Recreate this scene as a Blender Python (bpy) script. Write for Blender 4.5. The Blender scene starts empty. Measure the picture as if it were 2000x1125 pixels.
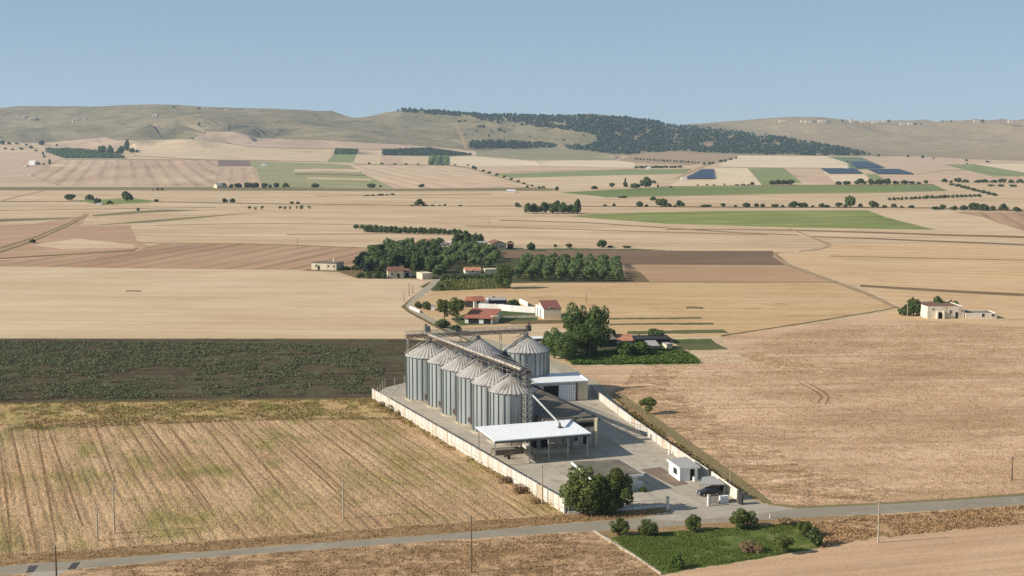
import bpy, math, random
import numpy as np
from mathutils import Vector, Matrix
from mathutils.geometry import delaunay_2d_cdt

sc = bpy.context.scene
COL = sc.collection
random.seed(7)
rng = np.random.default_rng(11)

# ------------------------------------------------------------------ camera
FPX, HOR, CAMH = 2700.0, 262.0, 66.0
PITCH = math.atan((562.5 - HOR) / FPX)
CP, SP = math.cos(PITCH), math.sin(PITCH)
cd = bpy.data.cameras.new('camera')
cd.sensor_width = 36.0
cd.lens = 36.0 * FPX / 2000.0
cd.clip_start = 1.0
cd.clip_end = 40000.0
cam = bpy.data.objects.new('camera', cd)
cam.location = (0, 0, CAMH)
cam.rotation_euler = (math.pi / 2 - PITCH, 0, 0)
COL.objects.link(cam)
sc.camera = cam


def ray(px, py):
    a, b = (px - 1000.0) / FPX, (562.5 - py) / FPX
    return np.array([a, CP + b * SP, -SP + b * CP])


def proj(p):
    x, y, z = p[0], p[1], p[2] - CAMH
    d = y * CP - z * SP
    return 1000.0 + FPX * x / d, 562.5 - FPX * (y * SP + z * CP) / d


# ------------------------------------------------------------------ terrain
ST_Y = [1800, 2200, 2600, 3000, 3400, 3800, 4200, 4600, 5000, 5600, 6400, 9600]
# rows of the skyline and slopes as seen; 'd' numbers > 1000 are drops of height behind a ridge
COLS = {
    -900: [None, None, 329, 316, 304, 291, 266, 236, 214, 'f', 'f', 'f'],
    0:    [None, None, 329, 315, 303, 290, 264, 234, 211, 'f', 'f', 'f'],
    150:  [None, None, 328, 313, 299, 283, 258, 230, 210, 'f', 'f', 'f'],
    300:  [None, None, 327, 311, 295, 275, 249, 225, 208, 'f', 'f', 'f'],
    400:  [None, None, 326, 309, 291, 267, 240, 218, 207, 'f', 'f', 'f'],
    480:  [None, None, 327, 311, 294, 273, 245, 222, 208, 'f', 'f', 'f'],
    560:  [None, None, 327, 312, 296, 276, 250, 228, 212, 'f', 'f', 'f'],
    690:  [None, None, 328, 313, 300, 283, 259, 239, 223, 'f', 'f', 'f'],
    780:  [None, None, 328, 314, 302, 288, 264, 240, 218, 'f', 'f', 'f'],
    900:  [None, None, 329, 316, 305, 292, 270, 243, 221, 'f', 'f', 'f'],
    1000: [None, None, 329, 317, 306, 296, 276, 249, 228, 'f', 'f', 'f'],
    1100: [None, None, 329, 318, 309, 299, 277, 248, 229, 'f', 'f', 'f'],
    1200: [None, None, 329, 319, 312, 303, 277, 248, 232, 'f', 'f', 'f'],
    1270: [None, None, 329, 319, 312, 302, 274, 248, 239, 'f', 'f', 'f'],
    1340: [None, None, 329, 319, 313, 301, 273, 250, 248, 256, 246, 'p'],
    1420: [None, None, 329, 319, 313, 301, 274, 256, 262, 262, 242, 'p'],
    1500: [None, None, 329, 320, 314, 302, 277, 265, 276, 264, 240, 'p'],
    1600: [None, None, 329, 320, 315, 304, 287, 280, 284, 265, 238, 'p'],
    1700: [None, None, 329, 320, 315, 306, 302, 296, 286, 264, 238, 'p'],
    1850: [None, None, 329, 320, 316, 310, 304, 297, 284, 262, 238, 'p'],
    2000: [None, None, 329, 320, 316, 311, 304, 296, 282, 260, 239, 'p'],
    2900: [None, None, 329, 320, 316, 311, 304, 296, 282, 260, 239, 'p'],
}
GY = np.arange(0, 9700, 25.0)
GC = np.arange(-900, 2901, 20.0)


def row_z(Y, yp):
    b = (562.5 - yp) / FPX
    return CAMH + Y * (-SP + b * CP) / (CP + b * SP)


def pchip(xs, ys, x):
    xs, ys = np.array(xs, float), np.array(ys, float)
    h = np.diff(xs)
    d = np.diff(ys) / h
    m = np.zeros(len(xs))
    m[0], m[-1] = d[0], d[-1]
    for i in range(1, len(xs) - 1):
        if d[i - 1] * d[i] > 0:
            w1, w2 = 2 * h[i] + h[i - 1], h[i] + 2 * h[i - 1]
            m[i] = (w1 + w2) / (w1 / d[i - 1] + w2 / d[i])
    k = np.clip(np.searchsorted(xs, x) - 1, 0, len(xs) - 2)
    t = (x - xs[k]) / h[k]
    t2, t3 = t * t, t * t * t
    return ((2 * t3 - 3 * t2 + 1) * ys[k] + (t3 - 2 * t2 + t) * h[k] * m[k]
            + (-2 * t3 + 3 * t2) * ys[k + 1] + (t3 - t2) * h[k] * m[k + 1])


def build_table():
    cs = sorted(COLS)
    tab = []
    for c in cs:
        zs = []
        for Y, v in zip(ST_Y, COLS[c]):
            if v is None:
                zs.append(0.0)
            elif v == 'f':
                zs.append(zs[-1] - 4.0)
            elif v == 'p':
                zs.append(zs[-1] + 1.0)
            else:
                zs.append(max(0.0, row_z(Y, v)))
        tab.append(pchip([0] + ST_Y, [0.0] + zs, GY))
    tab = np.array(tab)                       # cols x Y
    out = np.zeros((len(GC), len(GY)))
    for j in range(len(GY)):
        out[:, j] = pchip(cs, tab[:, j], GC)
    return out


TAB = build_table()


def vnoise(x, y, seed=0):
    xi, yi = np.floor(x).astype(np.int64), np.floor(y).astype(np.int64)
    fx, fy = x - xi, y - yi
    fx, fy = fx * fx * (3 - 2 * fx), fy * fy * (3 - 2 * fy)

    def h(a, b):
        n = (a * 374761393 + b * 668265263 + seed * 974711) & 0x7fffffff
        n = ((n ^ (n >> 13)) * 1274126177) & 0x7fffffff
        return ((n ^ (n >> 16)) & 0xffff) / 65535.0
    return ((h(xi, yi) * (1 - fx) + h(xi + 1, yi) * fx) * (1 - fy)
            + (h(xi, yi + 1) * (1 - fx) + h(xi + 1, yi + 1) * fx) * fy)


def zt(X, Y):
    X, Y = np.asarray(X, float), np.asarray(Y, float)
    c = np.clip(1000.0 + X / np.maximum(Y, 1.0) * FPX, -899.9, 2899.9)
    i = (c + 900) / 20.0
    j = np.clip(Y, 0, 9599.0) / 25.0
    i0, j0 = np.floor(i).astype(int), np.floor(j).astype(int)
    i0 = np.clip(i0, 0, len(GC) - 2)
    j0 = np.clip(j0, 0, len(GY) - 2)
    a, b = i - i0, j - j0
    z = ((TAB[i0, j0] * (1 - a) + TAB[i0 + 1, j0] * a) * (1 - b)
         + (TAB[i0, j0 + 1] * (1 - a) + TAB[i0 + 1, j0 + 1] * a) * b)
    m = np.clip((z - 18.0) / 50.0, 0, 1)
    n = (vnoise(X / 260.0, Y / 420.0, 1) - .5) * 24 + (vnoise(X / 110.0, Y / 260.0, 2) - .5) * 15 \
        + (vnoise(X / 45.0, Y / 90.0, 5) - .5) * 3.0
    top = np.clip((Y - 3300) / 600.0, 0, 1)
    mid = np.clip((z - 16.0) / 40.0, 0, 1) * np.clip((178.0 - z) / 70.0, 0, 1) * top
    gully = np.abs(vnoise(X / 210.0 + vnoise(X / 500.0, Y / 500.0, 12) * 1.5, Y / 1300.0, 8) - .5) * 2 + np.abs(vnoise(X / 95.0, Y / 700.0, 9) - .5) * .7
    return z + m * top * n * .8 + mid * (gully - .6) * 46.0


RAY_Y = np.concatenate([np.arange(60, 1600, 10.0), np.arange(1600, 9590, 8.0)])


def G(px, py, z=0.0):
    r = ray(px, py)
    t = (z - CAMH) / r[2]
    return Vector((r[0] * t, r[1] * t, z))


def T(px, py):
    """the place on the terrain that this direction looks at"""
    r = ray(px, py)
    if py > 346:
        return G(px, py)
    t = RAY_Y / r[1]
    d = CAMH + r[2] * t - zt(r[0] * t, RAY_Y)
    k = np.nonzero(d <= 0)[0]
    if len(k) == 0:
        k = [int(np.argmin(d))]
    k = max(int(k[0]), 1)
    lo, hi = RAY_Y[k - 1], RAY_Y[k]
    for _ in range(14):
        mid = (lo + hi) / 2
        tt = mid / r[1]
        if CAMH + r[2] * tt - float(zt(r[0] * tt, mid)) <= 0:
            hi = mid
        else:
            lo = mid
    tt = hi / r[1]
    return Vector((r[0] * tt, hi, float(zt(r[0] * tt, hi))))


def hgt(base, ytop):
    """height above base whose top is seen at row ytop"""
    b = (562.5 - ytop) / FPX
    y = base[1]
    return CAMH + y * (-SP + b * CP) / (CP + b * SP) - base[2]


def pxm(base):
    return FPX / (base[1] * CP - (base[2] - CAMH) * SP)


# ------------------------------------------------------------------ materials
def lin(c, k=1.0):
    o = []
    for v in c:
        v = v / 255.0
        o.append((v / 12.92 if v <= .04045 else ((v + .055) / 1.055) ** 2.4) * k)
    return tuple(o) + (1.0,)


class NT:
    def __init__(s, name):
        s.m = bpy.data.materials.new(name)
        s.m.use_nodes = True
        s.t = s.m.node_tree
        s.b = s.t.nodes['Principled BSDF']
        s.pos = None

    def n(s, typ, **kw):
        q = s.t.nodes.new(typ)
        for k, v in kw.items():
            setattr(q, k, v)
        return q

    def link(s, a, b):
        s.t.links.new(a, b)

    def position(s):
        if s.pos is None:
            s.pos = s.n('ShaderNodeNewGeometry').outputs['Position']
        return s.pos

    def mapped(s, rot, scale, vec=None):
        r = s.n('ShaderNodeMapping')
        r.vector_type = 'POINT'
        r.inputs['Rotation'].default_value = (0, 0, -rot)
        s.link(vec or s.position(), r.inputs['Vector'])
        q = s.n('ShaderNodeMapping')
        q.inputs['Scale'].default_value = scale
        s.link(r.outputs[0], q.inputs['Vector'])
        return q.outputs[0]

    def noise(s, vec, scale=1.0, detail=3.0, rough=.55, dist=0.0):
        q = s.n('ShaderNodeTexNoise')
        q.inputs['Scale'].default_value = scale
        q.inputs['Detail'].default_value = detail
        q.inputs['Roughness'].default_value = rough
        q.inputs['Distortion'].default_value = dist
        s.link(vec, q.inputs['Vector'])
        return q.outputs['Fac']

    def wave(s, vec, scale, dist=1.0, dscale=1.0, axis='Y', detail=2.0):
        q = s.n('ShaderNodeTexWave', wave_type='BANDS', bands_direction=axis)
        q.inputs['Scale'].default_value = scale
        q.inputs['Distortion'].default_value = dist
        q.inputs['Detail'].default_value = detail
        q.inputs['Detail Scale'].default_value = dscale
        s.link(vec, q.inputs['Vector'])
        return q.outputs['Fac']

    def rng(s, v, a, b, c, d):
        q = s.n('ShaderNodeMapRange')
        for i, x in enumerate((a, b, c, d)):
            q.inputs[i + 1].default_value = x
        s.link(v, q.inputs[0])
        return q.outputs[0]

    def mix(s, f, a, b, mode='MIX'):
        q = s.n('ShaderNodeMix', data_type='RGBA', blend_type=mode)
        for sock, v in ((q.inputs[0], f), (q.inputs[6], a), (q.inputs[7], b)):
            if isinstance(v, (int, float)):
                sock.default_value = v
            elif isinstance(v, tuple):
                sock.default_value = v
            else:
                s.link(v, sock)
        return q.outputs[2]

    def math(s, op, a, b=0.0):
        q = s.n('ShaderNodeMath', operation=op)
        for sock, v in ((q.inputs[0], a), (q.inputs[1], b)):
            if isinstance(v, (int, float)):
                sock.default_value = v
            else:
                s.link(v, sock)
        return q.outputs[0]

    def scale_rgb(s, col, fac):
        q = s.n('ShaderNodeVectorMath', operation='SCALE')
        if isinstance(col, tuple):
            q.inputs[0].default_value = col[:3]
        else:
            s.link(col, q.inputs[0])
        if isinstance(fac, (int, float)):
            q.inputs['Scale'].default_value = fac
        else:
            s.link(fac, q.inputs['Scale'])
        return q.outputs[0]

    def bump(s, h, strength, dist):
        q = s.n('ShaderNodeBump')
        q.inputs['Strength'].default_value = strength
        q.inputs['Distance'].default_value = dist
        s.link(h, q.inputs['Height'])
        s.link(q.outputs[0], s.b.inputs['Normal'])

    def done(s, col, rough=.9, metal=0.0, spec=.2):
        if isinstance(col, tuple):
            s.b.inputs['Base Color'].default_value = col
        else:
            s.link(col, s.b.inputs['Base Color'])
        s.b.inputs['Roughness'].default_value = rough
        s.b.inputs['Metallic'].default_value = metal
        s.b.inputs['Specular IOR Level'].default_value = spec
        return s.m


def paint(name, rgb, k=.85, rough=.7, metal=0.0, var=.12, scale=.6, spec=.3, rgb2=None, streak=False, bump=0.0):
    """weathered plain surface"""
    m = NT(name)
    c = lin(rgb, k)
    v = m.position()
    n1 = m.noise(m.mapped(0, (scale, scale, scale * (.18 if streak else 1.0))), 1.0, 5.0, .6)
    n2 = m.noise(m.mapped(.4, (scale * 7,) * 3), 1.0, 3.0)
    f = m.math('ADD', m.rng(n1, .3, .7, 1 - var, 1 + var * .7), m.rng(n2, .3, .7, -var * .4, var * .4))
    col = m.scale_rgb(c, f)
    if rgb2 is not None:
        col = m.mix(m.rng(m.noise(m.mapped(1.1, (scale * .7, scale * .7, scale * (.12 if streak else .7))), 1.0, 6.0, .65), .48, .68, 0, 1),
                    col, m.scale_rgb(lin(rgb2, k), f))
    if bump:
        m.bump(n2, bump, .03)
    return m.done(col, rough, metal, spec)


def ang(dirpx):
    a, b = G(*dirpx[0]) if dirpx[0][1] > 346 else T(*dirpx[0]), G(*dirpx[1]) if dirpx[1][1] > 346 else T(*dirpx[1])
    return math.atan2(b.y - a.y, b.x - a.x)


K_FIELD = .80


def field_mat(name, c1, c2, rot=0.0, row=0.0, rowamt=0.0, rowdist=1.0, streak=.15, sw=6.0, sl=90.0, patch=70.0,
              clump=0.0, cs=1.2, bump=0.0, bdist=.35, weed=None, weedamt=.5, wscale=18.0, k=None):
    m = NT(name)
    k = k or K_FIELD
    pv = m.mapped(rot, (1 / patch, 1 / (patch * .45), 1 / patch))
    f1 = m.rng(m.noise(pv, 1.0, 4.0, .6, .4), .35, .65, 0, 1)
    col = m.mix(f1, lin(c1, k), lin(c2, k))
    if weed is not None:
        wv = m.mapped(rot, (1 / (wscale * 2.2), 1 / wscale, 1 / wscale))
        wf = m.rng(m.noise(wv, 1.0, 5.0, .62, .6), .62 - weedamt * .22, .76 - weedamt * .1, 0, .9)
        col = m.mix(wf, col, lin(weed, k))
    val = 1.0
    sv = m.mapped(rot, (1 / sl, 1 / sw, 1 / sw))
    val = m.rng(m.noise(sv, 1.0, 3.0, .6), .3, .7, 1 - streak, 1 + streak)
    h = None
    if rowamt:
        w = m.wave(m.mapped(rot, (1.0 / row, 1.0 / row, 1.0 / row)), .1592 * 2, rowdist, .6)
        w2 = m.noise(m.mapped(rot, (1 / (row * 14), 1 / (row * 2.3), 1.0)), 1.0, 2.0)
        amt = m.rng(w2, .35, .65, .35, 1.0)
        wd = m.math('MULTIPLY', m.rng(w, .55, .95, 0, -rowamt), amt)
        val = m.math('ADD', val, wd)
        h = wd
    if clump:
        cn = m.noise(m.mapped(rot, (.55 / cs, 1 / cs, 1 / cs)), 1.0, 5.0, .62, .9)
        cn2 = m.noise(m.mapped(rot + .5, (2.6 / cs,) * 3), 1.0, 3.0, .6)
        val = m.math('ADD', val, m.rng(cn, .32, .68, -clump, clump))
        val = m.math('ADD', val, m.rng(cn2, .3, .7, -clump * .5, clump * .5))
        hh = m.math('ADD', cn, m.math('MULTIPLY', cn2, .4))
        h = hh if h is None else m.math('ADD', hh, m.math('MULTIPLY', h, 2.0))
    col = m.scale_rgb(col, val)
    if bump and h is not None:
        m.bump(h, bump, bdist)
    return m.done(col, .95, 0, .1)


# ------------------------------------------------------------------ mesh builder and tags
class MB:
    def __init__(s):
        s.v, s.f, s.mi, s.sm = [], [], [], []

    def add(s, verts, faces, mi=0, smooth=False):
        o = len(s.v)
        s.v += [tuple(p) for p in verts]
        s.f += [tuple(i + o for i in f) for f in faces]
        s.mi += [mi] * len(faces)
        s.sm += [smooth] * len(faces)
        return s

    def box(s, c, size, rz=0.0, mi=0, M=None):
        hx, hy, hz = size[0] / 2, size[1] / 2, size[2] / 2
        pts = [Vector((x, y, z)) for z in (-hz, hz) for x, y in ((-hx, -hy), (hx, -hy), (hx, hy), (-hx, hy))]
        R = M or Matrix.Rotation(rz, 3, 'Z')
        c = Vector(c)
        return s.add([c + R @ p for p in pts],
                     [(3, 2, 1, 0), (4, 5, 6, 7), (0, 1, 5, 4), (1, 2, 6, 5), (2, 3, 7, 6), (3, 0, 4, 7)], mi)

    def beam(s, a, b, w, h=None, mi=0, up=(0, 0, 1)):
        a, b = Vector(a), Vector(b)
        h = h or w
        d = b - a
        L = d.length
        x = d.normalized()
        u = Vector(up)
        if abs(x.dot(u)) > .98:
            u = Vector((1, 0, 0))
        y = u.cross(x).normalized()
        z = x.cross(y)
        M = Matrix((x, y, z)).transposed()
        return s.box((a + b) / 2, (L, w, h), mi=mi, M=M)

    def tube(s, a, b, r0, r1=None, n=8, mi=0, cap=True):
        a, b = Vector(a), Vector(b)
        r1 = r0 if r1 is None else r1
        x = (b - a).normalized()
        u = Vector((0, 0, 1)) if abs(x.z) < .95 else Vector((1, 0, 0))
        y = u.cross(x).normalized()
        z = x.cross(y)
        pts, fs = [], []
        for p, r in ((a, r0), (b, r1)):
            for i in range(n):
                t = 2 * math.pi * i / n
                pts.append(p + y * (r * math.cos(t)) + z * (r * math.sin(t)))
        for i in range(n):
            j = (i + 1) % n
            fs.append((i, j, n + j, n + i))
        s.add(pts, fs, mi, n > 6)
        if cap:
            s.add(pts[n:], [tuple(range(n))], mi)
            s.add(pts[:n], [tuple(reversed(range(n)))], mi)
        return s

    def prism(s, base, z0, z1, mi=0, top_mi=None):
        n = len(base)
        b = [Vector((p[0], p[1], z0 if not callable(z0) else z0(p))) for p in base]
        t = [Vector((p[0], p[1], z1 if not callable(z1) else z1(p))) for p in base]
        s.add(b + t, [(i, (i + 1) % n, n + (i + 1) % n, n + i) for i in range(n)], mi)
        s.add(t, [tuple(range(n))], mi if top_mi is None else top_mi)
        s.add(b, [tuple(reversed(range(n)))], mi)
        return s

    def build(s, name, mats, parent=None):
        me = bpy.data.meshes.new(name)
        off = Vector(parent_world(parent)) if parent is not None else Vector((0, 0, 0))
        me.from_pydata([Vector(p) - off for p in s.v], [], s.f)
        for m in (mats if isinstance(mats, (list, tuple)) else [mats]):
            me.materials.append(m)
        me.polygons.foreach_set('material_index', s.mi)
        me.polygons.foreach_set('use_smooth', s.sm)
        me.update()
        o = bpy.data.objects.new(name, me)
        COL.objects.link(o)
        if parent is not None:
            o.parent = parent
        return o


def parent_world(p):
    v = Vector((0, 0, 0))
    while p is not None:
        v += p.location
        p = p.parent
    return v


def tag(o, label=None, cat=None, group=None, kind=None):
    if label:
        o['label'] = label
    if cat:
        o['category'] = cat
    if group:
        o['group'] = group
    if kind:
        o['kind'] = kind
    return o


def thing(name, loc, label, cat, group=None):
    o = bpy.data.objects.new(name, None)
    o.empty_display_size = .5
    o.location = loc
    COL.objects.link(o)
    return tag(o, label, cat, group)


def copy_tree(o, parent=None):
    c = o.copy()
    COL.objects.link(c)
    if parent is not None:
        c.parent = parent
    for ch in o.children:
        copy_tree(ch, c)
    return c


ONES = ['', 'first', 'second', 'third', 'fourth', 'fifth', 'sixth', 'seventh', 'eighth', 'ninth', 'tenth', 'eleventh', 'twelfth',
        'thirteenth', 'fourteenth', 'fifteenth', 'sixteenth', 'seventeenth', 'eighteenth', 'nineteenth']
TENS = {2: 'twent', 3: 'thirt', 4: 'fort', 5: 'fift', 6: 'sixt'}


def nth(n):
    if n < 20:
        return ONES[n]
    t, u = divmod(n, 10)
    return TENS[t] + 'ieth' if u == 0 else TENS[t] + 'y-' + ONES[u]
# ------------------------------------------------------------------ ground cover materials
D_COMP = ang(((506, 825), (691, 991)))         # the direction the near field and the yard run in
M = {}
fm = field_mat
M['stubble'] = fm('pale_stubble', (216, 189, 153), (198, 168, 131), rot=ang(((300, 440), (900, 445))), streak=.16, sw=12, sl=200, patch=120, clump=.06, cs=9)
M['straw'] = fm('straw', (220, 194, 158), (206, 177, 140), rot=ang(((0, 600), (800, 605))), streak=.11, sw=5, sl=120, patch=80, clump=.05, cs=4)
M['straw_far'] = fm('straw_far', (232, 210, 176), (220, 195, 160), rot=ang(((1300, 320), (1600, 322))), streak=.11, sw=25, sl=250, patch=200, clump=.05, cs=12)
M['pink'] = fm('pink_stubble', (208, 179, 150), (197, 166, 137), rot=ang(((300, 300), (700, 300))), streak=.08, sw=22, sl=300, patch=220)
M['pinkfar'] = fm('pink_tan', (212, 183, 153), (201, 169, 138), rot=ang(((1300, 330), (1700, 334))), streak=.1, sw=26, sl=300, patch=200)
M['stripe_a'] = fm('striped_stubble', (211, 184, 150), (188, 153, 124), rot=ang(((196, 314), (168, 360))), row=26, rowamt=.24, rowdist=1.4, streak=.14, sw=16, sl=500, patch=600)
M['stripe_b'] = fm('striped_tan', (205, 176, 145), (195, 163, 132), rot=ang(((446, 328), (440, 359))), row=20, rowamt=.2, streak=.1, sw=14, sl=400)
M['stripe_c'] = fm('slanted_stubble', (220, 191, 157), (209, 177, 143), rot=ang(((745, 327), (860, 352))), row=30, rowamt=.17, rowdist=1.6, streak=.1, sw=12, sl=400)
M['brown_rows'] = fm('brown_stubble_rows', (192, 157, 125), (176, 139, 108), rot=ang(((300, 517), (480, 484))), row=15, rowamt=.26, rowdist=2.2, streak=.14, sw=9, sl=200, patch=150)
M['brown_tan'] = fm('brown_tan_stubble', (194, 158, 126), (178, 143, 112), rot=ang(((0, 480), (260, 470))), streak=.14, sw=12, sl=200, patch=120)
M['purple'] = fm('bare_grey_brown', (142, 120, 108), (128, 105, 94), rot=0, streak=.1, sw=20, sl=200)
M['green_pale'] = fm('pale_green_crop', (150, 150, 102), (168, 158, 116), rot=ang(((520, 345), (640, 347))), streak=.12, sw=30, sl=200, patch=120)
M['green_a'] = fm('green_crop', (116, 130, 76), (134, 140, 86), rot=ang(((1200, 375), (1700, 372))), streak=.10, sw=18, sl=500, patch=240)
M['green_b'] = fm('green_meadow', (120, 134, 70), (154, 152, 92), rot=ang(((1200, 430), (1700, 428))), streak=.2, sw=16, sl=140, patch=70, clump=.1, cs=8)
M['green_c'] = fm('green_far_crop', (136, 144, 92), (146, 150, 98), rot=ang(((1000, 340), (1300, 336))), streak=.08, sw=25, sl=400)
M['green_d'] = fm('blue_green_crop', (112, 124, 94), (122, 132, 98), streak=.1, sw=30, sl=300)
M['olive'] = fm('olive_grass', (128, 118, 82), (146, 128, 92), rot=ang(((0, 369), (700, 369))), streak=.12, sw=14, sl=300, patch=160)
M['meadow_hill'] = fm('dry_green_meadow', (150, 142, 106), (160, 148, 114), rot=0, streak=.08, sw=40, sl=200, patch=160)
M['slope_brown'] = fm('brown_slope', (166, 140, 110), (180, 152, 120), rot=0, streak=.1, sw=35, sl=160, patch=120)
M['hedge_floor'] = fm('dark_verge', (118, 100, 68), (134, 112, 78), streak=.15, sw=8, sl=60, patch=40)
M['dark_line'] = fm('bare_earth_line', (128, 104, 74), (142, 116, 84), streak=.15, sw=5, sl=60, patch=40)
M['plough'] = fm('ploughed_brown', (124, 99, 78), (138, 111, 88), rot=ang(((1000, 500), (1500, 503))), streak=.14, sw=5, sl=250, patch=140)
M['golden'] = fm('golden_stubble', (210, 178, 135), (200, 163, 117), rot=ang(((900, 585), (1500, 590))), streak=.15, sw=4, sl=90, patch=70, clump=.10, cs=2.6, weed=(172, 138, 92), weedamt=.3, wscale=16)
M['golden_r'] = fm('golden_field', (216, 183, 142), (212, 174, 130), rot=ang(((1560, 520), (2000, 532))), streak=.13, sw=7, sl=160, patch=100, clump=.07, cs=4, weed=(188, 154, 108), weedamt=.3, wscale=24)
M['tan_e'] = fm('tan_field', (190, 155, 120), (178, 142, 108), rot=ang(((1250, 535), (1600, 537))), streak=.08, sw=6, sl=160)
M['garden'] = fm('garden_grass', (96, 104, 58), (80, 92, 50), streak=.15, sw=3, sl=10, patch=14, clump=.18, cs=1.2, bump=.6)
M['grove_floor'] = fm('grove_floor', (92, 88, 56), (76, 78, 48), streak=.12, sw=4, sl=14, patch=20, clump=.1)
M['vegetable'] = fm('vegetable_bed', (84, 112, 46), (66, 94, 36), streak=.15, sw=1.5, sl=12, patch=9, clump=.3, cs=.9, bump=1.0, bdist=.5)
M['strip_green'] = fm('green_strip', (88, 100, 58), (108, 104, 68), rot=0, streak=.14, sw=3, sl=60, patch=30)
M['dark_crop'] = fm('dark_crop', k=1.0, c1=(72, 59, 43), c2=(86, 75, 55), rot=ang(((0, 720), (780, 718))), streak=.2, sw=2.6, sl=26, patch=24, clump=.35, cs=1.6,
                    bump=.9, bdist=.6, weed=(90, 92, 58), weedamt=.7, wscale=4.5)
M['rut'] = fm('wheel_rut', (144, 114, 80), (162, 130, 92), rot=D_COMP, streak=.2, sw=.6, sl=8, patch=6, clump=.25, cs=.8, bump=1.0)
M['near_left'] = fm('near_stubble', k=1.08, c1=(187, 155, 118), c2=(170, 138, 102), rot=D_COMP, row=2.3, rowamt=.13, rowdist=1.6, streak=.14, sw=1.5, sl=30, patch=26,
                    clump=.17, cs=.9, bump=.95, bdist=.45, weed=(132, 122, 68), weedamt=.75, wscale=10)
M['near_left_head'] = fm('weedy_headland', k=1.1, c1=(180, 148, 104), c2=(164, 138, 92), rot=D_COMP, row=5.0, rowamt=.08, rowdist=3.0, streak=.14, sw=1.6, sl=14, patch=14,
                         clump=.2, cs=1.0, bump=1.0, bdist=.45, weed=(126, 122, 62), weedamt=.85, wscale=7)
M['near_front'] = fm('rough_stubble', k=1.05, c1=(190, 157, 121), c2=(174, 141, 106), rot=ang(((200, 1110), (1100, 1060))), row=3.0, rowamt=.16, rowdist=9.0, streak=.14, sw=1.6, sl=10, patch=22,
                     clump=.26, cs=1.0, bump=1.0, bdist=.5, weed=(120, 92, 58), weedamt=.5, wscale=5)
M['near_right'] = fm('right_stubble', k=1.08, c1=(200, 167, 134), c2=(182, 149, 116), rot=ang(((1300, 830), (1900, 822))), row=6.5, rowamt=.07, rowdist=4.0, streak=.12, sw=3.4, sl=46, patch=48,
                     clump=.16, cs=1.1, bump=.85, bdist=.42, weed=(156, 126, 92), weedamt=.8, wscale=26)
M['right_rough'] = fm('lodged_stubble', k=1.1, c1=(198, 165, 131), c2=(180, 147, 113), rot=ang(((1300, 830), (1900, 822))), row=5.0, rowamt=.08, rowdist=8.0, streak=.16, sw=2.2, sl=14, patch=16,
                     clump=.36, cs=1.7, bump=1.0, bdist=.7, weed=(132, 104, 68), weedamt=.75, wscale=6)
M['lodged_dark'] = fm('lodged_dark_stubble', k=1.05, c1=(168, 136, 100), c2=(190, 156, 120), rot=0.0, streak=.2, sw=1.2, sl=9, patch=5, clump=.3, cs=1.2, bump=1.0, bdist=.5)
M['front_right'] = fm('smooth_harrowed', k=1.0, c1=(194, 160, 127), c2=(182, 147, 114), rot=ang(((1350, 1120), (1990, 1060))), row=7.0, rowamt=.10, rowdist=.8, streak=.08, sw=1.6, sl=60, patch=40,
                      clump=.08, cs=.6, bump=.6, bdist=.2)
M['rough_bank'] = fm('rough_bank', k=1.05, c1=(188, 153, 116), c2=(160, 128, 92), rot=ang(((1600, 1040), (1990, 1010))), streak=.14, sw=1.5, sl=9, patch=12,
                     clump=.26, cs=.9, bump=1.0, bdist=.6, weed=(130, 106, 70), weedamt=.6, wscale=4)
M['verge'] = fm('road_verge', (184, 150, 110), (166, 134, 92), rot=ang(((100, 1090), (900, 1040))), streak=.15, sw=.8, sl=8, patch=8, clump=.22, cs=.6, bump=1.0, bdist=.4,
                weed=(140, 116, 70), weedamt=.6, wscale=3)
M['green_near'] = fm('tall_grass', k=0.9, c1=(88, 106, 48), c2=(112, 120, 60), rot=ang(((1250, 1080), (1500, 1060))), streak=.14, sw=1.8, sl=14, patch=12, clump=.24, cs=1.0,
                     bump=1.0, bdist=.5, weed=(138, 132, 78), weedamt=.6, wscale=5)


def surface(name, c1, c2, c3=None, rot=0.0, k=.8, patch=9.0, grain=.08, joints=0.0, tyres=0.0):
    m = NT(name)
    f1 = m.rng(m.noise(m.mapped(rot, (1 / patch, 1 / (patch * .5), 1.0)), 1.0, 6.0, .62, .5), .35, .68, 0, 1)
    col = m.mix(f1, lin(c1, k), lin(c2, k))
    if c3 is not None:
        f2 = m.rng(m.noise(m.mapped(rot + .7, (2.2 / patch, 2.2 / patch, 1.0)), 1.0, 6.0, .68, 1.0), .56, .70, 0, .85)
        col = m.mix(f2, col, lin(c3, k))
    g = m.noise(m.mapped(0, (5, 5, 5)), 1.0, 3.0, .7)
    val = m.rng(g, .3, .7, 1 - grain, 1 + grain)
    if tyres:
        ty = m.noise(m.mapped(rot, (1 / 22, 1 / .9, 1.0)), 1.0, 3.0, .6, .6)
        big = m.rng(m.noise(m.mapped(rot, (1 / 16, 1 / 12, 1.0)), 1.0, 3.0), .42, .62, 0, 1)
        val = m.math('SUBTRACT', val, m.math('MULTIPLY', big, m.rng(ty, .48, .70, 0, tyres * 2)))
    if joints:
        w = m.wave(m.mapped(rot, (1 / joints, 1 / joints, 1)), .31, .0, axis='X')
        w2 = m.wave(m.mapped(rot, (1 / joints, 1 / joints, 1)), .31, .0, axis='Y')
        j = m.math('MAXIMUM', m.rng(w, .985, 1.0, 0, .12), m.rng(w2, .985, 1.0, 0, .12))
        val = m.math('SUBTRACT', val, j)
    col = m.scale_rgb(col, val)
    m.bump(g, .2, .02)
    return m.done(col, .88, 0, .25)


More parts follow.
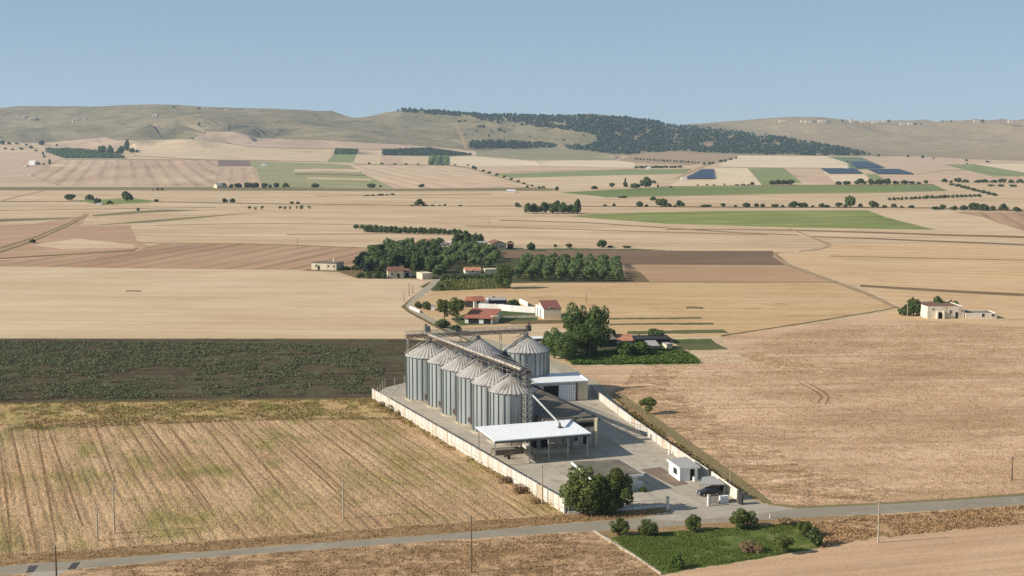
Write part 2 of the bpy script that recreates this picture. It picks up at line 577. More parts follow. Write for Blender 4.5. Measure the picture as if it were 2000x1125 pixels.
M['asphalt'] = surface('worn_asphalt', (168, 156, 135), (152, 141, 122), (182, 168, 144), rot=ang(((100, 1105), (900, 1050))), k=.74, patch=10)
M['asphalt_dark'] = surface('patched_asphalt', (84, 82, 80), (96, 92, 88), k=.62)
M['concrete_yard'] = surface('yard_concrete', (190, 178, 158), (172, 160, 141), (134, 122, 106), rot=D_COMP, k=.86, patch=8, tyres=.18, joints=6.0)
M['apron'] = surface('gravel_apron', (192, 180, 162), (176, 164, 146), (206, 196, 180), rot=.3, k=.72, patch=6)
M['gravel'] = surface('gravel_track', (188, 176, 150), (172, 160, 132), (160, 146, 112), rot=ang(((850, 632), (1075, 712))), k=.74, patch=6)
M['dirt'] = surface('dirt_track', (186, 156, 118), (166, 136, 100), (142, 118, 84), k=.74, patch=12)
M['ditch'] = fm('weedy_ditch', (112, 96, 62), (128, 108, 72), streak=.15, sw=2, sl=14, patch=14, clump=.15)
M['brown_slab'] = surface('stained_slab', (150, 128, 108), (134, 114, 96), (120, 104, 92), k=.7, patch=4)


def hill_mat():
    m = NT('hill_grass')
    pv = m.mapped(.15, (1 / 260, 1 / 200, 1 / 70))
    f1 = m.rng(m.noise(pv, 1.0, 6.0, .62, .6), .36, .66, 0, 1)
    col = m.mix(f1, lin((142, 132, 98), .70), lin((174, 156, 122), .70))
    f2 = m.rng(m.noise(m.mapped(.6, (1 / 110, 1 / 90, 1 / 40)), 1.0, 5.0, .6, .8), .52, .72, 0, .7)
    col = m.mix(f2, col, lin((98, 100, 70), .62))
    # the right-hand plateau is drier than the left ridge
    sx = m.n('ShaderNodeSeparateXYZ')
    m.link(m.position(), sx.inputs[0])
    fx = m.rng(sx.outputs['X'], 700, 1500, 0, .85)
    dry = m.mix(f1, lin((186, 162, 126), .76), lin((168, 146, 112), .72))
    col = m.mix(fx, col, dry)
    # rock outcrops scattered along the upper slopes
    rv = m.mapped(.2, (1 / 34, 1 / 30, 1 / 20))
    fr = m.rng(m.noise(rv, 1.0, 6.0, .7, .3), .72, .78, 0, .6)
    zone = m.rng(m.noise(m.mapped(.2, (1 / 300, 1 / 300, 1 / 90)), 1.0, 2.0), .50, .60, 0, 1)
    col = m.mix(m.math('MULTIPLY', fr, zone), col, lin((208, 192, 172), .8))
    n2 = m.noise(m.mapped(0, (1 / 36, 1 / 36, 1 / 36)), 1.0, 4.0, .6)
    col = m.scale_rgb(col, m.rng(n2, .3, .7, .92, 1.08))
    nb = m.noise(m.mapped(0, (1 / 110, 1 / 110, 1 / 110)), 1.0, 3.0, .5)
    m.bump(nb, .5, 26.0)
    return m.done(col, .95, 0, .05)


M['hill'] = hill_mat()
M['forest_floor'] = fm('forest_floor', (96, 94, 72), (120, 112, 88), streak=.1, sw=20, sl=40, patch=60)

# ------------------------------------------------------------------ ground sheets: (material, name, label, outline as seen)
W = lambda c, Y: ('w', c, Y)


def band(pts, t):
    t = t if isinstance(t, (list, tuple)) else [t] * len(pts)
    return [(p[0], p[1] - w / 2) for p, w in zip(pts, t)] + [(p[0], p[1] + w / 2) for p, w in reversed(list(zip(pts, t)))]


def ribbon(pts, w):
    """outline of a strip w metres wide along a line on the flat ground"""
    g = [G(*p) for p in pts]
    ws = w if isinstance(w, (list, tuple)) else [w] * len(pts)
    L, R = [], []
    for i, p in enumerate(g):
        d = (g[min(i + 1, len(g) - 1)] - g[max(i - 1, 0)]).normalized()
        nrm = Vector((-d.y, d.x, 0)) * (ws[i] / 2)
        L.append(('g', p + nrm))
        R.append(('g', p - nrm))
    return L + R[::-1]


hill_edge = [(0, 277), (50, 279), (89, 279), (206, 268), (224, 274), (245, 274), (300, 273), (376, 272), (401, 257), (458, 258), (507, 270), (570, 272), (630, 274),
             (700, 278), (776, 282), (840, 287), (895, 291), (930, 296), (1000, 292), (1070, 288), (1130, 293), (1200, 304), (1230, 304), (1260, 299), (1330, 296),
             (1440, 303), (1500, 303.5), (1622, 304.5), (1706, 305.5), (1772, 305), (1840, 308), (1895, 311), (2000, 314)]
POLY = [
    ('hill', 'hills', 'dry grassy hills closing the valley on the horizon', [W(-900, 3900)] + hill_edge + [W(2900, 3500), W(2900, 9590), W(-900, 9590)]),
    # far fields, left
    ('pink', 'stubble_field', 'pink tan stubble field reaching furthest up the left hill', [(376, 272), (401, 257), (458, 258), (507, 270), (570, 272), (630, 274), (700, 278), (776, 282), (840, 287), (895, 291), (880, 293.5), (740, 291.5), (650, 290.5), (560, 289.5), (480, 286), (440, 278)]),
    ('straw', 'stubble_field', 'long pale straw field below the pink one on the left hill', [(245, 300), (270, 290), (262, 280), (300, 274), (376, 273), (440, 278.5), (480, 286.5), (560, 290), (650, 291), (634, 316), (500, 313), (400, 312), (262, 304)]),
    ('pink', 'stubble_field', 'small pink wedge of stubble above the left orchard', [(89, 283), (206, 268), (224, 274), (245, 275), (262, 281), (235, 291), (150, 290)]),
    ('pink', 'stubble_field', 'pink tan strips at the far left under the hill', [W(-900, 3200), (0, 297), (85, 297), (122, 310), (52, 343), (118, 363), (0, 364), W(-900, 1700)]),
    ('stripe_a', 'stubble_field', 'broad stubble field with upright stripes under the left hill', [(121, 311), (427, 312.5), (420, 364), (119, 363), (60, 342)]),
    ('green_d', 'orchard_ground', 'green orchard ground under the left hill', [(88, 290), (154, 291), (224, 298), (250, 310), (126, 309.5), (88, 297)]),
    ('purple', 'bare_plot', 'small grey brown plot beside the striped field', [(427, 313), (487, 314), (491, 325), (425, 325)]),
    ('green_pale', 'green_field', 'pale green grassland beside the striped fields', [(487, 314), (570, 318), (632, 319), (681, 322), (720, 345), (772, 368), (512, 368), (500, 329), (491, 325)]),
    ('stripe_b', 'stubble_field', 'small square stubble plot next to the pale green grassland', [(424, 326), (500, 328), (510, 360), (420, 362)]),
    ('straw', 'stubble_strip', 'narrow straw strip in the pale green grassland', band([(575, 333), (640, 332), (702, 334)], 5)),
    ('hedge_floor', 'hedge_strip', 'thin dark hedge strip in the pale green grassland', band([(577, 340), (650, 341), (715, 342.5)], 2.2)),
    ('straw', 'stubble_strip', 'lower straw strip in the pale green grassland', band([(600, 348), (660, 349), (725, 351)], 3)),
    ('green_c', 'green_field', 'little green square below the orchard strip', [(651, 302), (697, 302), (690, 317.5), (638, 317)]),
    ('green_d', 'orchard_ground', 'dark orchard strip above the little green square', [(655, 291.5), (700, 292.5), (697, 302), (652, 302)]),
    ('straw', 'stubble_field', 'light plot right of the little green square', [(701, 293.5), (746, 294.5), (741, 320), (690, 318.5)]),
    ('pink', 'stubble_field', 'pinkish plot below the wide dark orchard', [(746, 304), (786, 305), (785, 321.5), (742, 320.5)]),
    ('straw', 'stubble_field', 'light plot between the pinkish plot and the green orchard rows', [(786, 305), (837, 306), (837, 322), (785, 321.5)]),
    ('green_d', 'orchard_ground', 'wide dark orchard ground at the foot of the hill', [(748, 293), (839, 290), (926, 303.5), (874, 305), (837, 305), (748, 303.5)]),
    ('green_d', 'orchard_ground', 'square orchard ground with green rows', [(837, 305), (877, 305.5), (876, 322.5), (837, 321.5)]),
    ('stripe_c', 'stubble_field', 'big slanting light field left of the diagonal hedge line', [(683, 322), (874, 325), (916, 328), (975, 346), (1042, 364), (1028, 368), (772, 368)]),
    ('straw_far', 'stubble_field', 'light field under the green meadow slope', [(877, 307), (930, 306), (1045, 315), (1058, 323), (933, 325.5), (877, 322)]),
    ('straw_far', 'stubble_field', 'light field below the brown slope', [(1049, 315), (1120, 313), (1206, 313.5), (1240, 318), (1240, 327), (1060, 323)]),
    ('pinkfar', 'stubble_field', 'thin pink strip above the far green strip', [(933, 326), (1060, 324), (1241, 327), (1245, 331), (1100, 334), (965, 339)]),
    ('green_c', 'green_field', 'far green strip right of the diagonal hedge line', [(961, 339.5), (1175, 333), (1250, 331), (1352, 329.5), (1338, 339), (1175, 343), (1000, 347.5)]),
    ('straw', 'stubble_field', 'tan field below the far green strip', [(1000, 348), (1175, 344), (1315, 341), (1277, 358), (1290, 366), (1085, 369), (1042, 362)]),
    ('meadow_hill', 'meadow', 'dull green meadow slope below the wood strip', [(930, 296), (1000, 292), (1070, 288), (1130, 293), (1200, 305), (1206, 313), (1035, 313), (930, 305)]),
    ('slope_brown', 'rough_slope', 'brown rough slope with a row of little trees', [(1206, 313), (1230, 304.5), (1260, 299), (1330, 296), (1440, 303.5), (1430, 310), (1350, 323), (1240, 318)]),
    # far fields, right
    ('straw_far', 'stubble_field', 'wide pale field under the wooded hill', [(1440, 304), (1622, 305), (1655, 318), (1655, 328), (1531, 327.5), (1400, 325.5)]),
    ('straw_far', 'stubble_field', 'pale field right of the small solar park', [(1396, 328), (1459, 328), (1488, 362), (1310, 363), (1325, 353), (1398, 353)]),
    ('green_c', 'green_field', 'green square between pale fields on the right', [(1461, 328.5), (1531, 328), (1566, 357), (1490, 362)]),
    ('pinkfar', 'stubble_field', 'pinkish field beside the green square', [(1533, 328.5), (1601, 331), (1631, 359), (1566, 357)]),
    ('straw_far', 'stubble_field', 'pale patch below the middle solar park', [(1605, 332), (1620, 341), (1688, 341), (1700, 352), (1634, 359)]),
    ('green_d', 'green_field', 'blue green plot around the upper solar park', [(1615, 306), (1683, 307), (1731, 328), (1713, 331), (1660, 331), (1656, 318)]),
    ('green_c', 'green_field', 'small green wedge between the solar parks', [(1690, 339), (1713, 341), (1735, 353), (1702, 352)]),
    ('pinkfar', 'stubble_field', 'pinkish field at the foot of the dry hill', [(1685, 306.5), (1772, 305.5), (1895, 311.5), (2000, 315), W(2900, 3000), W(2900, 2700), (2000, 320), (1895, 320), (1842, 321.5), (1874, 332), (1792, 341), (1733, 328)]),
    ('green_c', 'green_field', 'green strip at the far right below the dry hill', [(1842, 321.5), (1902, 320.5), (2000, 337), W(2900, 2200), W(2900, 2000), (2000, 344), (1940, 345)]),
    ('straw_far', 'stubble_field', 'pale strip beside the far right green strip', [(1902, 320), (2000, 320), W(2900, 2700), W(2900, 2250), (2000, 336)]),
    ('pinkfar', 'stubble_field', 'tan field in front of the right solar park', [(1790, 342), (1874, 332.5), (1940, 345), (2000, 345.5), (2000, 352), (1825, 359), (1735, 354), (1713, 341.5)]),
    ('green_a', 'green_field', 'long green field across the middle of the valley', [(1095, 376), (1200, 370), (1300, 366), (1500, 363), (1825, 361), (1849, 372), (1700, 376), (1500, 378), (1300, 382.5), (1180, 384.5)]),
    ('olive', 'grass_strip', 'long olive grass strip across the left of the valley', [W(-900, 1760), (0, 365.5), (420, 365), (772, 368.5), (1042, 366), (1095, 369), (1075, 373), (700, 373.5), (350, 372), (0, 371.5), W(-900, 1610)]),
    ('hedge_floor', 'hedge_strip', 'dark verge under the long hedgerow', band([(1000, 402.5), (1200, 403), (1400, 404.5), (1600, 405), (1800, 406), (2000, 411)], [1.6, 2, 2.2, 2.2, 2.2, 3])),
    ('hedge_floor', 'hedge_strip', 'thin dark field boundary on the left', band([(0, 393.5), (300, 394), (560, 398.5), (700, 399.5), (860, 402), (1000, 402.5)], 1.5)),
    ('green_b', 'lawn', 'small green lawn around the left farm trees', [(150, 391.5), (255, 386), (305, 392.5), (290, 397), (196, 400.5)]),
    ('green_b', 'green_field', 'large green field on the right of the valley floor', [(1110, 422), (1200, 416), (1400, 412), (1695, 411), (1730, 424), (1772, 435), (1830, 449), (1540, 444), (1300, 437), (1180, 428)]),
    ('straw', 'stubble_field', 'pale field right of the large green field', [(1700, 411), (1850, 414), (1920, 424), (2000, 452), W(2900, 940), (2000, 462), (1830, 449.5), (1772, 435), (1732, 424)]),
    ('brown_rows', 'stubble_field', 'brown striped corner field at the far right', [(1860, 413.5), (2000, 415), W(2900, 1160), W(2900, 950), (2000, 451), (1958, 438), (1920, 424)]),
    ('dark_line', 'earth_bank', 'long dark bank crossing the right fields', band([(1300, 448), (1450, 448), (1560, 450), (1700, 454), (1850, 459), (2000, 463), W(2700, 0)][:-1], [1.5, 1.5, 2.5, 3, 3.5, 4])),
    ('dark_line', 'earth_bank', 'second dark bank crossing the right fields', band([(1587, 462), (1700, 466), (1850, 472), (2000, 478)], [2, 2.6, 3, 3.5])),
    ('dark_line', 'earth_bank', 'thin dark bank left of the winding ditch', band([(975, 430), (1150, 435), (1300, 445), (1450, 455), (1560, 459)], 1.7)),
    ('dark_line', 'earth_bank', 'thin dark bank behind the single bushes', band([(910, 441), (1050, 446), (1250, 452), (1500, 459)], 1.3)),
    ('olive', 'grass_strip', 'thin green strip left of the small farm lawn', [W(-900, 1080), (0, 427.5), (130, 424.5), (175, 424), (130, 428), (0, 433.5), W(-900, 1040)]),
    ('olive', 'grass_strip', 'green grass strip right of the field track', [(178, 420), (250, 413), (322, 409), (400, 411), (300, 415), (185, 423)]),
    ('olive', 'grass_strip', 'long curved green strip in the left valley', [(157, 441.5), (287, 430.5), (400, 422), (510, 414), (400, 425), (300, 434)]),
    ('brown_tan', 'stubble_field', 'brown tan field left of the striped brown field', [W(-900, 1010), (0, 440), (65, 437), (172, 421), (157, 442), (255, 440), (268, 470), (290, 480), (262, 490), (130, 497), (0, 505), W(-900, 740)]),
    ('brown_rows', 'stubble_field', 'brown field with curving rows beside the flat roofed ruin', [W(-900, 735), (0, 508), (130, 499), (265, 490), (290, 480), (310, 476), (500, 477), (735, 485), (690, 522), (608, 527), (300, 524), (0, 520), W(-900, 690)]),
    ('straw', 'stubble_field', 'pale field wedge beside the curving rows', [(60, 478), (150, 466), (262, 478), (262, 483), (120, 486)]),
    ('dark_line', 'earth_bank', 'dark boundary hooking round the pale wedge on the left', band([(0, 505), (130, 497), (262, 489), (268, 484)], [3, 3, 3, 3])),
    ('straw', 'stubble_field', 'large smooth pale field left of the hamlet track', [W(-900, 690), (0, 521), (300, 525), (608, 528.5), (700, 544), (760, 545), (830, 548), (785, 600), (850, 637), (915, 664), (785, 662), (0, 661.5), W(-900, 446)]),
    ('plough', 'ploughed_field', 'dark brown ploughed field behind the olive block', [(955, 490), (1200, 489), (1508, 490), (1545, 518), (1218, 517), (1000, 508)]),
    ('strip_green', 'grass_strip', 'green verge along the top of the ploughed field', [(955, 486.5), (1100, 485), (1250, 486), (1320, 489), (955, 490)]),
    ('tan_e', 'stubble_field', 'plain tan field right of the olive block', [(1218, 517.5), (1545, 518.5), (1580, 530), (1635, 551), (1272, 550.5), (1250, 532), (1222, 531)]),
    ('hedge_floor', 'bare_plot', 'dark bare triangle at the end of the olive block', [(1219, 531), (1250, 531.5), (1271, 550.5), (1224, 550.5)]),
    ('golden', 'stubble_field', 'golden stubble field behind the tall farm trees', [(850, 570), (1000, 553), (1272, 551.5), (1640, 552), (1700, 575), (1752, 600), (1560, 634), (1410, 656), (1230, 664), (1080, 640), (905, 640), (850, 630), (800, 604), (800, 590)]),
    ('golden_r', 'stubble_field', 'golden field right of the winding ditch', [(1520, 496), (1606, 488), (1640, 478), (1850, 475), (2000, 481), W(2900, 830), W(2900, 580), (2000, 573), (1850, 566), (1690, 561), (1640, 551), (1560, 520)]),
    ('dark_line', 'earth_bank', 'dark bank behind the white ruin', band([(1680, 558), (1760, 563), (1880, 570), (2000, 576)], [4, 5, 5.5, 6])),
    ('golden_r', 'stubble_field', 'pale golden field around the white ruin', [(1690, 562), (1880, 573), (2000, 580), W(2900, 560), W(2900, 460), (2000, 640), (1800, 628), (1700, 620), (1760, 600)]),
    ('near_right', 'stubble_field', 'large rough brown stubble field right of the silos', [(1110, 716), (1240, 716), (1372, 714), (1420, 684), (1410, 657), (1560, 635), (1700, 618), (1830, 628), (2000, 640), W(2900, 465), W(2900, 250), (2000, 967), (1700, 986), (1550, 993), (1488, 984), (1440, 962), (1250, 838), (1185, 770)]),
    ('straw', 'stubble_field', 'small smooth pale patch at the garden corner', [(1345, 686), (1425, 684), (1475, 700), (1440, 708), (1380, 711)]),
    ('strip_green', 'grass_strip', 'upper green strip right of the tall trees', band([(1190, 622.5), (1280, 622), (1370, 621)], 3)),
    ('strip_green', 'grass_strip', 'second green strip right of the tall trees', band([(1190, 634), (1280, 632.5), (1394, 632.5)], 3.4)),
    ('strip_green', 'grass_strip', 'third green strip behind the farm sheds', [(1225, 647), (1412, 643.5), (1425, 650), (1300, 652), (1225, 653)]),
    ('garden', 'garden_bed', 'green vegetable strip right of the dark shed', [(1310, 663), (1388, 661.5), (1398, 670), (1318, 671)]),
    ('strip_green', 'garden_bed', 'brown green strip below the green vegetable strip', [(1318, 671), (1398, 670), (1424, 682), (1345, 684), (1330, 679)]),
    ('vegetable', 'garden_bed', 'bright green vegetable garden behind the shed', [(1105, 699), (1160, 690), (1230, 684), (1300, 682), (1345, 690), (1362, 701), (1368, 711), (1240, 712), (1118, 713)]),
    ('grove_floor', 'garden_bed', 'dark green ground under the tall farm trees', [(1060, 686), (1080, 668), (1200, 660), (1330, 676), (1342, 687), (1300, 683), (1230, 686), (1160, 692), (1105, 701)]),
    ('garden', 'lawn', 'rough green yard beside the white barn', [(880, 622), (950, 600), (1050, 612), (1050, 627), (975, 633), (900, 636)]),
    ('hedge_floor', 'bare_plot', 'dark bare strip in front of the white barn', [(975, 629), (1050, 625), (1110, 624), (1108, 631), (1000, 634)]),
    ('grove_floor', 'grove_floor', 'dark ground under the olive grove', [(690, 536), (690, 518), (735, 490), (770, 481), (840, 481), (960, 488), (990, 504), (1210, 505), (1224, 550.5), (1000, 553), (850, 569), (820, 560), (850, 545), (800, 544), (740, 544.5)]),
    ('garden', 'vineyard_ground', 'green brown vineyard ground below the grove', [(862, 546), (985, 545), (1000, 562), (850, 569)]),
    ('hedge_floor', 'grass_strip', 'rough green strip behind the flat roofed ruin', [(590, 528.5), (610, 524), (700, 520), (745, 540), (700, 544), (660, 531)]),
    ('straw', 'stubble_field', 'pale strip between hamlet and silos', [(905, 640), (1000, 635), (1080, 636), (1060, 655), (1075, 700), (1000, 680), (930, 655)]),
    # near fields
    ('dark_crop', 'dark_crop_field', 'dark green brown crop field left of the silos', [W(-900, 446), (0, 661.5), (785, 662), (940, 668), (1000, 690), (1000, 740), (788, 752), (728, 777), (500, 780), (0, 787), W(-900, 334)]),
    ('near_left_head', 'headland', 'weedy strip along the top of the near left field', [W(-900, 334), (0, 787), (500, 780), (728, 777), (790, 816), (700, 812), (500, 816), (250, 822), (0, 828), W(-900, 312)]),
    ('near_left', 'stubble_field', 'near stubble field with tractor lines left of the compound wall', [W(-900, 312), (0, 828), (250, 822), (500, 816), (700, 812), (790, 816), (1000, 942), (1103, 1004), (1050, 1008), (800, 1027), (500, 1050), (180, 1072), (0, 1084), W(-900, 214)]),
    ('verge', 'road_verge', 'weedy verge above the country road', [W(-900, 214), (0, 1084), (180, 1072), (500, 1050), (800, 1027), (1050, 1008), (1103, 1004), (1128, 1003), (1250, 996), (1306, 989), (1315, 997), (1250, 1012), (1110, 1022), (900, 1040), (400, 1077), (0, 1106), W(-900, 209)]),
    ('near_front', 'stubble_field', 'rough brown stubble field below the road', [W(-900, 204), (0, 1124), (400, 1089), (900, 1053), (1158, 1037), (1170, 1044), (1230, 1080), (1290, 1124), W(1330, 195), W(1330, 120), W(-900, 120)]),
    ('front_right', 'stubble_field', 'smooth harrowed field in the lower right corner', [W(1330, 120), W(1330, 195), (1300, 1124), (1340, 1114), (1450, 1098), (1600, 1072), (1700, 1052), (2000, 1022), W(2900, 222), W(2900, 120)]),
    ('rough_bank', 'rough_bank', 'rough brown bank between road and harrowed field', [(1570, 1022), (1700, 1008), (2000, 988), W(2900, 238), W(2900, 222), (2000, 1022), (1700, 1052), (1600, 1072), (1612, 1050)]),
    ('green_near', 'grass_plot', 'small bright green grass plot beside the road', [(1190, 1050), (1215, 1046), (1340, 1036), (1480, 1026), (1572, 1022), (1610, 1050), (1600, 1071), (1450, 1097), (1340, 1113), (1300, 1122), (1288, 1118), (1228, 1076)]),
    ('verge', 'road_verge', 'dry verge between the road and the green grass plot', [(1158, 1037), (1250, 1033), (1400, 1021), (1560, 1011), (1700, 1005), (1700, 1009), (1572, 1022), (1480, 1026), (1340, 1036), (1215, 1046), (1190, 1050), (1172, 1044)]),
    # tracks, roads and yards
    ('dirt', 'dirt_track', 'field track climbing diagonally at the far left', band([W(0, 0), (0, 489), (65, 468), (130, 440), (172, 418)][1:], [6, 5, 4, 3])),
    ('ditch', 'ditch', 'weedy ditch along the far left track', band([(0, 493), (65, 471), (130, 443), (175, 418.5)], [3, 2.5, 2, 1.4])),
    ('ditch', 'ditch', 'thin ditch on the upper side of the far left track', band([(0, 484.5), (65, 464.5), (130, 437.5), (168, 417)], [2.4, 2, 1.6, 1.2])),
    ('dirt', 'dirt_track', 'pale track beside the far left fields', band([(0, 393), (40, 383), (85, 373)], [3, 2.5, 2])),
    ('dirt', 'dirt_track', 'straight pale track up the hillside to the wood', [(886, 240), (890, 240), (902, 262), (914, 291), (908, 291), (897, 262)]),
    ('dirt', 'dirt_track', 'pale farm track beside the small solar park', [(1316, 349), (1364, 327), (1436, 305), (1444, 305), (1374, 327), (1324, 349)]),
    ('dirt', 'ditch', 'winding brown ditch through the right fields', band([(1540, 446), (1573, 458), (1597, 468), (1624, 479), (1605, 486), (1560, 491)], [1.6, 2.6, 3.2, 5, 3, 2.4])),
    ('dirt', 'ditch', 'brown field ditch running down to the white ruin', [(1558, 490), (1522, 494), (1516, 499), (1545, 517), (1640, 551), (1700, 573), (1756, 600), (1748, 602), (1690, 576), (1630, 553), (1536, 519), (1508, 501), (1512, 493)]),
    ('ditch', 'ditch', 'dark track edge running from the ruin toward the garden', band([(1408, 656), (1500, 642), (1560, 633), (1690, 612), (1756, 600)], [3, 2.4, 2.4, 2.4, 2])),
    ('ditch', 'ditch', 'weedy ditch on the left of the hamlet track', [(846, 548), (806, 580), (783, 599), (800, 612), (850, 639), (925, 671), (1000, 692), (1000, 685), (930, 661), (860, 632), (806, 606), (796, 597), (815, 580), (852, 550)]),
    ('gravel', 'gravel_track', 'pale gravel track from the hamlet past the silos', [(848, 545), (866, 540), (850, 557), (822, 582), (805, 594), (812, 606), (860, 628), (935, 657), (1010, 680), (1080, 702), (1110, 714), (1172, 750), (1192, 770), (1260, 822), (1452, 962), (1492, 985), (1468, 990), (1445, 978), (1240, 830), (1176, 779), (1140, 745), (1070, 712), (925, 667), (855, 637), (802, 608), (792, 597), (815, 573)]),
    ('concrete_yard', 'yard', 'pale concrete yard inside the compound wall', [(728, 778), (752, 757), (900, 722), (1070, 712), (1140, 745), (1168, 777), (1240, 830), (1442, 978), (1400, 984), (1306, 990), (1128, 1003), (1103, 1003)]),
    ('apron', 'gravel_apron', 'pale gravel apron outside the gate', [(1306, 990), (1400, 984), (1445, 979), (1492, 985), (1550, 993), (1480, 1008), (1330, 1018), (1250, 1012), (1312, 998)]),
    ('asphalt', 'road', 'grey country road across the foreground', [W(-900, 209), (0, 1106), (400, 1077), (900, 1040), (1110, 1022), (1250, 1012), (1330, 1018), (1480, 1004), (1550, 993), (1700, 986), (2000, 967), W(2900, 250), W(2900, 238), (2000, 987), (1700, 1005), (1560, 1011), (1400, 1021), (1250, 1033), (1158, 1037), (900, 1053), (400, 1089), (0, 1124), W(-900, 204)]),
    ('asphalt_dark', 'asphalt_patch', 'left dark asphalt patch on the road', [(50, 1119), (57, 1105), (76, 1104), (66, 1117)]),
    ('asphalt_dark', 'asphalt_patch', 'right dark asphalt patch on the road', [(131, 1113), (142, 1099), (158, 1098), (147, 1112)]),
    ('apron', 'gravel_apron', 'pale concrete side track joining the road at lower left', [(66, 1117), (131, 1113), (108, 1126), W(40, 190), W(10, 190), (52, 1126)]),
    ('brown_slab', 'slab', 'brown stained slab beside the weighbridge office', [(1250, 917), (1290, 912), (1345, 945), (1318, 950)]),
]


for i_, (q_) in enumerate([[(1236, 268), (1250, 257), (1275, 251), (1278, 254), (1262, 264), (1245, 270)], [(1362, 286), (1385, 278), (1402, 279), (1395, 291), (1378, 292)], [(1415, 271), (1435, 263), (1437, 268), (1420, 275)],
         [(1500, 286), (1520, 280), (1526, 284), (1506, 290)], [(1545, 280), (1570, 279), (1590, 285), (1560, 286)]]):
    POLY.append(('slope_brown', 'clearing', ['stony clearing in the middle of the wooded hill', 'stony clearing at the lower edge of the wooded hill', 'small clearing high in the wooded hill', 'clearing above the green square on the wooded hill', 'clearing at the thin end of the wood'][i_], q_))
POLY.append(('right_rough', 'stubble_field', 'rough lodged stubble along the track beside the right yard wall', [(1190, 774), (1215, 745), (1260, 724), (1330, 724), (1300, 760), (1380, 800), (1420, 840), (1500, 868), (1560, 910), (1680, 940), (1760, 962), (1700, 980), (1550, 990), (1490, 982), (1442, 960), (1252, 836)]))
POLY.append(('right_rough', 'stubble_field', 'rough darker streak of lodged stubble in the upper right field', [(1440, 692), (1480, 688), (1540, 702), (1600, 716), (1640, 728), (1580, 730), (1500, 716)]))
POLY.append(('rough_bank', 'rough_patch', 'dark swirled rough patch in the field below the road', [(500, 1124), (560, 1092), (700, 1078), (860, 1068), (980, 1060), (1080, 1062), (1050, 1090), (1090, 1124)]))
POLY.append(('olive', 'road_verge', 'olive grass verge along the upper edge of the road on the right', band([(1500, 984), (1560, 991), (1700, 984.5), (1850, 976), (2000, 965.5)], [3, 5, 4.5, 4.5, 4.5])))
POLY.append(('olive', 'road_verge', 'olive grass strip between the gravel track and the large right field', [(1192, 767), (1262, 819), (1454, 959), (1492, 983), (1512, 984), (1470, 950), (1280, 814), (1208, 764)]))
for lb_, pts_, t_ in [
        ('dark oval patch in the smooth pale field', [(246, 568.5), (262, 568), (276, 569)], 2.4), ('dark patch of weeds in the golden stubble', [(1340, 601), (1356, 600.5), (1374, 602)], 4),
        ('dark patch of lodged stalks in the large right field', [(1596, 737), (1620, 736.5), (1645, 738)], 3.5), ('dark weedy streak in the large right field', [(1450, 690), (1510, 702), (1580, 716), (1615, 724)], [4, 9, 6, 2]),
        ('thin dark streak in the far part of the large right field', [(1700, 670), (1760, 672), (1830, 671)], 3), ('long faint dark streak in the large right field', [(1330, 800), (1450, 797), (1600, 795)], 1.6),
        ('second faint dark streak in the large right field', [(1390, 826), (1500, 822), (1600, 820)], 1.6)]:
    POLY.append(('lodged_dark' if 'right field' in lb_ else 'dark_line', 'bare_patch', lb_, band(pts_, t_)))
TRK = [[(87, 818), (118, 905), (162, 1029)], [(68, 818), (88, 930), (110, 1058)], [(21, 830), (44, 940), (72, 1074)], [(181, 818), (202, 875), (227, 944)], [(241, 817), (263, 852), (290, 892)],
       [(264, 815), (330, 903), (404, 998)], [(278, 815), (343, 898), (412, 990)], [(321, 822), (352, 860), (380, 900)], [(400, 830), (470, 920), (520, 985)], [(506, 826), (600, 908), (691, 991)], [(521, 824), (614, 904), (700, 984)],
       [(590, 818), (650, 862), (712, 912)], [(640, 816), (710, 862), (790, 918)], [(0, 880), (10, 950), (22, 1060)], [(440, 822), (505, 895), (566, 970)], [(1560, 746), (1596, 766), (1606, 776), (1596, 788)], [(1574, 746), (1608, 764), (1620, 776), (1612, 790)]]
for i_, q_ in enumerate(TRK):
    POLY.append(('rut', 'wheel_track', ('%s wheel track listed from the left in the near stubble' % nth(i_ + 1)) if i_ < 15 else ('inner' if i_ == 15 else 'outer') + ' curved turning track in the large right field', ribbon(q_, [.3, .55, .35] if len(q_) == 3 else [.4, .7, .7, .4])))
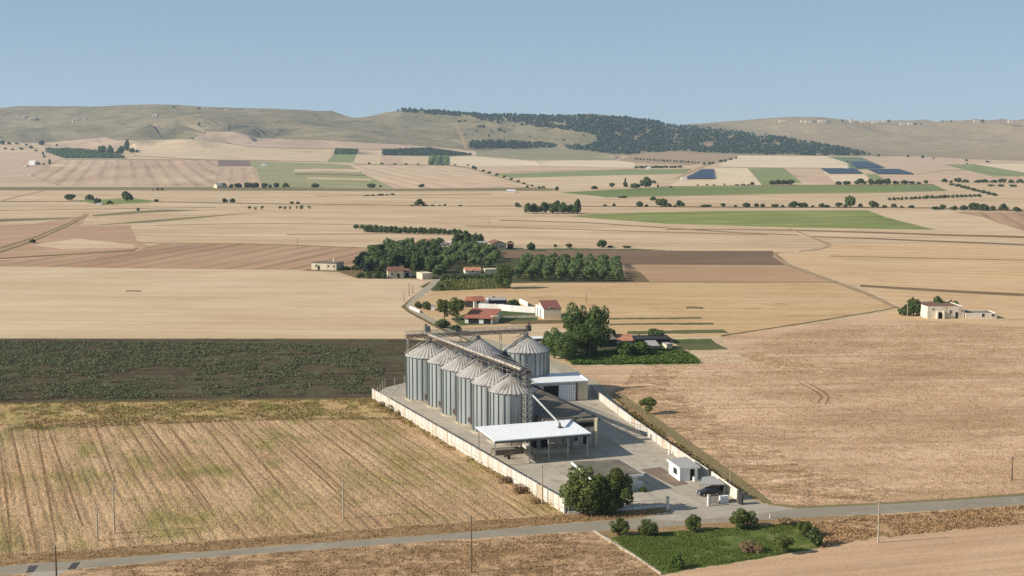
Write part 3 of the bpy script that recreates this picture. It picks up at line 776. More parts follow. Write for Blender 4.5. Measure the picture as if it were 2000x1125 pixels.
for lb_, q_, t_ in [
        ('thin margin below the pink hill field', [(440, 278), (480, 286), (560, 289.7), (650, 290.8), (740, 291.7), (880, 293.5)], .9),
        ('thin margin below the long pale straw field', [(262, 304), (400, 312), (500, 313.3), (634, 316.3)], 1.0), ('thin margin along the striped field top', [(121, 311), (300, 311.6), (427, 312.6)], .9),
        ('curved margin at the left end of the striped field', [(121, 311), (85, 326), (60, 342), (88, 353), (119, 363)], 1.0), ('thin margin right of the striped field', [(427, 313), (424, 340), (420, 364)], .8),
        ('dark margin above the slanting field', [(690, 320.5), (785, 321.8), (877, 323), (916, 328), (975, 346), (1042, 364)], 1.2), ('margin right of the pale solar field', [(1460, 328.5), (1474, 345), (1489, 362)], .8),
        ('margin under the pale field below the wood', [(1400, 326), (1530, 328), (1655, 328.8)], 1.0), ('thin margin above the far green strip', [(1000, 335.5), (1100, 334), (1245, 331)], .8),
        ('dark margin above the long green field', [(1290, 365), (1450, 362.3), (1640, 361.3), (1825, 360.3)], 1.3), ('pale brown margin below the long green field', [(1180, 385.5), (1300, 383.5), (1500, 379), (1700, 377), (1850, 372.5)], 1.0),
        ('thin margin above the far right green strip', [(1790, 341), (1842, 333), (1900, 332), (1990, 345)], .8), ('thin dark margin across the golden field', [(1010, 552), (1272, 551), (1636, 551.3)], 1.3),
        ('thin line across the left stubble', [(0, 411), (200, 408), (420, 405)], .9), ('second thin line across the left stubble', [(300, 440), (520, 436), (740, 439)], .9), ('third thin line across the middle stubble', [(560, 458), (760, 456), (900, 460)], 1.1),
        ('fourth thin line across the middle stubble', [(270, 474), (500, 476.5), (740, 485)], 1.3), ('thin line across the middle of the valley floor', [(620, 383), (780, 381), (960, 379)], .9), ('thin line in the pale right field', [(1620, 500), (1800, 504), (2000, 508)], 1.3),
        ('margin along the top of the dark crop', [(0, 661.5), (400, 662), (785, 662.3)], 1.4), ('dry margin below the dark crop', [(0, 788), (300, 783), (500, 780.5), (728, 778)], 3.0)]:
    POLY.append(('ditch' if 'dark' in lb_ or 'thin' in lb_ else 'olive', 'field_margin', lb_, band(q_, t_)))

XY = lambda p: (1000.0 + p[0] / p[1] * FPX, 400.0 * math.log(p[1]))


def resolve(pt):
    if pt[0] == 'w':
        return (pt[1], 400.0 * math.log(pt[2]))
    if pt[0] == 'g':
        return XY(pt[1])
    q = T(*pt)
    return XY(q)


def densify(pts, rag=0.0):
    out = []
    n = len(pts)
    px = [p for p in pts if p[0] not in ('w', 'g')]
    ar = abs(sum(px[i - 1][0] * px[i][1] - px[i][0] * px[i - 1][1] for i in range(len(px)))) / 2 if len(px) > 2 else 0
    pe = sum(math.hypot(px[i][0] - px[i - 1][0], px[i][1] - px[i - 1][1]) for i in range(len(px))) or 1
    if 2 * ar / pe < rag * 4:
        rag = 0.0                      # too narrow to fray
    for i in range(n):
        a, b = pts[i], pts[(i + 1) % n]
        out.append(a)
        if a[0] in ('w', 'g') or b[0] in ('w', 'g'):
            continue
        L = math.hypot(b[0] - a[0], (b[1] - a[1]) * 2)
        far = min(a[1], b[1]) < 345
        k = int(L // (24 if far else 14 if rag else 400))
        for j in range(1, k + 1):
            t = j / (k + 1)
            jy = random.uniform(-rag, rag)
            out.append((a[0] + (b[0] - a[0]) * t + random.uniform(-rag, rag), a[1] + (b[1] - a[1]) * t + jy))
    return out


def build_ground():
    V, E, F = [], [], []
    # the grid under everything (first face = the whole sheet)
    ys = [60, 90, 120, 160, 210, 280, 380, 520, 720, 1000, 1300, 1600] + list(np.arange(1800, 9600, 55.0)) + [9590.0]
    cs = np.arange(-900, 2901, 50.0)
    for Y in ys:
        for c in cs:
            V.append((float(c), 400.0 * math.log(Y)))
    bound = [(-900, 60), (2900, 60), (2900, 9590), (-900, 9590)]
    F.append([])
    o = len(V)
    V += [(c, 400.0 * math.log(Y)) for c, Y in bound]
    F[0] = [o, o + 1, o + 2, o + 3]
    for mk, nm, lb, pts in POLY:
        q = [resolve(p) for p in densify(pts, {'dark_crop': 1.0, 'near_left': 1.6, 'near_left_head': 1.0, 'near_front': 1.0, 'green_near': 1.6, 'verge': 1.2, 'vegetable': 1.2, 'near_right': 1.4, 'right_rough': 5.0, 'lodged_dark': 1.6, 'rough_bank': 3.0, 'ditch': .5, 'gravel': .5, 'strip_green': .5, 'garden': .6, 'grove_floor': .8, 'straw': .35, 'golden': .5, 'hedge_floor': .3, 'apron': .8}.get(mk, 0.0))]
        r = []
        for p in q:
            p = (min(max(p[0], -900), 2900), min(max(p[1], 400 * math.log(60)), 400 * math.log(9590)))
            if not r or math.hypot(p[0] - r[-1][0], p[1] - r[-1][1]) > .02:
                r.append(p)
        if sum(r[i - 1][0] * r[i][1] - r[i][0] * r[i - 1][1] for i in range(len(r))) < 0:
            r.reverse()
        o = len(V)
        V += r
        F.append(list(range(o, o + len(r))))
    E = [(f[a - 1], f[a]) for f in F for a in range(len(f))]
    vs, es, fs, ov, oe, of = delaunay_2d_cdt([Vector(v) for v in V], E, [], 0, 1e-4)
    u = np.array([v[0] for v in vs])
    lv = np.array([v[1] for v in vs])
    Y = np.exp(lv / 400.0)
    X = (u - 1000.0) / FPX * Y
    P = np.stack([X, Y, zt(X, Y)], 1)
    tri = np.array([tuple(f) for f in fs])
    cu, cv = u[tri].mean(1), lv[tri].mean(1)
    own = np.zeros(len(tri), int)                 # 0 = the plain itself, later sheets win
    for k, f in enumerate(F):
        if k == 0:
            continue
        q = np.array([V[a] for a in f])
        cand = np.nonzero((cu > q[:, 0].min()) & (cu < q[:, 0].max()) & (cv > q[:, 1].min()) & (cv < q[:, 1].max()))[0]
        ins = np.zeros(len(cand), bool)
        for a in range(len(q)):
            (x0, y0), (x1, y1) = q[a], q[a - 1]
            if y0 == y1:
                continue
            c_ = (y0 > cv[cand]) != (y1 > cv[cand])
            ins ^= c_ & (cu[cand] < (x1 - x0) * (cv[cand] - y0) / (y1 - y0) + x0)
        own[cand[ins]] = k
    groups = {}
    for t, k in zip(tri, own):
        groups.setdefault(int(k), []).append(tuple(int(a) for a in t))
    for k, tris in sorted(groups.items()):
        mk, nm, lb = ('stubble', 'ground', 'pale stubble plain of the valley floor') if k == 0 else POLY[k - 1][:3]
        mb = MB()
        used = sorted({i for t in tris for i in t})
        ix = {v: i for i, v in enumerate(used)}
        ff = []
        for t in tris:
            a, b, c = (P[i] for i in t)
            if (b[0] - a[0]) * (c[1] - a[1]) - (b[1] - a[1]) * (c[0] - a[0]) < 0:
                t = (t[0], t[2], t[1])
            ff.append(tuple(ix[i] for i in t))
        mb.add([tuple(P[i]) for i in used], ff, 0, True)
        tag(mb.build(nm, M[mk]), lb, kind='structure')


build_ground()
# ------------------------------------------------------------------ built things: materials
B = {}
B['stiff'] = paint('shade_toned_stiffener', (138, 144, 142), k=.8, rough=.55, metal=.3, var=.1)  # darker than the wall sheets to stand for the stiffeners' shadow lines
B['galv'] = paint('galvanised_sheet', (171, 176, 173), k=.85, rough=.5, metal=.25, var=.10, scale=.5, spec=.4, rgb2=(150, 156, 150), streak=True)
B['galv_roof'] = paint('galvanised_roof', (198, 192, 182), k=.85, rough=.5, metal=.25, var=.12, scale=.35, rgb2=(150, 136, 124))
B['steel'] = paint('galvanised_steel', (150, 148, 142), k=.8, rough=.5, metal=.4, var=.15, scale=.8)
B['post_paint'] = paint('grey_post_paint', (178, 174, 164), k=.85, rough=.7, var=.08)
B['steel_dark'] = paint('weathered_steel', (112, 100, 92), k=.8, rough=.7, metal=.2, var=.2, scale=.8, rgb2=(120, 84, 62))
B['steel_pale'] = paint('pale_conveyor_casing', (216, 204, 188), k=.85, rough=.5, metal=.1, var=.1, scale=.6, rgb2=(176, 158, 140))
B['white'] = paint('white_sheet', (240, 240, 238), k=.9, rough=.5, var=.04, scale=.3)
B['white_wall'] = paint('white_plaster', (238, 234, 226), k=.88, rough=.9, var=.06, scale=.4, rgb2=(214, 204, 188), streak=True)
B['cream_wall'] = paint('cream_plaster', (226, 212, 184), k=.86, rough=.9, var=.08, scale=.4, rgb2=(196, 178, 146), streak=True)
B['old_wall'] = paint('old_limewash', (238, 226, 204), k=.9, rough=.95, var=.10, scale=.5, rgb2=(186, 164, 130), streak=True)
B['precast'] = paint('precast_concrete', (220, 213, 200), k=.80, rough=.9, var=.10, scale=.5, rgb2=(192, 168, 140), streak=True)
B['panel'] = paint('ribbed_panel', (206, 200, 188), k=.84, rough=.8, var=.06, scale=.5, rgb2=(182, 172, 156), streak=True)
B['concrete'] = paint('raw_concrete', (190, 178, 156), k=.8, rough=.9, var=.12, scale=.6, rgb2=(150, 136, 112))
B['roof_brown'] = paint('stained_roof_sheet', (138, 128, 114), k=.8, rough=.85, var=.2, scale=.25, rgb2=(166, 148, 124))
B['roof_flat'] = paint('bitumen_roof', (116, 108, 94), k=.8, rough=.9, var=.15, scale=.3, rgb2=(146, 134, 112))
B['roof_grey'] = paint('grey_roof', (178, 172, 166), k=.8, rough=.85, var=.08, scale=.4)
B['tile_red'] = paint('red_roof_tiles', (170, 106, 86), k=.8, rough=.9, var=.18, scale=1.2, rgb2=(190, 120, 90))
B['tile_orange'] = paint('orange_roof_tiles', (204, 146, 114), k=.8, rough=.9, var=.16, scale=1.2, rgb2=(170, 100, 72))
B['tile_old'] = paint('old_brown_tiles', (140, 100, 80), k=.8, rough=.9, var=.2, scale=1.0, rgb2=(116, 90, 74))
B['tile_maroon'] = paint('maroon_roof_sheet', (140, 84, 72), k=.8, rough=.8, var=.1, scale=.6)
B['shed_dark'] = paint('dark_tin', (58, 56, 56), k=.8, rough=.7, var=.2, scale=.8)
B['rust'] = paint('rusty_boards', (150, 92, 66), k=.8, rough=.9, var=.2, scale=1.0)
B['dark'] = paint('dark_interior', (38, 36, 36), k=.8, rough=.9, var=.1)  # on openings this near-black stands for the shade inside
B['pane'] = paint('window_glass', (44, 50, 58), k=.8, rough=.08, var=.05, spec=.6)
B['timber'] = paint('pole_timber', (120, 100, 78), k=.8, rough=.9, var=.15, scale=1.5, streak=True)
B['pole_conc'] = paint('pole_concrete', (186, 172, 148), k=.8, rough=.9, var=.1, scale=1.5)
B['black_paint'] = paint('black_car_paint', (26, 28, 32), k=.8, rough=.22, var=.03, spec=.6)
B['rubber'] = paint('tyre_rubber', (30, 30, 30), k=.8, rough=.9)
B['chrome'] = paint('pale_metal', (200, 202, 204), k=.85, rough=.3, metal=.6)
B['lamp_glass'] = paint('lamp_glass', (226, 228, 230), k=.85, rough=.15, spec=.6)
B['solar'] = paint('solar_panel_glass', (30, 35, 56), k=.7, rough=.35, var=.06, spec=.25)
B['rock'] = paint('pale_limestone', (192, 178, 158), k=.85, rough=.95, var=.2, scale=.2, rgb2=(160, 146, 126), bump=.4)
B['wood_trunk'] = paint('bark', (98, 82, 64), k=.8, rough=.95, var=.2, scale=2.0)

# ------------------------------------------------------------------ compound: directions
DV = Vector((G(1103, 1003) - G(728, 779)).normalized())       # along the left wall, toward the camera
DN = Vector((-DV.y, DV.x, 0))                                 # to the right of it (into the yard)
if DN.x < 0:
    DN = -DN
AV = math.atan2(DN.y, DN.x)


def wall_run(name, label, pts, h, mat, th=.22, panel=2.4, ledge=True, cat='wall', base=.9, post=True):
    """precast wall of panels between posts along ground points"""
    root = thing(name, pts[0], label, cat)
    body, posts, cop = MB(), MB(), MB()
    for a, b in zip(pts[:-1], pts[1:]):
        d = b - a
        L = d.length
        u = d.normalized()
        nrm = Vector((-u.y, u.x, 0))
        n = max(1, round(L / panel))
        for i in range(n):
            p, q = a + u * (L * i / n), a + u * (L * (i + 1) / n)
            dz = random.uniform(-.03, .03)
            body.beam(p + u * .03 + Vector((0, 0, h / 2 + dz)), q - u * .03 + Vector((0, 0, h / 2 + dz)), th, h)
            if post:
                posts.beam(p + Vector((0, 0, (h + .1) / 2)) - u * .11, p + Vector((0, 0, (h + .1) / 2)) + u * .11, th + .12, h + .1)
        if post:
            posts.beam(b + Vector((0, 0, (h + .1) / 2)) - u * .11, b + Vector((0, 0, (h + .1) / 2)) + u * .11, th + .12, h + .1)
        if ledge:
            cop.beam(a + Vector((0, 0, base)), b + Vector((0, 0, base)), th + .09, .14)
    body.build('wall_panels', mat, root)
    if post:
        posts.build('wall_posts', mat, root)
    if ledge:
        cop.build('ledge', B['concrete'], root)
    return root


LW = [G(728, 779), G(1103, 1003)]
wall_run('concrete_wall', 'long pale precast concrete wall along the left side of the silo yard', LW, 2.55, B['precast'])
RW = [G(1154, 764), G(1172, 782), G(1240, 834), G(1310, 884), G(1383, 934)]
RW2 = [G(1391, 941), G(1440, 977)]
wall_run('concrete_wall', 'long concrete wall along the track on the right side of the yard', RW, 1.8, B['precast'], ledge=False)
wall_run('concrete_wall', 'short end of the right yard wall beside the parked black car', RW2, 1.95, B['old_wall'], ledge=False)
# low broken front wall behind the verge with dark railings
root = thing('low_front_wall', G(1106, 1003), 'low broken white wall with railings behind the big yard tree', 'wall')
lw, rl = MB(), MB()
fp = [G(1108, 1003.5), G(1160, 1001), G(1235, 996), G(1300, 990)]
for a, b in zip(fp[:-1], fp[1:]):
    L = (b - a).length
    n = max(2, int(L / 1.8))
    for i in range(n):
        p, q = a.lerp(b, (i + .04) / n), a.lerp(b, (i + .96) / n)
        hh = random.choice((.32, .4, .45, .4))
        lw.beam(p + Vector((0, 0, hh / 2)), q + Vector((0, 0, hh / 2)), .28, hh)
        rl.beam(p + Vector((0, 0, hh)), p + Vector((0, 0, 1.5)), .06)
        for zz in (.8, 1.45):
            rl.beam(p + Vector((0, 0, zz)), b.lerp(b, 0) * 0 + q + Vector((0, 0, zz)), .04)
lw.build('wall_blocks', B['white_wall'], root)
rl.build('railing', B['steel_dark'], root)
# wall return at the left front corner
wall_run('wall_return', 'short grey concrete wall stub at the front left yard corner', [G(1103.5, 1003.2) + DN * .5, G(1112, 1003.2)], 2.0, B['concrete'], ledge=False, post=False)

# gate
def gate_post(px, py, h, label, w=.42):
    p = G(px, py)
    r = thing('gate_post', p, label, 'gate post')
    m = MB()
    m.box(p + Vector((0, 0, h / 2)), (w, w, h), AV)
    m.build('post', B['white_wall'], r)
    c = MB()
    c.box(p + Vector((0, 0, h + .05)), (w + .12, w + .12, .1), AV)
    c.build('cap', B['concrete'], r)
    return r


gate_post(1304, 996, 2.3, 'slim white gate post at the left of the yard entrance')
gate_post(1384, 988, 1.95, 'white gate post beside the metal gate leaf')
ga, gb = G(1387.5, 985.5), G(1401, 983.5)
r = thing('metal_gate', ga, 'grey barred metal gate leaf beside the white gate post', 'gate')
fr, br = MB(), MB()
for z in (.18, 1.75):
    fr.beam(ga + Vector((0, 0, z)), gb + Vector((0, 0, z)), .08)
for t in (0, 1):
    q = ga.lerp(gb, t)
    fr.beam(q + Vector((0, 0, .05)), q + Vector((0, 0, 1.85)), .10)
for i in range(1, 12):
    q = ga.lerp(gb, i / 12)
    br.beam(q + Vector((0, 0, .2)), q + Vector((0, 0, 1.72)), .05)
fr.build('gate_frame', B['steel'], r)
br.build('gate_bars', B['steel'], r)
a, b = G(1312, 984.5), G(1383, 989)
wa, wb = G(1403, 983), G(1438, 979.5)
r = thing('low_wall', wa, 'low concrete wall carrying the white cabinet beside the gate', 'wall')
m = MB()
m.beam(wa + Vector((0, 0, .25)), wb + Vector((0, 0, .25)), .3, .5)
m.build('wall_blocks', B['concrete'], r)
r = thing('meter_cabinet', G(1413, 981), 'white utility cabinet standing between gate and wall end', 'cabinet')
p = G(1413, 980.8)
u = (wb - wa).normalized()
m = MB()
m.beam(p - u * .82 + Vector((0, -.35, .62)), p + u * .82 + Vector((0, -.35, .62)), .5, 1.2)
m.build('cabinet_body', B['white'], r)
m = MB()
m.beam(p - u * .9 + Vector((0, -.35, 1.25)), p + u * .9 + Vector((0, -.35, 1.25)), .6, .07)
m.build('lid', B['white'], r)
m = MB()
m.beam(p - u * .74 + Vector((0, -.612, .66)), p + u * .74 + Vector((0, -.612, .66)), .02, .05)
m.build('slot', B['steel_dark'], r)
p = G(1446, 984.5)
r = thing('dark_gate', p, 'dark metal gate edge standing open at the end of the right wall', 'gate')
m = MB()
m.box(p + Vector((0, 0, .95)), (.25, 1.3, 1.9), AV)
m.build('gate_panel', B['shed_dark'], r)
m = MB()
m.tube(p + DN * .5, p + DN * .5 + Vector((0, 0, 2.3)), .08)
m.build('post', B['steel'], r)

# ------------------------------------------------------------------ silos
def make_silo(center, rad, eave, apex, label, nseg, group, big=False):
    root = thing('grain_silo', center, label, 'silo', group)
    c = Vector(center)
    # wall: flat sheets between protruding stiffener posts
    m = MB()
    ring = []
    st_ = MB()
    for i in range(nseg):
        t = 2 * math.pi * i / nseg
        dt = 2 * math.pi / nseg
        ring += [(t, rad), (t + dt * .33, rad + .03), (t + dt * .66, rad + .03)]
        e = Vector((math.cos(t), math.sin(t), 0))
        st_.box(c + e * (rad + .10) + Vector((0, 0, (eave + .4) / 2)), (.24, .14, eave - .5), t)
    st_.build('stiffeners', B['stiff'], root)
    n = len(ring)
    zs = [.45] + [.45 + (eave - .45) * k / 8 for k in range(1, 9)]
    pts = []
    for z in zs:
        pts += [c + Vector((math.cos(t) * q, math.sin(t) * q, z)) for t, q in ring]
    fs = []
    for k in range(len(zs) - 1):
        fs += [(k * n + i, k * n + (i + 1) % n, (k + 1) * n + (i + 1) % n, (k + 1) * n + i) for i in range(n)]
    m.add(pts, fs)
    m.build('silo_wall', B['galv'], root)
    # base ring
    m = MB()
    rr = rad + .45
    m.prism([(c.x + math.cos(2 * math.pi * i / 48) * rr, c.y + math.sin(2 * math.pi * i / 48) * rr) for i in range(48)], 0.0, .45)
    m.build('base_ring', B['concrete'], root)
    # roof cone with pressed ribs
    m = MB()
    nr = nseg + 9
    ro, ri = rad + .32, .55
    pts, fs = [], []
    lev = [0, .33, .66, 1]
    for q in lev:
        rq = ro + (ri - ro) * q
        for i in range(nr * 4):
            t = 2 * math.pi * (i + .5) / (nr * 4)
            ph = i % 4
            up = (.0, .0, .12, .12)[ph] * (1 - q * .4)
            pts.append(c + Vector((math.cos(t) * rq, math.sin(t) * rq, eave - .1 + (apex - eave) * q + up)))
    n = nr * 4
    for k in range(len(lev) - 1):
        fs += [(k * n + i, k * n + (i + 1) % n, (k + 1) * n + (i + 1) % n, (k + 1) * n + i) for i in range(n)]
    m.add(pts, fs)
    # soffit under the eave
    o = [c + Vector((math.cos(2 * math.pi * i / 64) * ro, math.sin(2 * math.pi * i / 64) * ro, eave - .1)) for i in range(64)]
    m.add(o, [tuple(reversed(range(64)))])
    m.build('roof', B['galv_roof'], root)
    m = MB()
    m.tube(c + Vector((0, 0, apex - .15)), c + Vector((0, 0, apex + .35)), .65, n=16)
    m.tube(c + Vector((0, 0, apex + .35)), c + Vector((0, 0, apex + .6)), .75, .2, n=16)
    m.build('roof_cap', B['steel'], root)
    # roof ladder up the left slope
    m = MB()
    t0 = math.radians(176)
    e = Vector((math.cos(t0), math.sin(t0), 0))
    s_ = Vector((-e.y, e.x, 0))
    for s in (-.24, .24):
        m.beam(c + e * (ro + .1) + s_ * s + Vector((0, 0, eave + .42)), c + e * .7 + s_ * s + Vector((0, 0, apex + .55)), .10, .16)
    for k in range(15):
        f = k / 14
        q = c + e * (ro + .1 + (.7 - ro - .1) * f) + Vector((0, 0, eave + .42 + (apex + .13 - eave) * f))
        m.beam(q - s_ * .24, q + s_ * .24, .08)
    m.build('roof_ladder', B['steel_pale'], root)
    # access door near the base on the near side
    m = MB()
    td = math.radians(-112 if not big else -95)
    e = Vector((math.cos(td), math.sin(td), 0))
    m.box(c + e * (rad + .14) + Vector((0, 0, 1.5)), (.16, .8, 1.1), td)
    m.build('access_door', B['steel_dark'], root)
    return root


R_S, R_B = 4.95, 5.85
STEP = Vector((3.84, -9.5, 0)) * 1.0
S2 = Vector((-15.4, 332.6, 0))
SM = [S2 + STEP * i for i in range(5)]
SB = [Vector((-20.6, 342.4, 0)), Vector((-8.6, 346.2, 0)), Vector((3.6, 350.6, 0))]
EAVE = 11.1
AP_S, AP_B = EAVE + 3.0, EAVE + 3.7
ordn = ['second', 'third', 'fourth', 'fifth']
make_silo(SB[0], R_B, EAVE, AP_B, 'wide grey grain silo at the far left corner of the yard', 27, 'grain silos', True)
make_silo(SB[1], R_B, EAVE, AP_B, 'wide grain silo in the middle of the back row, behind the sloping conveyor', 27, 'grain silos', True)
make_silo(SB[2], R_B, EAVE, AP_B, 'wide grain silo standing alone at the right, behind the white roofed shed', 27, 'grain silos', True)
for i, c in enumerate(SM):
    lab = ['slim grain silo directly in front of the wide left corner silo', 'slim grain silo second in the row from the wide left corner silo',
           'slim grain silo in the middle of the row of five along the wall', 'slim grain silo next to last before the elevator tower',
           'nearest slim grain silo, beside the elevator tower and the white canopy'][i]
    make_silo(c, R_S, EAVE, AP_S, lab, 23, 'grain silos')

# ------------------------------------------------------------------ conveyor galleries
def gallery(name, label, a, b, width, supports, casing=.42, dep=.95):
    root = thing(name, a, label, 'conveyor')
    d = (b - a)
    L = d.length
    u = d.normalized()
    s = Vector((-u.y, u.x, 0)).normalized()
    up = Vector((0, 0, 1))
    m = MB()
    m.beam(a - s * width * .33 + up * .35, b - s * width * .33 + up * .35, casing, casing * 1.1)
    m.build('conveyor_casing', B['steel_pale'], root)
    m = MB()
    m.beam(a + s * width * .16, b + s * width * .16, width * (.66 if casing > .3 else .35), .08)
    m.build('walkway', B['steel_dark'], root)
    m = MB()
    n = int(L / 2.0)
    for side in (-.5, .5):
        for z in (.55, 1.1):
            m.beam(a + s * width * side + up * z, b + s * width * side + up * z, .07)
        for i in range(n + 1):
            p = a.lerp(b, i / n) + s * width * side
            m.beam(p, p + up * 1.1, .06)
    m.build('handrail', B['steel'], root)
    m = MB()
    for side in (-.5, .5):
        m.beam(a + s * width * side - up * .05, b + s * width * side - up * .05, .14, .18)
        m.beam(a + s * width * side - up * dep, b + s * width * side - up * dep, .11, .12)
        for i in range(n):
            p, q = a.lerp(b, i / n) + s * width * side, a.lerp(b, (i + 1) / n) + s * width * side
            if i % 2:
                m.beam(p - up * .05, q - up * dep, .08)
            else:
                m.beam(p - up * dep, q - up * .05, .08)
    m.build('truss', B['steel_dark'], root)
    for t, zb in supports:
        m = MB()
        p = a.lerp(b, t)
        for side in (-.45, .45):
            q = p + s * width * side
            m.beam(q - up * .9, Vector((q.x, q.y, zb)), .13)
        m.beam(p + s * width * -.45 - up * .9, p + s * width * .45 - up * .9, .12)
        m.beam(Vector((p.x, p.y, zb + .1)) - s * width * .45, Vector((p.x, p.y, zb + .1)) + s * width * .45, .1)
        zz = p.z - .9
        if zz - zb > 3:
            k = int((zz - zb) / 1.6)
            for i in range(k):
                z0, z1 = zb + (zz - zb) * i / k, zb + (zz - zb) * (i + 1) / k
                sd = -.45 if i % 2 else .45
                m.beam(Vector((p.x, p.y, z0)) + s * width * sd, Vector((p.x, p.y, z1)) - s * width * sd, .07)
        m.build('support', B['post_paint'], root)
    # inlet spouts drop onto each silo
    return root


ZG = AP_S + 1.75
ga = SB[0] + Vector((-.8, 2.0, ZG + .2))
gb = SM[4] + STEP * .26 + Vector((1.6, -.6, ZG))
sup = []
tot = (gb - ga).length
for i in range(5):
    p = SM[i] + STEP * .0
    t = ((p - ga).xy.dot((gb - ga).xy)) / ((gb - ga).xy.length ** 2)
    for dt in (-.055, .055):
        sup.append((min(max(t + dt, .02), .98), EAVE + 1.15))
gallery('conveyor_gallery', 'long sloping looking conveyor gallery with walkway over the row of slim silos', ga, gb, 1.9, sup)
ZG2 = AP_B + 1.2
u2 = (SB[2] - SB[0]).normalized()
ha = SB[0] - u2 * 6.1 + Vector((0, 0, ZG2 + .1))
hb = SB[2] + u2 * .6 + Vector((0, 0, ZG2 + .1))
L2 = (hb - ha).length
gallery('conveyor_gallery', 'level conveyor gallery with railings crossing the three wide silos at the back', ha, hb, 1.6,
        [(.012, 0.0), (.5 * (6.2 + 6.1) / L2 + .25, EAVE + .2), (.94, AP_B + .1), ((6.2 + 18.6) / L2, EAVE + .2)], .16, .55)
# head boxes on the gallery
m = MB()
p = ga
r = thing('conveyor_drive', ga, 'small drive box at the far upper end of the main conveyor', 'machine')
m.box(ga + Vector((0, .2, 1.2)), (1.3, 1.3, 1.5), AV)
m.build('casing', B['steel'], r)
m = MB()
m.tube(ga + Vector((-.3, .2, 1.9)), ga + Vector((-.3, .2, 2.5)), .3)
m.build('motor', B['steel_dark'], r)
r = thing('conveyor_drive', hb, 'small drive box on top of the right wide silo', 'machine')
m = MB()
m.box(hb + Vector((0, .1, .5)), (1.2, 1.2, 1.5), AV)
m.build('casing', B['steel_dark'], r)
m = MB()
m.tube(hb + Vector((.1, .1, 1.2)), hb + Vector((.1, .1, 2.1)), .26)
m.build('motor', B['steel_dark'], r)

# ------------------------------------------------------------------ elevator tower
tb = SM[4] + Vector((3.25, -5.6, 0))
tz = hgt(tb, 722)
root = thing('bucket_elevator', tb, 'tall lattice bucket elevator tower at the near end of the silo row', 'elevator')
m = MB()
hw = .68
cn = [Vector((x, y, 0)) for x, y in ((-hw, -hw), (hw, -hw), (hw, hw), (-hw, hw))]
R3 = Matrix.Rotation(AV, 3, 'Z')
cn = [tb + R3 @ q for q in cn]
for q in cn:
    m.beam(q, q + Vector((0, 0, tz - 1.6)), .13)
nb = 11
for k in range(nb):
    z0, z1 = (tz - 1.6) * k / nb, (tz - 1.6) * (k + 1) / nb
    for i in range(4):
        a, b = cn[i], cn[(i + 1) % 4]
        m.beam(a + Vector((0, 0, z1)), b + Vector((0, 0, z1)), .08)
        m.beam(a + Vector((0, 0, z0)), b + Vector((0, 0, z1)), .06)
m.build('lattice_frame', B['post_paint'], root)
m = MB()
for s in (-.34, .34):
    q = tb + DN * s
    m.beam(q + Vector((0, 0, .3)), q + Vector((0, 0, tz - 1.0)), .36, .30)
m.build('elevator_legs', B['galv'], root)
m = MB()
hd = []
for i in range(13):
    t = math.pi * i / 12
    hd.append((math.cos(t) * .75, math.sin(t) * .75))
pts = [tb + DN * x - DV * s * .28 + Vector((0, 0, tz - .8 + z)) for s in (-1, 1) for x, z in hd]
n = len(hd)
m.add(pts, [(i, i + 1, n + i + 1, n + i) for i in range(n - 1)] + [tuple(range(n)), tuple(reversed(range(n, 2 * n)))] + [(0, n, 2 * n - 1, n - 1)])
m.build('elevator_head', B['steel_dark'], root)
m = MB()
for z, ww in ((tz - 3.6, 1.5), (tz - 1.7, 1.3)):
    m.box(tb + Vector((0, 0, z)), (ww * 1.5, ww * 1.4, .08), AV)
    for i in range(4):
        a = tb + R3 @ Vector(((-1, 1, 1, -1)[i] * ww * .75, (-1, -1, 1, 1)[i] * ww * .7, z))
        b = tb + R3 @ Vector(((1, 1, -1, -1)[i] * ww * .75, (-1, 1, 1, -1)[i] * ww * .7, z))
        m.beam(a + Vector((0, 0, 1.0)), b + Vector((0, 0, 1.0)), .06)
        m.beam(a + Vector((0, 0, .5)), b + Vector((0, 0, .5)), .05)
        m.beam(a, a + Vector((0, 0, 1.0)), .06)
m.build('platform', B['steel_dark'], root)
m = MB()
q = tb + DN * .95
for s in (-.2, .2):
    m.beam(q + DV * s, q + DV * s + Vector((0, 0, tz - 2)), .06)
for k in range(24):
    z = (tz - 2) * k / 24
    m.beam(q - DV * .2 + Vector((0, 0, z)), q + DV * .2 + Vector((0, 0, z)), .05)
m.build('ladder', B['post_paint'], root)

# ------------------------------------------------------------------ canopy with white roof
def at_h(px, py, z):
    r = ray(px, py)
    t = (z - CAMH) / r[2]
    return Vector((r[0] * t, r[1] * t, z))


HC0, HC1 = 5.0, 5.6
cfl, cfr = at_h(966, 862.5, HC0), at_h(1155, 847, HC0)
cbr, cbl = at_h(1114.5, 820.5, HC1), at_h(929, 834.5, HC1)
root = thing('canopy', G(966, 915), 'open loading canopy with white sloping roof on thin posts in front of the silos', 'canopy')
m = MB()
cor = [cfl, cfr, cbr, cbl]
t_ = Vector((0, 0, .12))
m.add([p - t_ for p in cor] + [p + t_ for p in cor], [(3, 2, 1, 0), (4, 5, 6, 7), (0, 1, 5, 4), (1, 2, 6, 5), (2, 3, 7, 6), (3, 0, 4, 7)])
for k_ in range(30):
    f = (k_ + .5) / 30
    m.beam(cfl.lerp(cfr, f) + Vector((0, 0, .14)), cbl.lerp(cbr, f) + Vector((0, 0, .125)), .05, .02)
m.build('roof', B['white'], root)
m = MB()
for f in (0.0, .33, .66, 1.0):
    a, b = cfl.lerp(cbl, f), cfr.lerp(cbr, f)
    e = Vector((0, 0, .28))
    m.beam(a.lerp(b, .004) - e, a.lerp(b, .996) - e, .16, .3)
m.build('purlins', B['steel_dark'], root)
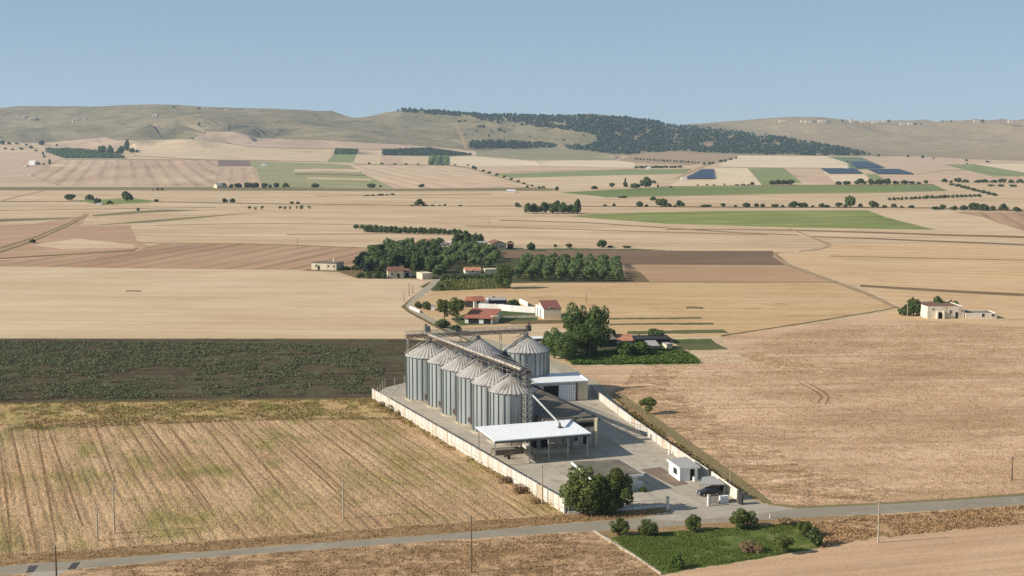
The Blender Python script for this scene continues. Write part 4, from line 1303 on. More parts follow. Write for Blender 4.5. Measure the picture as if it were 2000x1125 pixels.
for f in (.012, .36, .56, .76, .965):
    m = MB()
    p = cfl.lerp(cfr, f)
    p = p.lerp(cbl.lerp(cbr, f), .03)
    m.beam(Vector((p.x, p.y, 0)), Vector((p.x, p.y, p.z - .13)), .24)
    m.box((p.x, p.y, .1), (.5, .5, .2), AV)
    m.build('post', B['post_paint'], root)
for f in (.02, .36, .56, .965):
    m = MB()
    p = cfl.lerp(cfr, f).lerp(cbl.lerp(cbr, f), .93)
    m.beam(Vector((p.x, p.y, 0)), Vector((p.x, p.y, p.z - .15)), .22)
    m.build('post', B['post_paint'], root)
# spout from the tower to the canopy roof
root = thing('grain_spout', tb + Vector((0, 0, tz - 4.6)), 'slanting pale pipe from the elevator tower down to the white canopy', 'pipe')
sa = tb + DN * .7 + Vector((0, 0, hgt(tb, 767)))
sb_ = at_h(1093, 827, 6.3)
m = MB()
m.tube(sa, sb_, .23, n=10)
m.build('pipe', B['galv'], root)
m = MB()
m.tube(sb_, Vector((sb_.x + .1, sb_.y - .2, 5.35)), .24, n=10)
m.box(Vector((sb_.x + .1, sb_.y - .2, 5.42)), (.9, .9, .5), AV)
m.build('outlet', B['steel_dark'], root)

# things below the canopy
def rect(px0, py0, px1, py1, depth):
    a, b = G(px0, py0), G(px1, py1)
    u = (b - a).normalized()
    n = Vector((-u.y, u.x, 0))
    return [a, b, b + n * depth, a + n * depth]


r = thing('loading_platform', G(1040, 889), 'raised pale concrete loading platform under the canopy', 'platform')
m = MB()
m.prism(rect(1040, 889, 1112, 884, 7), 0, .95)
m.build('slab', B['panel'], r)
r = thing('ramp_wall', G(970, 893), 'low brown concrete ramp wall under the left end of the canopy', 'wall')
m = MB()
q = rect(966, 890, 1018, 886, 2.2)
m.prism(q, 0, 1.1)
m.build('wall_block', B['roof_brown'], r)
m = MB()
m.beam(G(1017, 882) + Vector((0, 0, .8)), G(1042, 897) + Vector((0, 0, .25)), .35, .9)
m.build('ramp_edge', B['concrete'], r)
r = thing('unloading_hopper', G(1045, 880), 'dark unloading machine standing inside the canopy', 'machine')
m = MB()
m.prism(rect(1044, 884, 1070, 882, 3.0), .96, 3.6)
m.build('housing', B['dark'], r)
m = MB()
m.prism(rect(1050, 885.5, 1056, 885, .8), .96, 2.9)
m.build('chute', B['steel'], r)
# small wheeled auger on the concrete
p = G(994, 896)
r = thing('grain_auger', p, 'small dark wheeled auger standing on the concrete under the canopy', 'machine')
m = MB()
m.beam(p + Vector((-1.0, 0, .5)), p + Vector((.9, .3, 1.05)), .35, .45)
m.build('hopper', B['steel_dark'], r)
for s in (-.45, .45):
    m = MB()
    m.tube(p + Vector((.0, s - .08, .32)), p + Vector((.0, s + .08, .32)), .32, n=14)
    m.build('wheel', B['rubber'], r)
m = MB()
m.beam(p + Vector((.9, .3, 1.05)), p + Vector((1.5, .4, .25)), .1)
m.build('handle', B['steel'], r)

# ------------------------------------------------------------------ long flat store behind the canopy
BH = 5.7
fr_ = G(1166, 869)
pr_t = at_h(1036, 751, BH)                                  # far right roof corner
un = (Vector((pr_t.x, pr_t.y, 0)) - fr_)
dep = un.length
un = un.normalized()
fl_ = G(1072, 875)
left_far = fl_ + un * dep
root = thing('storage_building', fr_, 'long low storage building with stained flat roof between silos and shed', 'building')
m = MB()
m.prism([fl_, fr_, fr_ + un * dep, left_far], 0, BH - .5)
m.build('wall', B['panel'], root)
m = MB()
n_r = Vector((un.y, -un.x, 0))
o = .35
m.prism([fl_ - un * .2, fr_ + n_r * o - un * .2, fr_ + n_r * o + un * (dep + .2), left_far + un * .2], BH - .49, BH - .15)
# standing corrugations of the roof sheets
k = int(dep / 1.3)
for i in range(k):
    a = fl_ + un * (i + .5) * dep / k
    b = fr_ + un * (i + .5) * dep / k
    m.beam(a + Vector((0, 0, BH - .12)), b + n_r * .3 + Vector((0, 0, BH - .12)), .22, .1)
m.build('roof', B['roof_brown'], root)
m = MB()
m.beam(fr_ + n_r * (o + .12) - un * .2 + Vector((0, 0, BH - .2)), fr_ + n_r * (o + .12) + un * dep + Vector((0, 0, BH - .2)), .22, .6)
m.build('roof_edge', B['shed_dark'], root)
# sloped cream end rib; near-black panel standing for the shaded front opening
uf = (fr_ - fl_).normalized()
m = MB()
m.beam(fr_ - uf * .35 - un * .35 + Vector((0, 0, 0)), fr_ - uf * .35 - un * .35 + Vector((0, 0, BH + .25)), .55, .7)
m.beam(fr_ - uf * .6 - un * .9 + Vector((0, 0, 3.2)), fr_ - uf * .35 - un * .3 + Vector((0, 0, BH + .3)), .4, .5)
m.build('end_rib', B['cream_wall'], root)
m = MB()
m.beam(fl_ + uf * 2.4 - un * .03 + Vector((0, 0, BH - 1.15)), fr_ - uf * .8 - un * .03 + Vector((0, 0, BH - 1.15)), .1, 1.0)
m.build('opening', B['dark'], root)
for f in (.12, .3, .48, .66, .84):
    m = MB()
    p = fl_.lerp(fr_, f) - un * .06
    m.beam(p, p + Vector((0, 0, BH - 1.8)), .22, .14)
    m.build('pilaster', B['steel_dark'] if f < .5 else B['panel'], root)
m = MB()
p = fl_.lerp(fr_, .56) - un * .05
m.box(p + Vector((0, 0, 2.1)), (.7, .1, 1.9), AV)
m.build('window', B['pane'], root)
m = MB()
p = fl_.lerp(fr_, .75) - un * .05
m.box(p + Vector((0, 0, 1.6)), (.9, .1, 2.6), AV)
m.build('door', B['dark'], root)


# ------------------------------------------------------------------ generic buildings
def house(name, label, A, Bp, depth, h, roof='gable', rh=1.0, wall='white_wall', tile='tile_red', cat='house', over=.3, wins=(), doors=(),
          ridge='x', chimney=False, slope=0.0, roofname='roof'):
    """front edge from A to Bp (ground points), depth going away from the viewer"""
    A, Bp = Vector(A), Vector(Bp)
    root = thing(name, A, label, cat)
    u = (Bp - A)
    u.z = 0
    L = u.length
    u.normalize()
    n = Vector((-u.y, u.x, 0))
    z0 = min(A.z, Bp.z)
    P = lambda x, y, z: A + u * x + n * y + Vector((0, 0, z0 - A.z + z))
    rz = math.atan2(u.y, u.x)
    m = MB()
    if roof == 'flat':
        c = [P(0, 0, 0), P(L, 0, 0), P(L, depth, 0), P(0, depth, 0)]
        m.prism(c, z0, z0 + h)
        m.build('wall', B[wall], root)
        m = MB()
        c = [P(-over, -over, 0), P(L + over, -over, 0), P(L + over, depth + over, 0), P(-over, depth + over, 0)]
        m.prism(c, z0 + h, z0 + h + .25)
        m.build(roofname, B[tile], root)
    elif roof == 'parapet':
        c = [P(0, 0, 0), P(L, 0, 0), P(L, depth, 0), P(0, depth, 0)]
        m.prism(c, z0, z0 + h - .45)
        t = .3
        for a, b in (((0, t / 2), (L, t / 2)), ((0, depth - t / 2), (L, depth - t / 2)), ((t / 2, t), (t / 2, depth - t)), ((L - t / 2, t), (L - t / 2, depth - t))):
            m.beam(P(a[0], a[1], h - .22), P(b[0], b[1], h - .22), t, .44)
        m.build('wall', B[wall], root)
        m = MB()
        m.prism([P(t, t, 0), P(L - t, t, 0), P(L - t, depth - t, 0), P(t, depth - t, 0)], z0 + h - .44, z0 + h - .3)
        m.build(roofname, B[tile], root)
    else:
        if roof == 'gable' and ridge == 'x':
            top = lambda y: h + rh * (1 - abs(y / depth * 2 - 1))
            prof = [(0, 0), (depth, 0), (depth, h), (depth / 2, h + rh), (0, h)]
        elif roof == 'gable':
            prof = [(0, 0), (L, 0), (L, h), (L / 2, h + rh), (0, h)]
        else:                                    # single pitch rising to the back
            prof = [(0, 0), (depth, 0), (depth, h + rh), (0, h)]
        if ridge == 'x' or roof == 'mono':
            a = [P(0, y, z) for y, z in prof]
            b = [P(L, y, z) for y, z in prof]
        else:
            a = [P(x, 0, z) for x, z in prof]
            b = [P(x, depth, z) for x, z in prof]
        k = len(prof)
        m.add(a + b, [tuple(reversed(range(k))), tuple(range(k, 2 * k))] + [(i, (i + 1) % k, k + (i + 1) % k, k + i) for i in range(k)])
        m.build('wall', B[wall], root)
        m = MB()
        th = .16

        def slab(p0, p1, q0, q1):
            nn = (Vector(p1) - Vector(p0)).cross(Vector(q0) - Vector(p0)).normalized()
            if nn.z < 0:
                nn = -nn
            lo = [Vector(x) + nn * .02 for x in (p0, p1, q1, q0)]
            hi = [x + nn * th for x in lo]
            m.add(lo + hi, [(3, 2, 1, 0), (4, 5, 6, 7), (0, 1, 5, 4), (1, 2, 6, 5), (2, 3, 7, 6), (3, 0, 4, 7)])
        if roof == 'gable' and ridge == 'x':
            dz = rh / (depth / 2) * over
            slab(P(-over, -over, h - dz), P(L + over, -over, h - dz), P(-over, depth / 2, h + rh), P(L + over, depth / 2, h + rh))
            slab(P(-over, depth + over, h - dz), P(L + over, depth + over, h - dz), P(-over, depth / 2 + .01, h + rh), P(L + over, depth / 2 + .01, h + rh))
        elif roof == 'gable':
            dz = rh / (L / 2) * over
            slab(P(-over, -over, h - dz), P(-over, depth + over, h - dz), P(L / 2, -over, h + rh), P(L / 2, depth + over, h + rh))
            slab(P(L + over, -over, h - dz), P(L + over, depth + over, h - dz), P(L / 2 + .01, -over, h + rh), P(L / 2 + .01, depth + over, h + rh))
        else:
            dz = rh / depth * over
            slab(P(-over, -over, h - dz), P(L + over, -over, h - dz), P(-over, depth + over, h + rh + dz), P(L + over, depth + over, h + rh + dz))
        m.build(roofname, B[tile], root)
    if chimney:
        m = MB()
        m.box(P(L * .75, depth * .5, h + rh * .8 + .4), (.7, .7, 1.6), rz)
        m.build('chimney', B[wall], root)
    for (x, z, w, hh) in wins:                    # x as a share of the front, z from the ground
        m = MB()
        m.box(P(L * x, -.02, z), (w + .2, .12, hh + .2), rz)
        f = m.build('window', B['white_wall'], root)
        m = MB()
        m.box(P(L * x, -.05, z), (w, .10, hh), rz)
        m.build('pane', B['pane'], f)
    for (x, w, hh) in doors:
        m = MB()
        m.box(P(L * x, -.03, hh / 2), (w, .12, hh), rz)
        m.build('door', B['dark'], root)
    root['dims'] = (L, depth, h)
    del root['dims']
    return root, P, L, rz


# white roofed shed right of the silos
sf_l, sf_r = G(1040, 795), G(1149, 790)
HS = 4.75
sr = thing('shed', sf_l, 'tall shed with white roof and pale sheet walls right of the silos', 'shed')
fl_t, fr_t = at_h(1042, 750, HS), at_h(1149.5, 744.5, HS)
br_t, bl_t = at_h(1127.5, 728.5, HS), at_h(1031, 733.5, HS)
sh = lambda p: Vector((p.x, p.y, 0))
m = MB()
ins = [fl_t.lerp(br_t, .012), fr_t.lerp(bl_t, .012), br_t.lerp(fl_t, .012), bl_t.lerp(fr_t, .012)]
m.prism([sh(p) for p in ins], 0, HS - .16)
m.build('wall', B['panel'], sr)
m = MB()
c4 = [fl_t, fr_t, br_t, bl_t]
m.prism([sh(p) for p in c4], HS - .15, HS + .1)
for a, b in zip(c4, c4[1:] + c4[:1]):
    m.beam(a.lerp(b, .01) + Vector((0, 0, .16)), a.lerp(b, .99) + Vector((0, 0, .16)), .3, .12)
m.build('roof', B['white'], sr)
us = (ins[1] - ins[0]).normalized()
ns = Vector((us.y, -us.x, 0))
LS = (ins[1] - ins[0]).length
bs = sh(ins[0])
rzs = math.atan2(us.y, us.x)
m = MB()
m.box(bs + us * (LS * .315) + ns * .03 + Vector((0, 0, 2.0)), (LS * .27, .1, 4.0), rzs)
m.build('door_opening', B['dark'], sr)  # flat dark panel, shade of the open doorway put into its colour
dd = MB()
for i in range(8):
    x = LS * (.46 + .31 * (i + .5) / 8)
    dd.box(bs + us * x + ns * .07 + Vector((0, 0, 2.05)), (LS * .31 / 8 - .06, .12, 4.1), rzs)
dd.build('sliding_door', B['white'], sr)
m = MB()
m.box(bs + us * (LS * .79) + ns * .06 + Vector((0, 0, HS / 2 - .1)), (.4, .18, HS - .25), rzs)
m.build('door_post', B['steel_dark'], sr)
m = MB()
for i in range(7):
    x = LS * (.82 + .17 * (i + .5) / 7)
    m.box(bs + us * x + ns * .05 + Vector((0, 0, HS / 2 - .1)), (.3, .07, HS - .3), rzs)
m.build('wall_ribs', B['cream_wall'], sr)

# weighbridge office with flat roof behind the yard tree
HO = 3.1
ofl, ofr, obr, obl = at_h(1158, 937, HO), at_h(1258, 925.5, HO), at_h(1210, 897, HO), at_h(1115, 901.5, HO)
root = thing('weighbridge_office', sh(ofl), 'flat roofed weighbridge office with white roof edge behind the big tree', 'building')
m = MB()
cc = [ofl, ofr, obr, obl]
cen = sum((sh(p) for p in cc), Vector()) / 4
m.prism([cen + (sh(p) - cen) * .84 for p in cc], 0, HO - .42)
m.build('wall', B['white_wall'], root)
m = MB()
m.prism([sh(p) for p in cc], HO - .41, HO)
m.build('roof_edge', B['white'], root)
m = MB()
m.prism([cen + (sh(p) - cen) * .965 for p in cc], HO + .003, HO + .05)
m.build('roof', B['roof_flat'], root)
uo = (sh(ofr) - sh(ofl)).normalized()
no = Vector((uo.y, -uo.x, 0))
w0 = cen + (sh(ofl) - cen) * .84
w1 = cen + (sh(ofr) - cen) * .84
for f in (.25, .55):
    m = MB()
    m.box(w0.lerp(w1, f) + no * .03 + Vector((0, 0, 1.6)), (1.3, .1, 1.0), math.atan2(uo.y, uo.x))
    wi = m.build('window', B['steel'], root)
    m = MB()
    m.box(w0.lerp(w1, f) + no * .06 + Vector((0, 0, 1.6)), (1.1, .1, .8), math.atan2(uo.y, uo.x))
    m.build('pane', B['pane'], wi)
p = G(1246, 953)
r = thing('concrete_block', p, 'white concrete planter wall at the corner of the office', 'planter')
m = MB()
m.box(p + Vector((-.4, 0, .5)), (2.6, 1.0, 1.0), AV + .3)
m.build('planter_wall', B['white_wall'], r)
m = MB()
m.box(p + Vector((-.4, 0, 1.05)), (2.8, 1.2, .12), AV + .3)
m.build('coping', B['white'], r)
p = G(1258.5, 957.5)
r = thing('bollard', p, 'short white bollard beside the office corner', 'bollard')
m = MB()
m.tube(p, p + Vector((0, 0, .75)), .2, .17, n=12)
m.build('shaft', B['white_wall'], r)
m = MB()
m.tube(p + Vector((0, 0, .75)), p + Vector((0, 0, .9)), .18, .05, n=12)
m.build('top', B['white_wall'], r)
p = G(1307.5, 888)
r = thing('water_standpipe', p, 'small white standpipe against the right yard wall', 'standpipe')
m = MB()
m.box(p + Vector((0, 0, .5)), (.4, .4, 1.0), AV)
m.build('pillar', B['white_wall'], r)
m = MB()
m.beam(p + Vector((0, 0, .95)), p + Vector((-.9, 0, 1.15)), .12)
m.build('spout', B['steel_dark'], r)

# gatehouse
HG = 2.75
gfl, gfr, gbr, gbl = at_h(1327, 914, HG), at_h(1367.5, 911, HG), at_h(1340, 891.5, HG), at_h(1302, 896.5, HG)
root = thing('gatehouse', sh(gfl), 'small white gatehouse with flat grey roof inside the entrance', 'building')
cg = [gfl, gfr, gbr, gbl]
cen = sum((sh(p) for p in cg), Vector()) / 4
wl = [cen + (sh(p) - cen) * .86 for p in cg]
m = MB()
m.prism(wl, 0, HG - .33)
m.build('wall', B['white'], root)
m = MB()
m.prism([sh(p) for p in cg], HG - .32, HG)
m.build('roof_edge', B['white'], root)
m = MB()
m.prism([cen + (sh(p) - cen) * .95 for p in cg], HG + .003, HG + .05)
m.build('roof', B['roof_grey'], root)
ug = (wl[1] - wl[0]).normalized()
ngf = Vector((ug.y, -ug.x, 0))
vl = (wl[0] - wl[3]).normalized()
nl = Vector((vl.y, -vl.x, 0))
rg, rl_ = math.atan2(ug.y, ug.x), math.atan2(vl.y, vl.x)
m = MB()
m.box(wl[3].lerp(wl[0], .62) + nl * .02 + Vector((0, 0, 1.45)), (2.3, .12, 1.35), rl_)
wi = m.build('window', B['white'], root)
m = MB()
m.box(wl[3].lerp(wl[0], .62) + nl * .05 + Vector((0, 0, 1.45)), (2.1, .12, 1.15), rl_)
m.build('pane', B['pane'], wi)
m = MB()
m.box(wl[0].lerp(wl[1], .70) + ngf * .02 + Vector((0, 0, 1.1)), (.9, .12, 2.15), rg)
dd = m.build('door', B['dark'], root)
m = MB()
m.box(wl[0].lerp(wl[1], .70) + ngf * .09 + ug * .3 + Vector((0, 0, 1.05)), (.08, .08, .2), rg)
m.build('handle', B['chrome'], dd)
p = wl[0].lerp(wl[1], .72) + ngf * .75
r = thing('barrel', p, 'white barrel standing in front of the gatehouse door', 'barrel')
m = MB()
m.tube(p, p + Vector((0, 0, .9)), .3, n=14)
m.build('drum', B['white'], r)
m = MB()
m.tube(p + Vector((0, 0, .9)), p + Vector((0, 0, .95)), .32, n=14)
m.build('lid', B['chrome'], r)

# carport on the right wall
HP = 2.2
pf = [at_h(1366, 946.5, HP), at_h(1417, 946, HP), at_h(1394, 929.5, HP), at_h(1372, 932, HP)]
root = thing('carport', sh(pf[0]), 'flat grey carport roof against the right wall above the black car', 'carport')
m = MB()
m.prism([sh(p) for p in pf], HP - .1, HP + .05)
m.build('roof', B['roof_grey'], root)
cen = sum((sh(p) for p in pf), Vector()) / 4
for p in pf:
    q = cen + (sh(p) - cen) * .93
    m = MB()
    m.tube(q, q + Vector((0, 0, HP - .1)), .07)
    m.build('post', B['steel'], root)


# ------------------------------------------------------------------ car
def car(px, py, head, label):
    p = G(px, py)
    root = thing('parked_car', p, label, 'car')
    u = Vector((math.cos(head), math.sin(head), 0))
    s = Vector((-u.y, u.x, 0))
    L, Wd = 4.3, 1.76
    P = lambda x, y, z: p + u * x + s * y + Vector((0, 0, z))
    prof = [(-2.1, .35), (2.05, .32), (2.15, .62), (1.95, .80), (1.05, .95), (-1.6, 1.0), (-2.1, .92), (-2.15, .55)]
    m = MB()
    k = len(prof)
    for y0, y1, sc0, sc1 in ((-Wd / 2, -Wd / 2 + .12, .96, 1.0), (-Wd / 2 + .12, Wd / 2 - .12, 1.0, 1.0), (Wd / 2 - .12, Wd / 2, 1.0, .96)):
        a = [P(x * sc0, y0, z) for x, z in prof]
        b = [P(x * sc1, y1, z) for x, z in prof]
        m.add(a + b, [tuple(range(k)), tuple(reversed(range(k, 2 * k)))] + [(k + i, k + (i + 1) % k, (i + 1) % k, i) for i in range(k)])
    m.build('body', B['black_paint'], root)
    cab = [(-1.95, .98), (1.0, .94), (.35, 1.43), (-1.2, 1.48), (-1.75, 1.3)]
    m = MB()
    a = [P(x, -.80 + max(0, z - .98) * .32, z) for x, z in cab]
    b = [P(x, .80 - max(0, z - .98) * .32, z) for x, z in cab]
    k = len(cab)
    m.add(a + b, [tuple(range(k)), tuple(reversed(range(k, 2 * k)))] + [(k + i, k + (i + 1) % k, (i + 1) % k, i) for i in range(k)])
    m.build('windows', B['pane'], root)
    m = MB()
    m.add([P(.33, -.62, 1.45), P(.33, .62, 1.45), P(-1.22, .62, 1.5), P(-1.22, -.62, 1.5), P(.33, -.62, 1.50), P(.33, .62, 1.50), P(-1.22, .62, 1.55), P(-1.22, -.62, 1.55)],
          [(3, 2, 1, 0), (4, 5, 6, 7), (0, 1, 5, 4), (1, 2, 6, 5), (2, 3, 7, 6), (3, 0, 4, 7)])
    m.build('roof', B['black_paint'], root)
    for x in (-1.32, 1.3):
        for y in (-1, 1):
            m = MB()
            m.tube(P(x, y * .62, .32), P(x, y * .90, .32), .32, n=18)
            wh = m.build('wheel', B['rubber'], root)
            m = MB()
            m.tube(P(x, y * .90, .32), P(x, y * .915, .32), .2, n=14)
            m.build('rim', B['chrome'], wh)
    for y in (-.58, .58):
        m = MB()
        m.beam(P(2.10, y - .2, .68), P(2.10, y + .2, .68), .1, .16)
        m.build('headlight', B['lamp_glass'], root)
    return root


car(1384, 967, math.radians(196), 'black car parked on the yard in front of the carport')
car(1406, 958, math.radians(195), 'dark car parked under the grey carport roof')


# ------------------------------------------------------------------ fence behind silos, poles
fpts = [G(728.5, 778.5) + Vector((.5, .6, 0)), G(752, 757), G(790, 750), G(830, 740)]
root = thing('wire_fence', fpts[0], 'thin wire fence with posts behind the left wide silo', 'fence')
m, wv = MB(), MB()
for a, b in zip(fpts[:-1], fpts[1:]):
    n = max(2, int((b - a).length / 3.2))
    for i in range(n):
        p, q = a.lerp(b, i / n), a.lerp(b, (i + 1) / n)
        m.tube(p, p + Vector((0, 0, 2.3)), .07, n=6)
        for z in (.4, .9, 1.4, 1.9, 2.2):
            wv.beam(p + Vector((0, 0, z)), q + Vector((0, 0, z)), .025)
m.build('fence_posts', B['steel_pale'], root)
wv.build('fence_wire', B['steel'], root)


def pole(px, py, top, label, mat='pole_conc', r=.15, arm=True, group='power poles in the fields', name='utility_pole'):
    p = G(px, py) if py > 346 else T(px, py)
    h = hgt(p, top)
    root = thing(name, p, label, 'pole', group)
    m = MB()
    m.tube(p, p + Vector((0, 0, h)), r, r * .62, n=10)
    m.build('pole_shaft', B[mat], root)
    if arm:
        m = MB()
        m.beam(p + Vector((-.45, 0, h - .35)), p + Vector((.45, 0, h - .35)), .09)
        m.build('crossarm', B['steel'], root)
        for s in (-.4, 0, .4):
            m = MB()
            m.tube(p + Vector((s, 0, h - .31)), p + Vector((s, 0, h - .08)), .05, .03, n=6)
            m.build('insulator', B['lamp_glass'], root)
    return root


pole(110.5, 1135, 1066, 'dark timber pole beside the road patches at the lower left', 'timber', .16)
pole(191, 1056, 990, 'shorter pale pole of the pair in the near left field')
pole(224, 1042, 952, 'taller pale pole of the pair in the near left field')
pole(671, 1012, 936, 'single pale pole in the near left field in front of the wall end')
pole(921, 1118, 1007, 'brown pole below the road in the near rough field', 'timber', .13)
pole(1059, 985, 908, 'slim pole rising from the near end of the left yard wall')
pole(1426, 951, 905, 'slim pole on the track side of the right yard wall', 'pole_conc', .10, False)
pole(1715, 1060, 976, 'pole on the rough bank below the road at the right')
pole(1976, 938, 892, 'thin pole at the right border of the big brown field', 'timber')
pole(1178, 771, 749, 'short steel lamp post behind the shed corner', 'steel', .1, False, None, 'lamp_post')
pole(1504, 1012, 1003, 'short white marker post at the road edge', 'white_wall', .12, False, None, 'marker_post')
pole(799, 578, 553, 'taller pole beside the hamlet track', 'timber')
pole(806, 574, 556, 'shorter pole beside the hamlet track', 'timber', .12)
pole(789, 589, 572, 'pole at the bend of the hamlet track', 'timber', .12)
pole(1145, 590, 571, 'thin pole behind the tall farm trees', 'timber', .12)
pole(581, 479, 465, 'far thin pole in the left stubble', 'timber', .14)
pole(956, 440, 427, 'far thin pole in the middle of the valley', 'timber', .14)
pole(1772, 620, 590, 'pale pole beside the white ruin', 'pole_conc', .14)

# pale concrete channel along the lower left edge of the grass plot
kp = [G(1160, 1038.5), G(1196, 1061), G(1232, 1083), G(1292, 1123)]
root = thing('concrete_kerb', kp[0], 'pale narrow concrete kerb along the lower left edge of the green grass plot', 'kerb')
m = MB()
for a, b in zip(kp[:-1], kp[1:]):
    n = max(2, int((b - a).length / 2.0))
    for i in range(n):
        p, q = a.lerp(b, (i + .02) / n), a.lerp(b, (i + .98) / n)
        zz = .32 + random.uniform(-.04, .05)
        m.beam(p + Vector((0, 0, zz / 2)), q + Vector((0, 0, zz / 2)), .32, zz)
m.build('kerb_blocks', B['concrete'], root)
# ------------------------------------------------------------------ farm buildings
GG = G


def farm(name, label, x0, x1, y0, y1, depth, htop, **kw):
    """front edge seen from (x0,y0) to (x1,y1); eave seen at row htop"""
    A, Bp = (G(x0, y0), G(x1, y1)) if min(y0, y1) > 346 else (T(x0, y0), T(x1, y1))
    h = hgt(A, htop)
    return house(name, label, A, Bp, depth, h, **kw)


farm('farmhouse_ruin', 'long flat roofed old house with climbing plants at the left end of the hamlet', 608, 657, 526.5, 528, 9, 513.5, roof='flat', wall='cream_wall', tile='roof_flat', over=.15,
     wins=((.2, 2.0, .9, 1.1), (.68, 2.0, .8, 1.0), (.9, 1.9, .7, .9)), doors=((.3, 1.0, 2.0),), chimney=True)
farm('farmhouse', 'cream two storey house with brown tiled roof and two dark openings beside the grove', 757.5, 788, 543.5, 543, 6, 529, roof='gable', rh=1.5, wall='cream_wall', tile='tile_old',
     wins=((.27, 2.0, 1.0, 1.1),), doors=((.68, 1.0, 2.1),))
farm('farm_shed', 'small white open shed with brown roof next to the cream house', 790, 803, 541, 540.5, 5, 531.5, roof='mono', rh=1.0, wall='white_wall', tile='tile_old', doors=((.4, 1.8, 1.9),), cat='shed')
farm('farm_barn', 'white walled barn with red roof edge at the back of the grove', 844, 869, 481, 480, 12, 471.5, roof='gable', ridge='y', rh=.8, wall='white_wall', tile='tile_red', cat='barn')
farm('farm_barn', 'low white barn wing left of the red edged barn', 822, 843, 479.5, 480.5, 10, 474, roof='mono', rh=.8, wall='white_wall', tile='white', cat='barn')
farm('farm_shed', 'small white hut right of the red edged barn', 871, 882, 480, 480, 4, 474, roof='flat', wall='white_wall', tile='white', cat='shed')
farm('farmhouse', 'pale gabled farmhouse at the edge of the ploughed field', 960, 989, 488, 487.5, 14, 476.5, roof='gable', ridge='y', rh=1.5, wall='cream_wall', tile='tile_old', wins=((.62, 1.8, 1.0, 1.0), (.82, 1.8, 1.0, 1.0)))
farm('farm_shed', 'dark open shed against the left side of the pale gabled farmhouse', 941, 958, 485, 484.5, 9, 475, roof='mono', rh=.5, wall='shed_dark', tile='roof_grey', cat='shed')
farm('farm_shed', 'small dark outbuilding right of the pale gabled farmhouse', 991, 1003, 486, 486, 6, 477, roof='gable', rh=.8, wall='shed_dark', tile='tile_old', cat='shed')
farm('farmhouse', 'low house with orange tiled roof between grove and vineyard', 909, 939, 534.5, 534, 7, 529, roof='gable', rh=1.3, wall='white_wall', tile='tile_orange', wins=((.5, 1.2, 1.0, .8),))
farm('farm_shed', 'low white flat building right of the orange roofed house', 947, 970, 534, 533.5, 5, 527, roof='flat', wall='cream_wall', tile='cream_wall', over=.05, cat='shed')
farm('farm_shed', 'pale low yard building beside the hamlet track entrance', 825, 845, 546, 545, 7, 535, roof='flat', wall='cream_wall', tile='cream_wall', over=.1, cat='shed')
# lower hamlet
farm('farmhouse', 'white house with red tiled roof and one dark window in the lower hamlet', 926, 947, 601, 600, 7, 588, roof='gable', rh=1.2, wall='white_wall', tile='tile_red', wins=((.4, 2.0, 1.3, 1.2),))
farm('farm_annex', 'dark walled annex with red roof attached left of the white house', 909, 925, 600, 600.5, 6, 587.5, roof='gable', rh=1.1, wall='shed_dark', tile='tile_red', cat='house')
farm('farm_shed', 'small white flat annex attached right of the white house', 948, 953.5, 600, 600, 5, 586, roof='flat', wall='white_wall', tile='white_wall', over=.02, cat='shed')
farm('vehicle_shelter', 'dark open vehicle shelter with pale roof edge in the lower hamlet', 957, 990, 598.5, 598, 8, 587, roof='flat', wall='shed_dark', tile='roof_grey', over=.2, cat='shelter')  # solid block, dark walls stand for the shade under the open roof
a = G(975, 600)
r = thing('farm_van', a, 'white vehicle parked in front of the dark shelter', 'van')
m = MB()
m.box(a + Vector((0, -.6, .85)), (3.6, 1.6, 1.0), .15)
m.build('body', B['white'], r)
m = MB()
m.box(a + Vector((-.2, -.6, 1.6)), (2.4, 1.5, .5), .15)
m.build('cabin', B['pane'], r)
for sx in (-1.2, 1.2):
    for sy in (-1.42, .2):
        m = MB()
        m.tube(a + Vector((sx, sy - .1, .35)), a + Vector((sx, sy + .1, .35)), .35, n=12)
        m.build('wheel', B['rubber'], r)
farm('farm_barn', 'long low red roofed barn nearest the silos in the lower hamlet', 908, 961, 631, 632.5, 13, 621, roof='mono', rh=1.6, wall='white_wall', tile='tile_red', cat='barn',
     doors=((.32, 3.6, 1.7), (.82, 2.6, 1.8)), over=.5)
farm('farm_shed', 'small cream block beside the red roofed barn', 961.5, 973.5, 631.5, 631, 4, 619.5, roof='flat', wall='cream_wall', tile='cream_wall', over=.05, cat='shed')
_, P_, L_, rz_ = farm('storage_barn', 'tall plain cream barn with maroon roof beside the tall trees', 1062, 1096, 623.5, 623, 13, 603.5, roof='mono', rh=1.4, wall='cream_wall', tile='tile_maroon', cat='barn',
                      wins=((.45, 4.0, 1.2, .7),), over=.15)
a, b = G(1046, 615), G(1061.5, 623)
house('barn_front', 'bright ribbed end wall section of the tall cream barn', a, b, .5, hgt(b, 603), roof='flat', wall='white_wall', tile='white_wall', over=.02, cat='wall', doors=((.3, .8, 3.2), (.62, .8, 3.2)))
wall_run('garden_wall', 'long white garden wall between the white house and the cream barn', [G(935, 604), G(975, 606), G(1000, 608.5), G(1045, 611.5)], 2.3, B['white_wall'], ledge=False, post=False, panel=40)
wall_run('garden_wall', 'short white wall segment running back behind the dark shelter', [G(1015, 592), G(1031, 599)], 1.8, B['white_wall'], ledge=False, post=False, panel=5)
wall_run('garden_wall', 'low white kerb wall at the bend of the hamlet track', [G(800, 602), G(820, 611)], 1.0, B['white_wall'], ledge=False, post=False, panel=4)
wall_run('garden_wall', 'thin pale fence wall across the green barn yard', [G(982, 621), G(1050, 620)], .7, B['old_wall'], ledge=False, post=False, panel=4)
farm('farm_shed', 'little white hut among the bushes at the track bend', 842, 849, 606.5, 606.5, 3, 598, roof='flat', wall='white_wall', tile='roof_grey', over=.1, cat='shed')
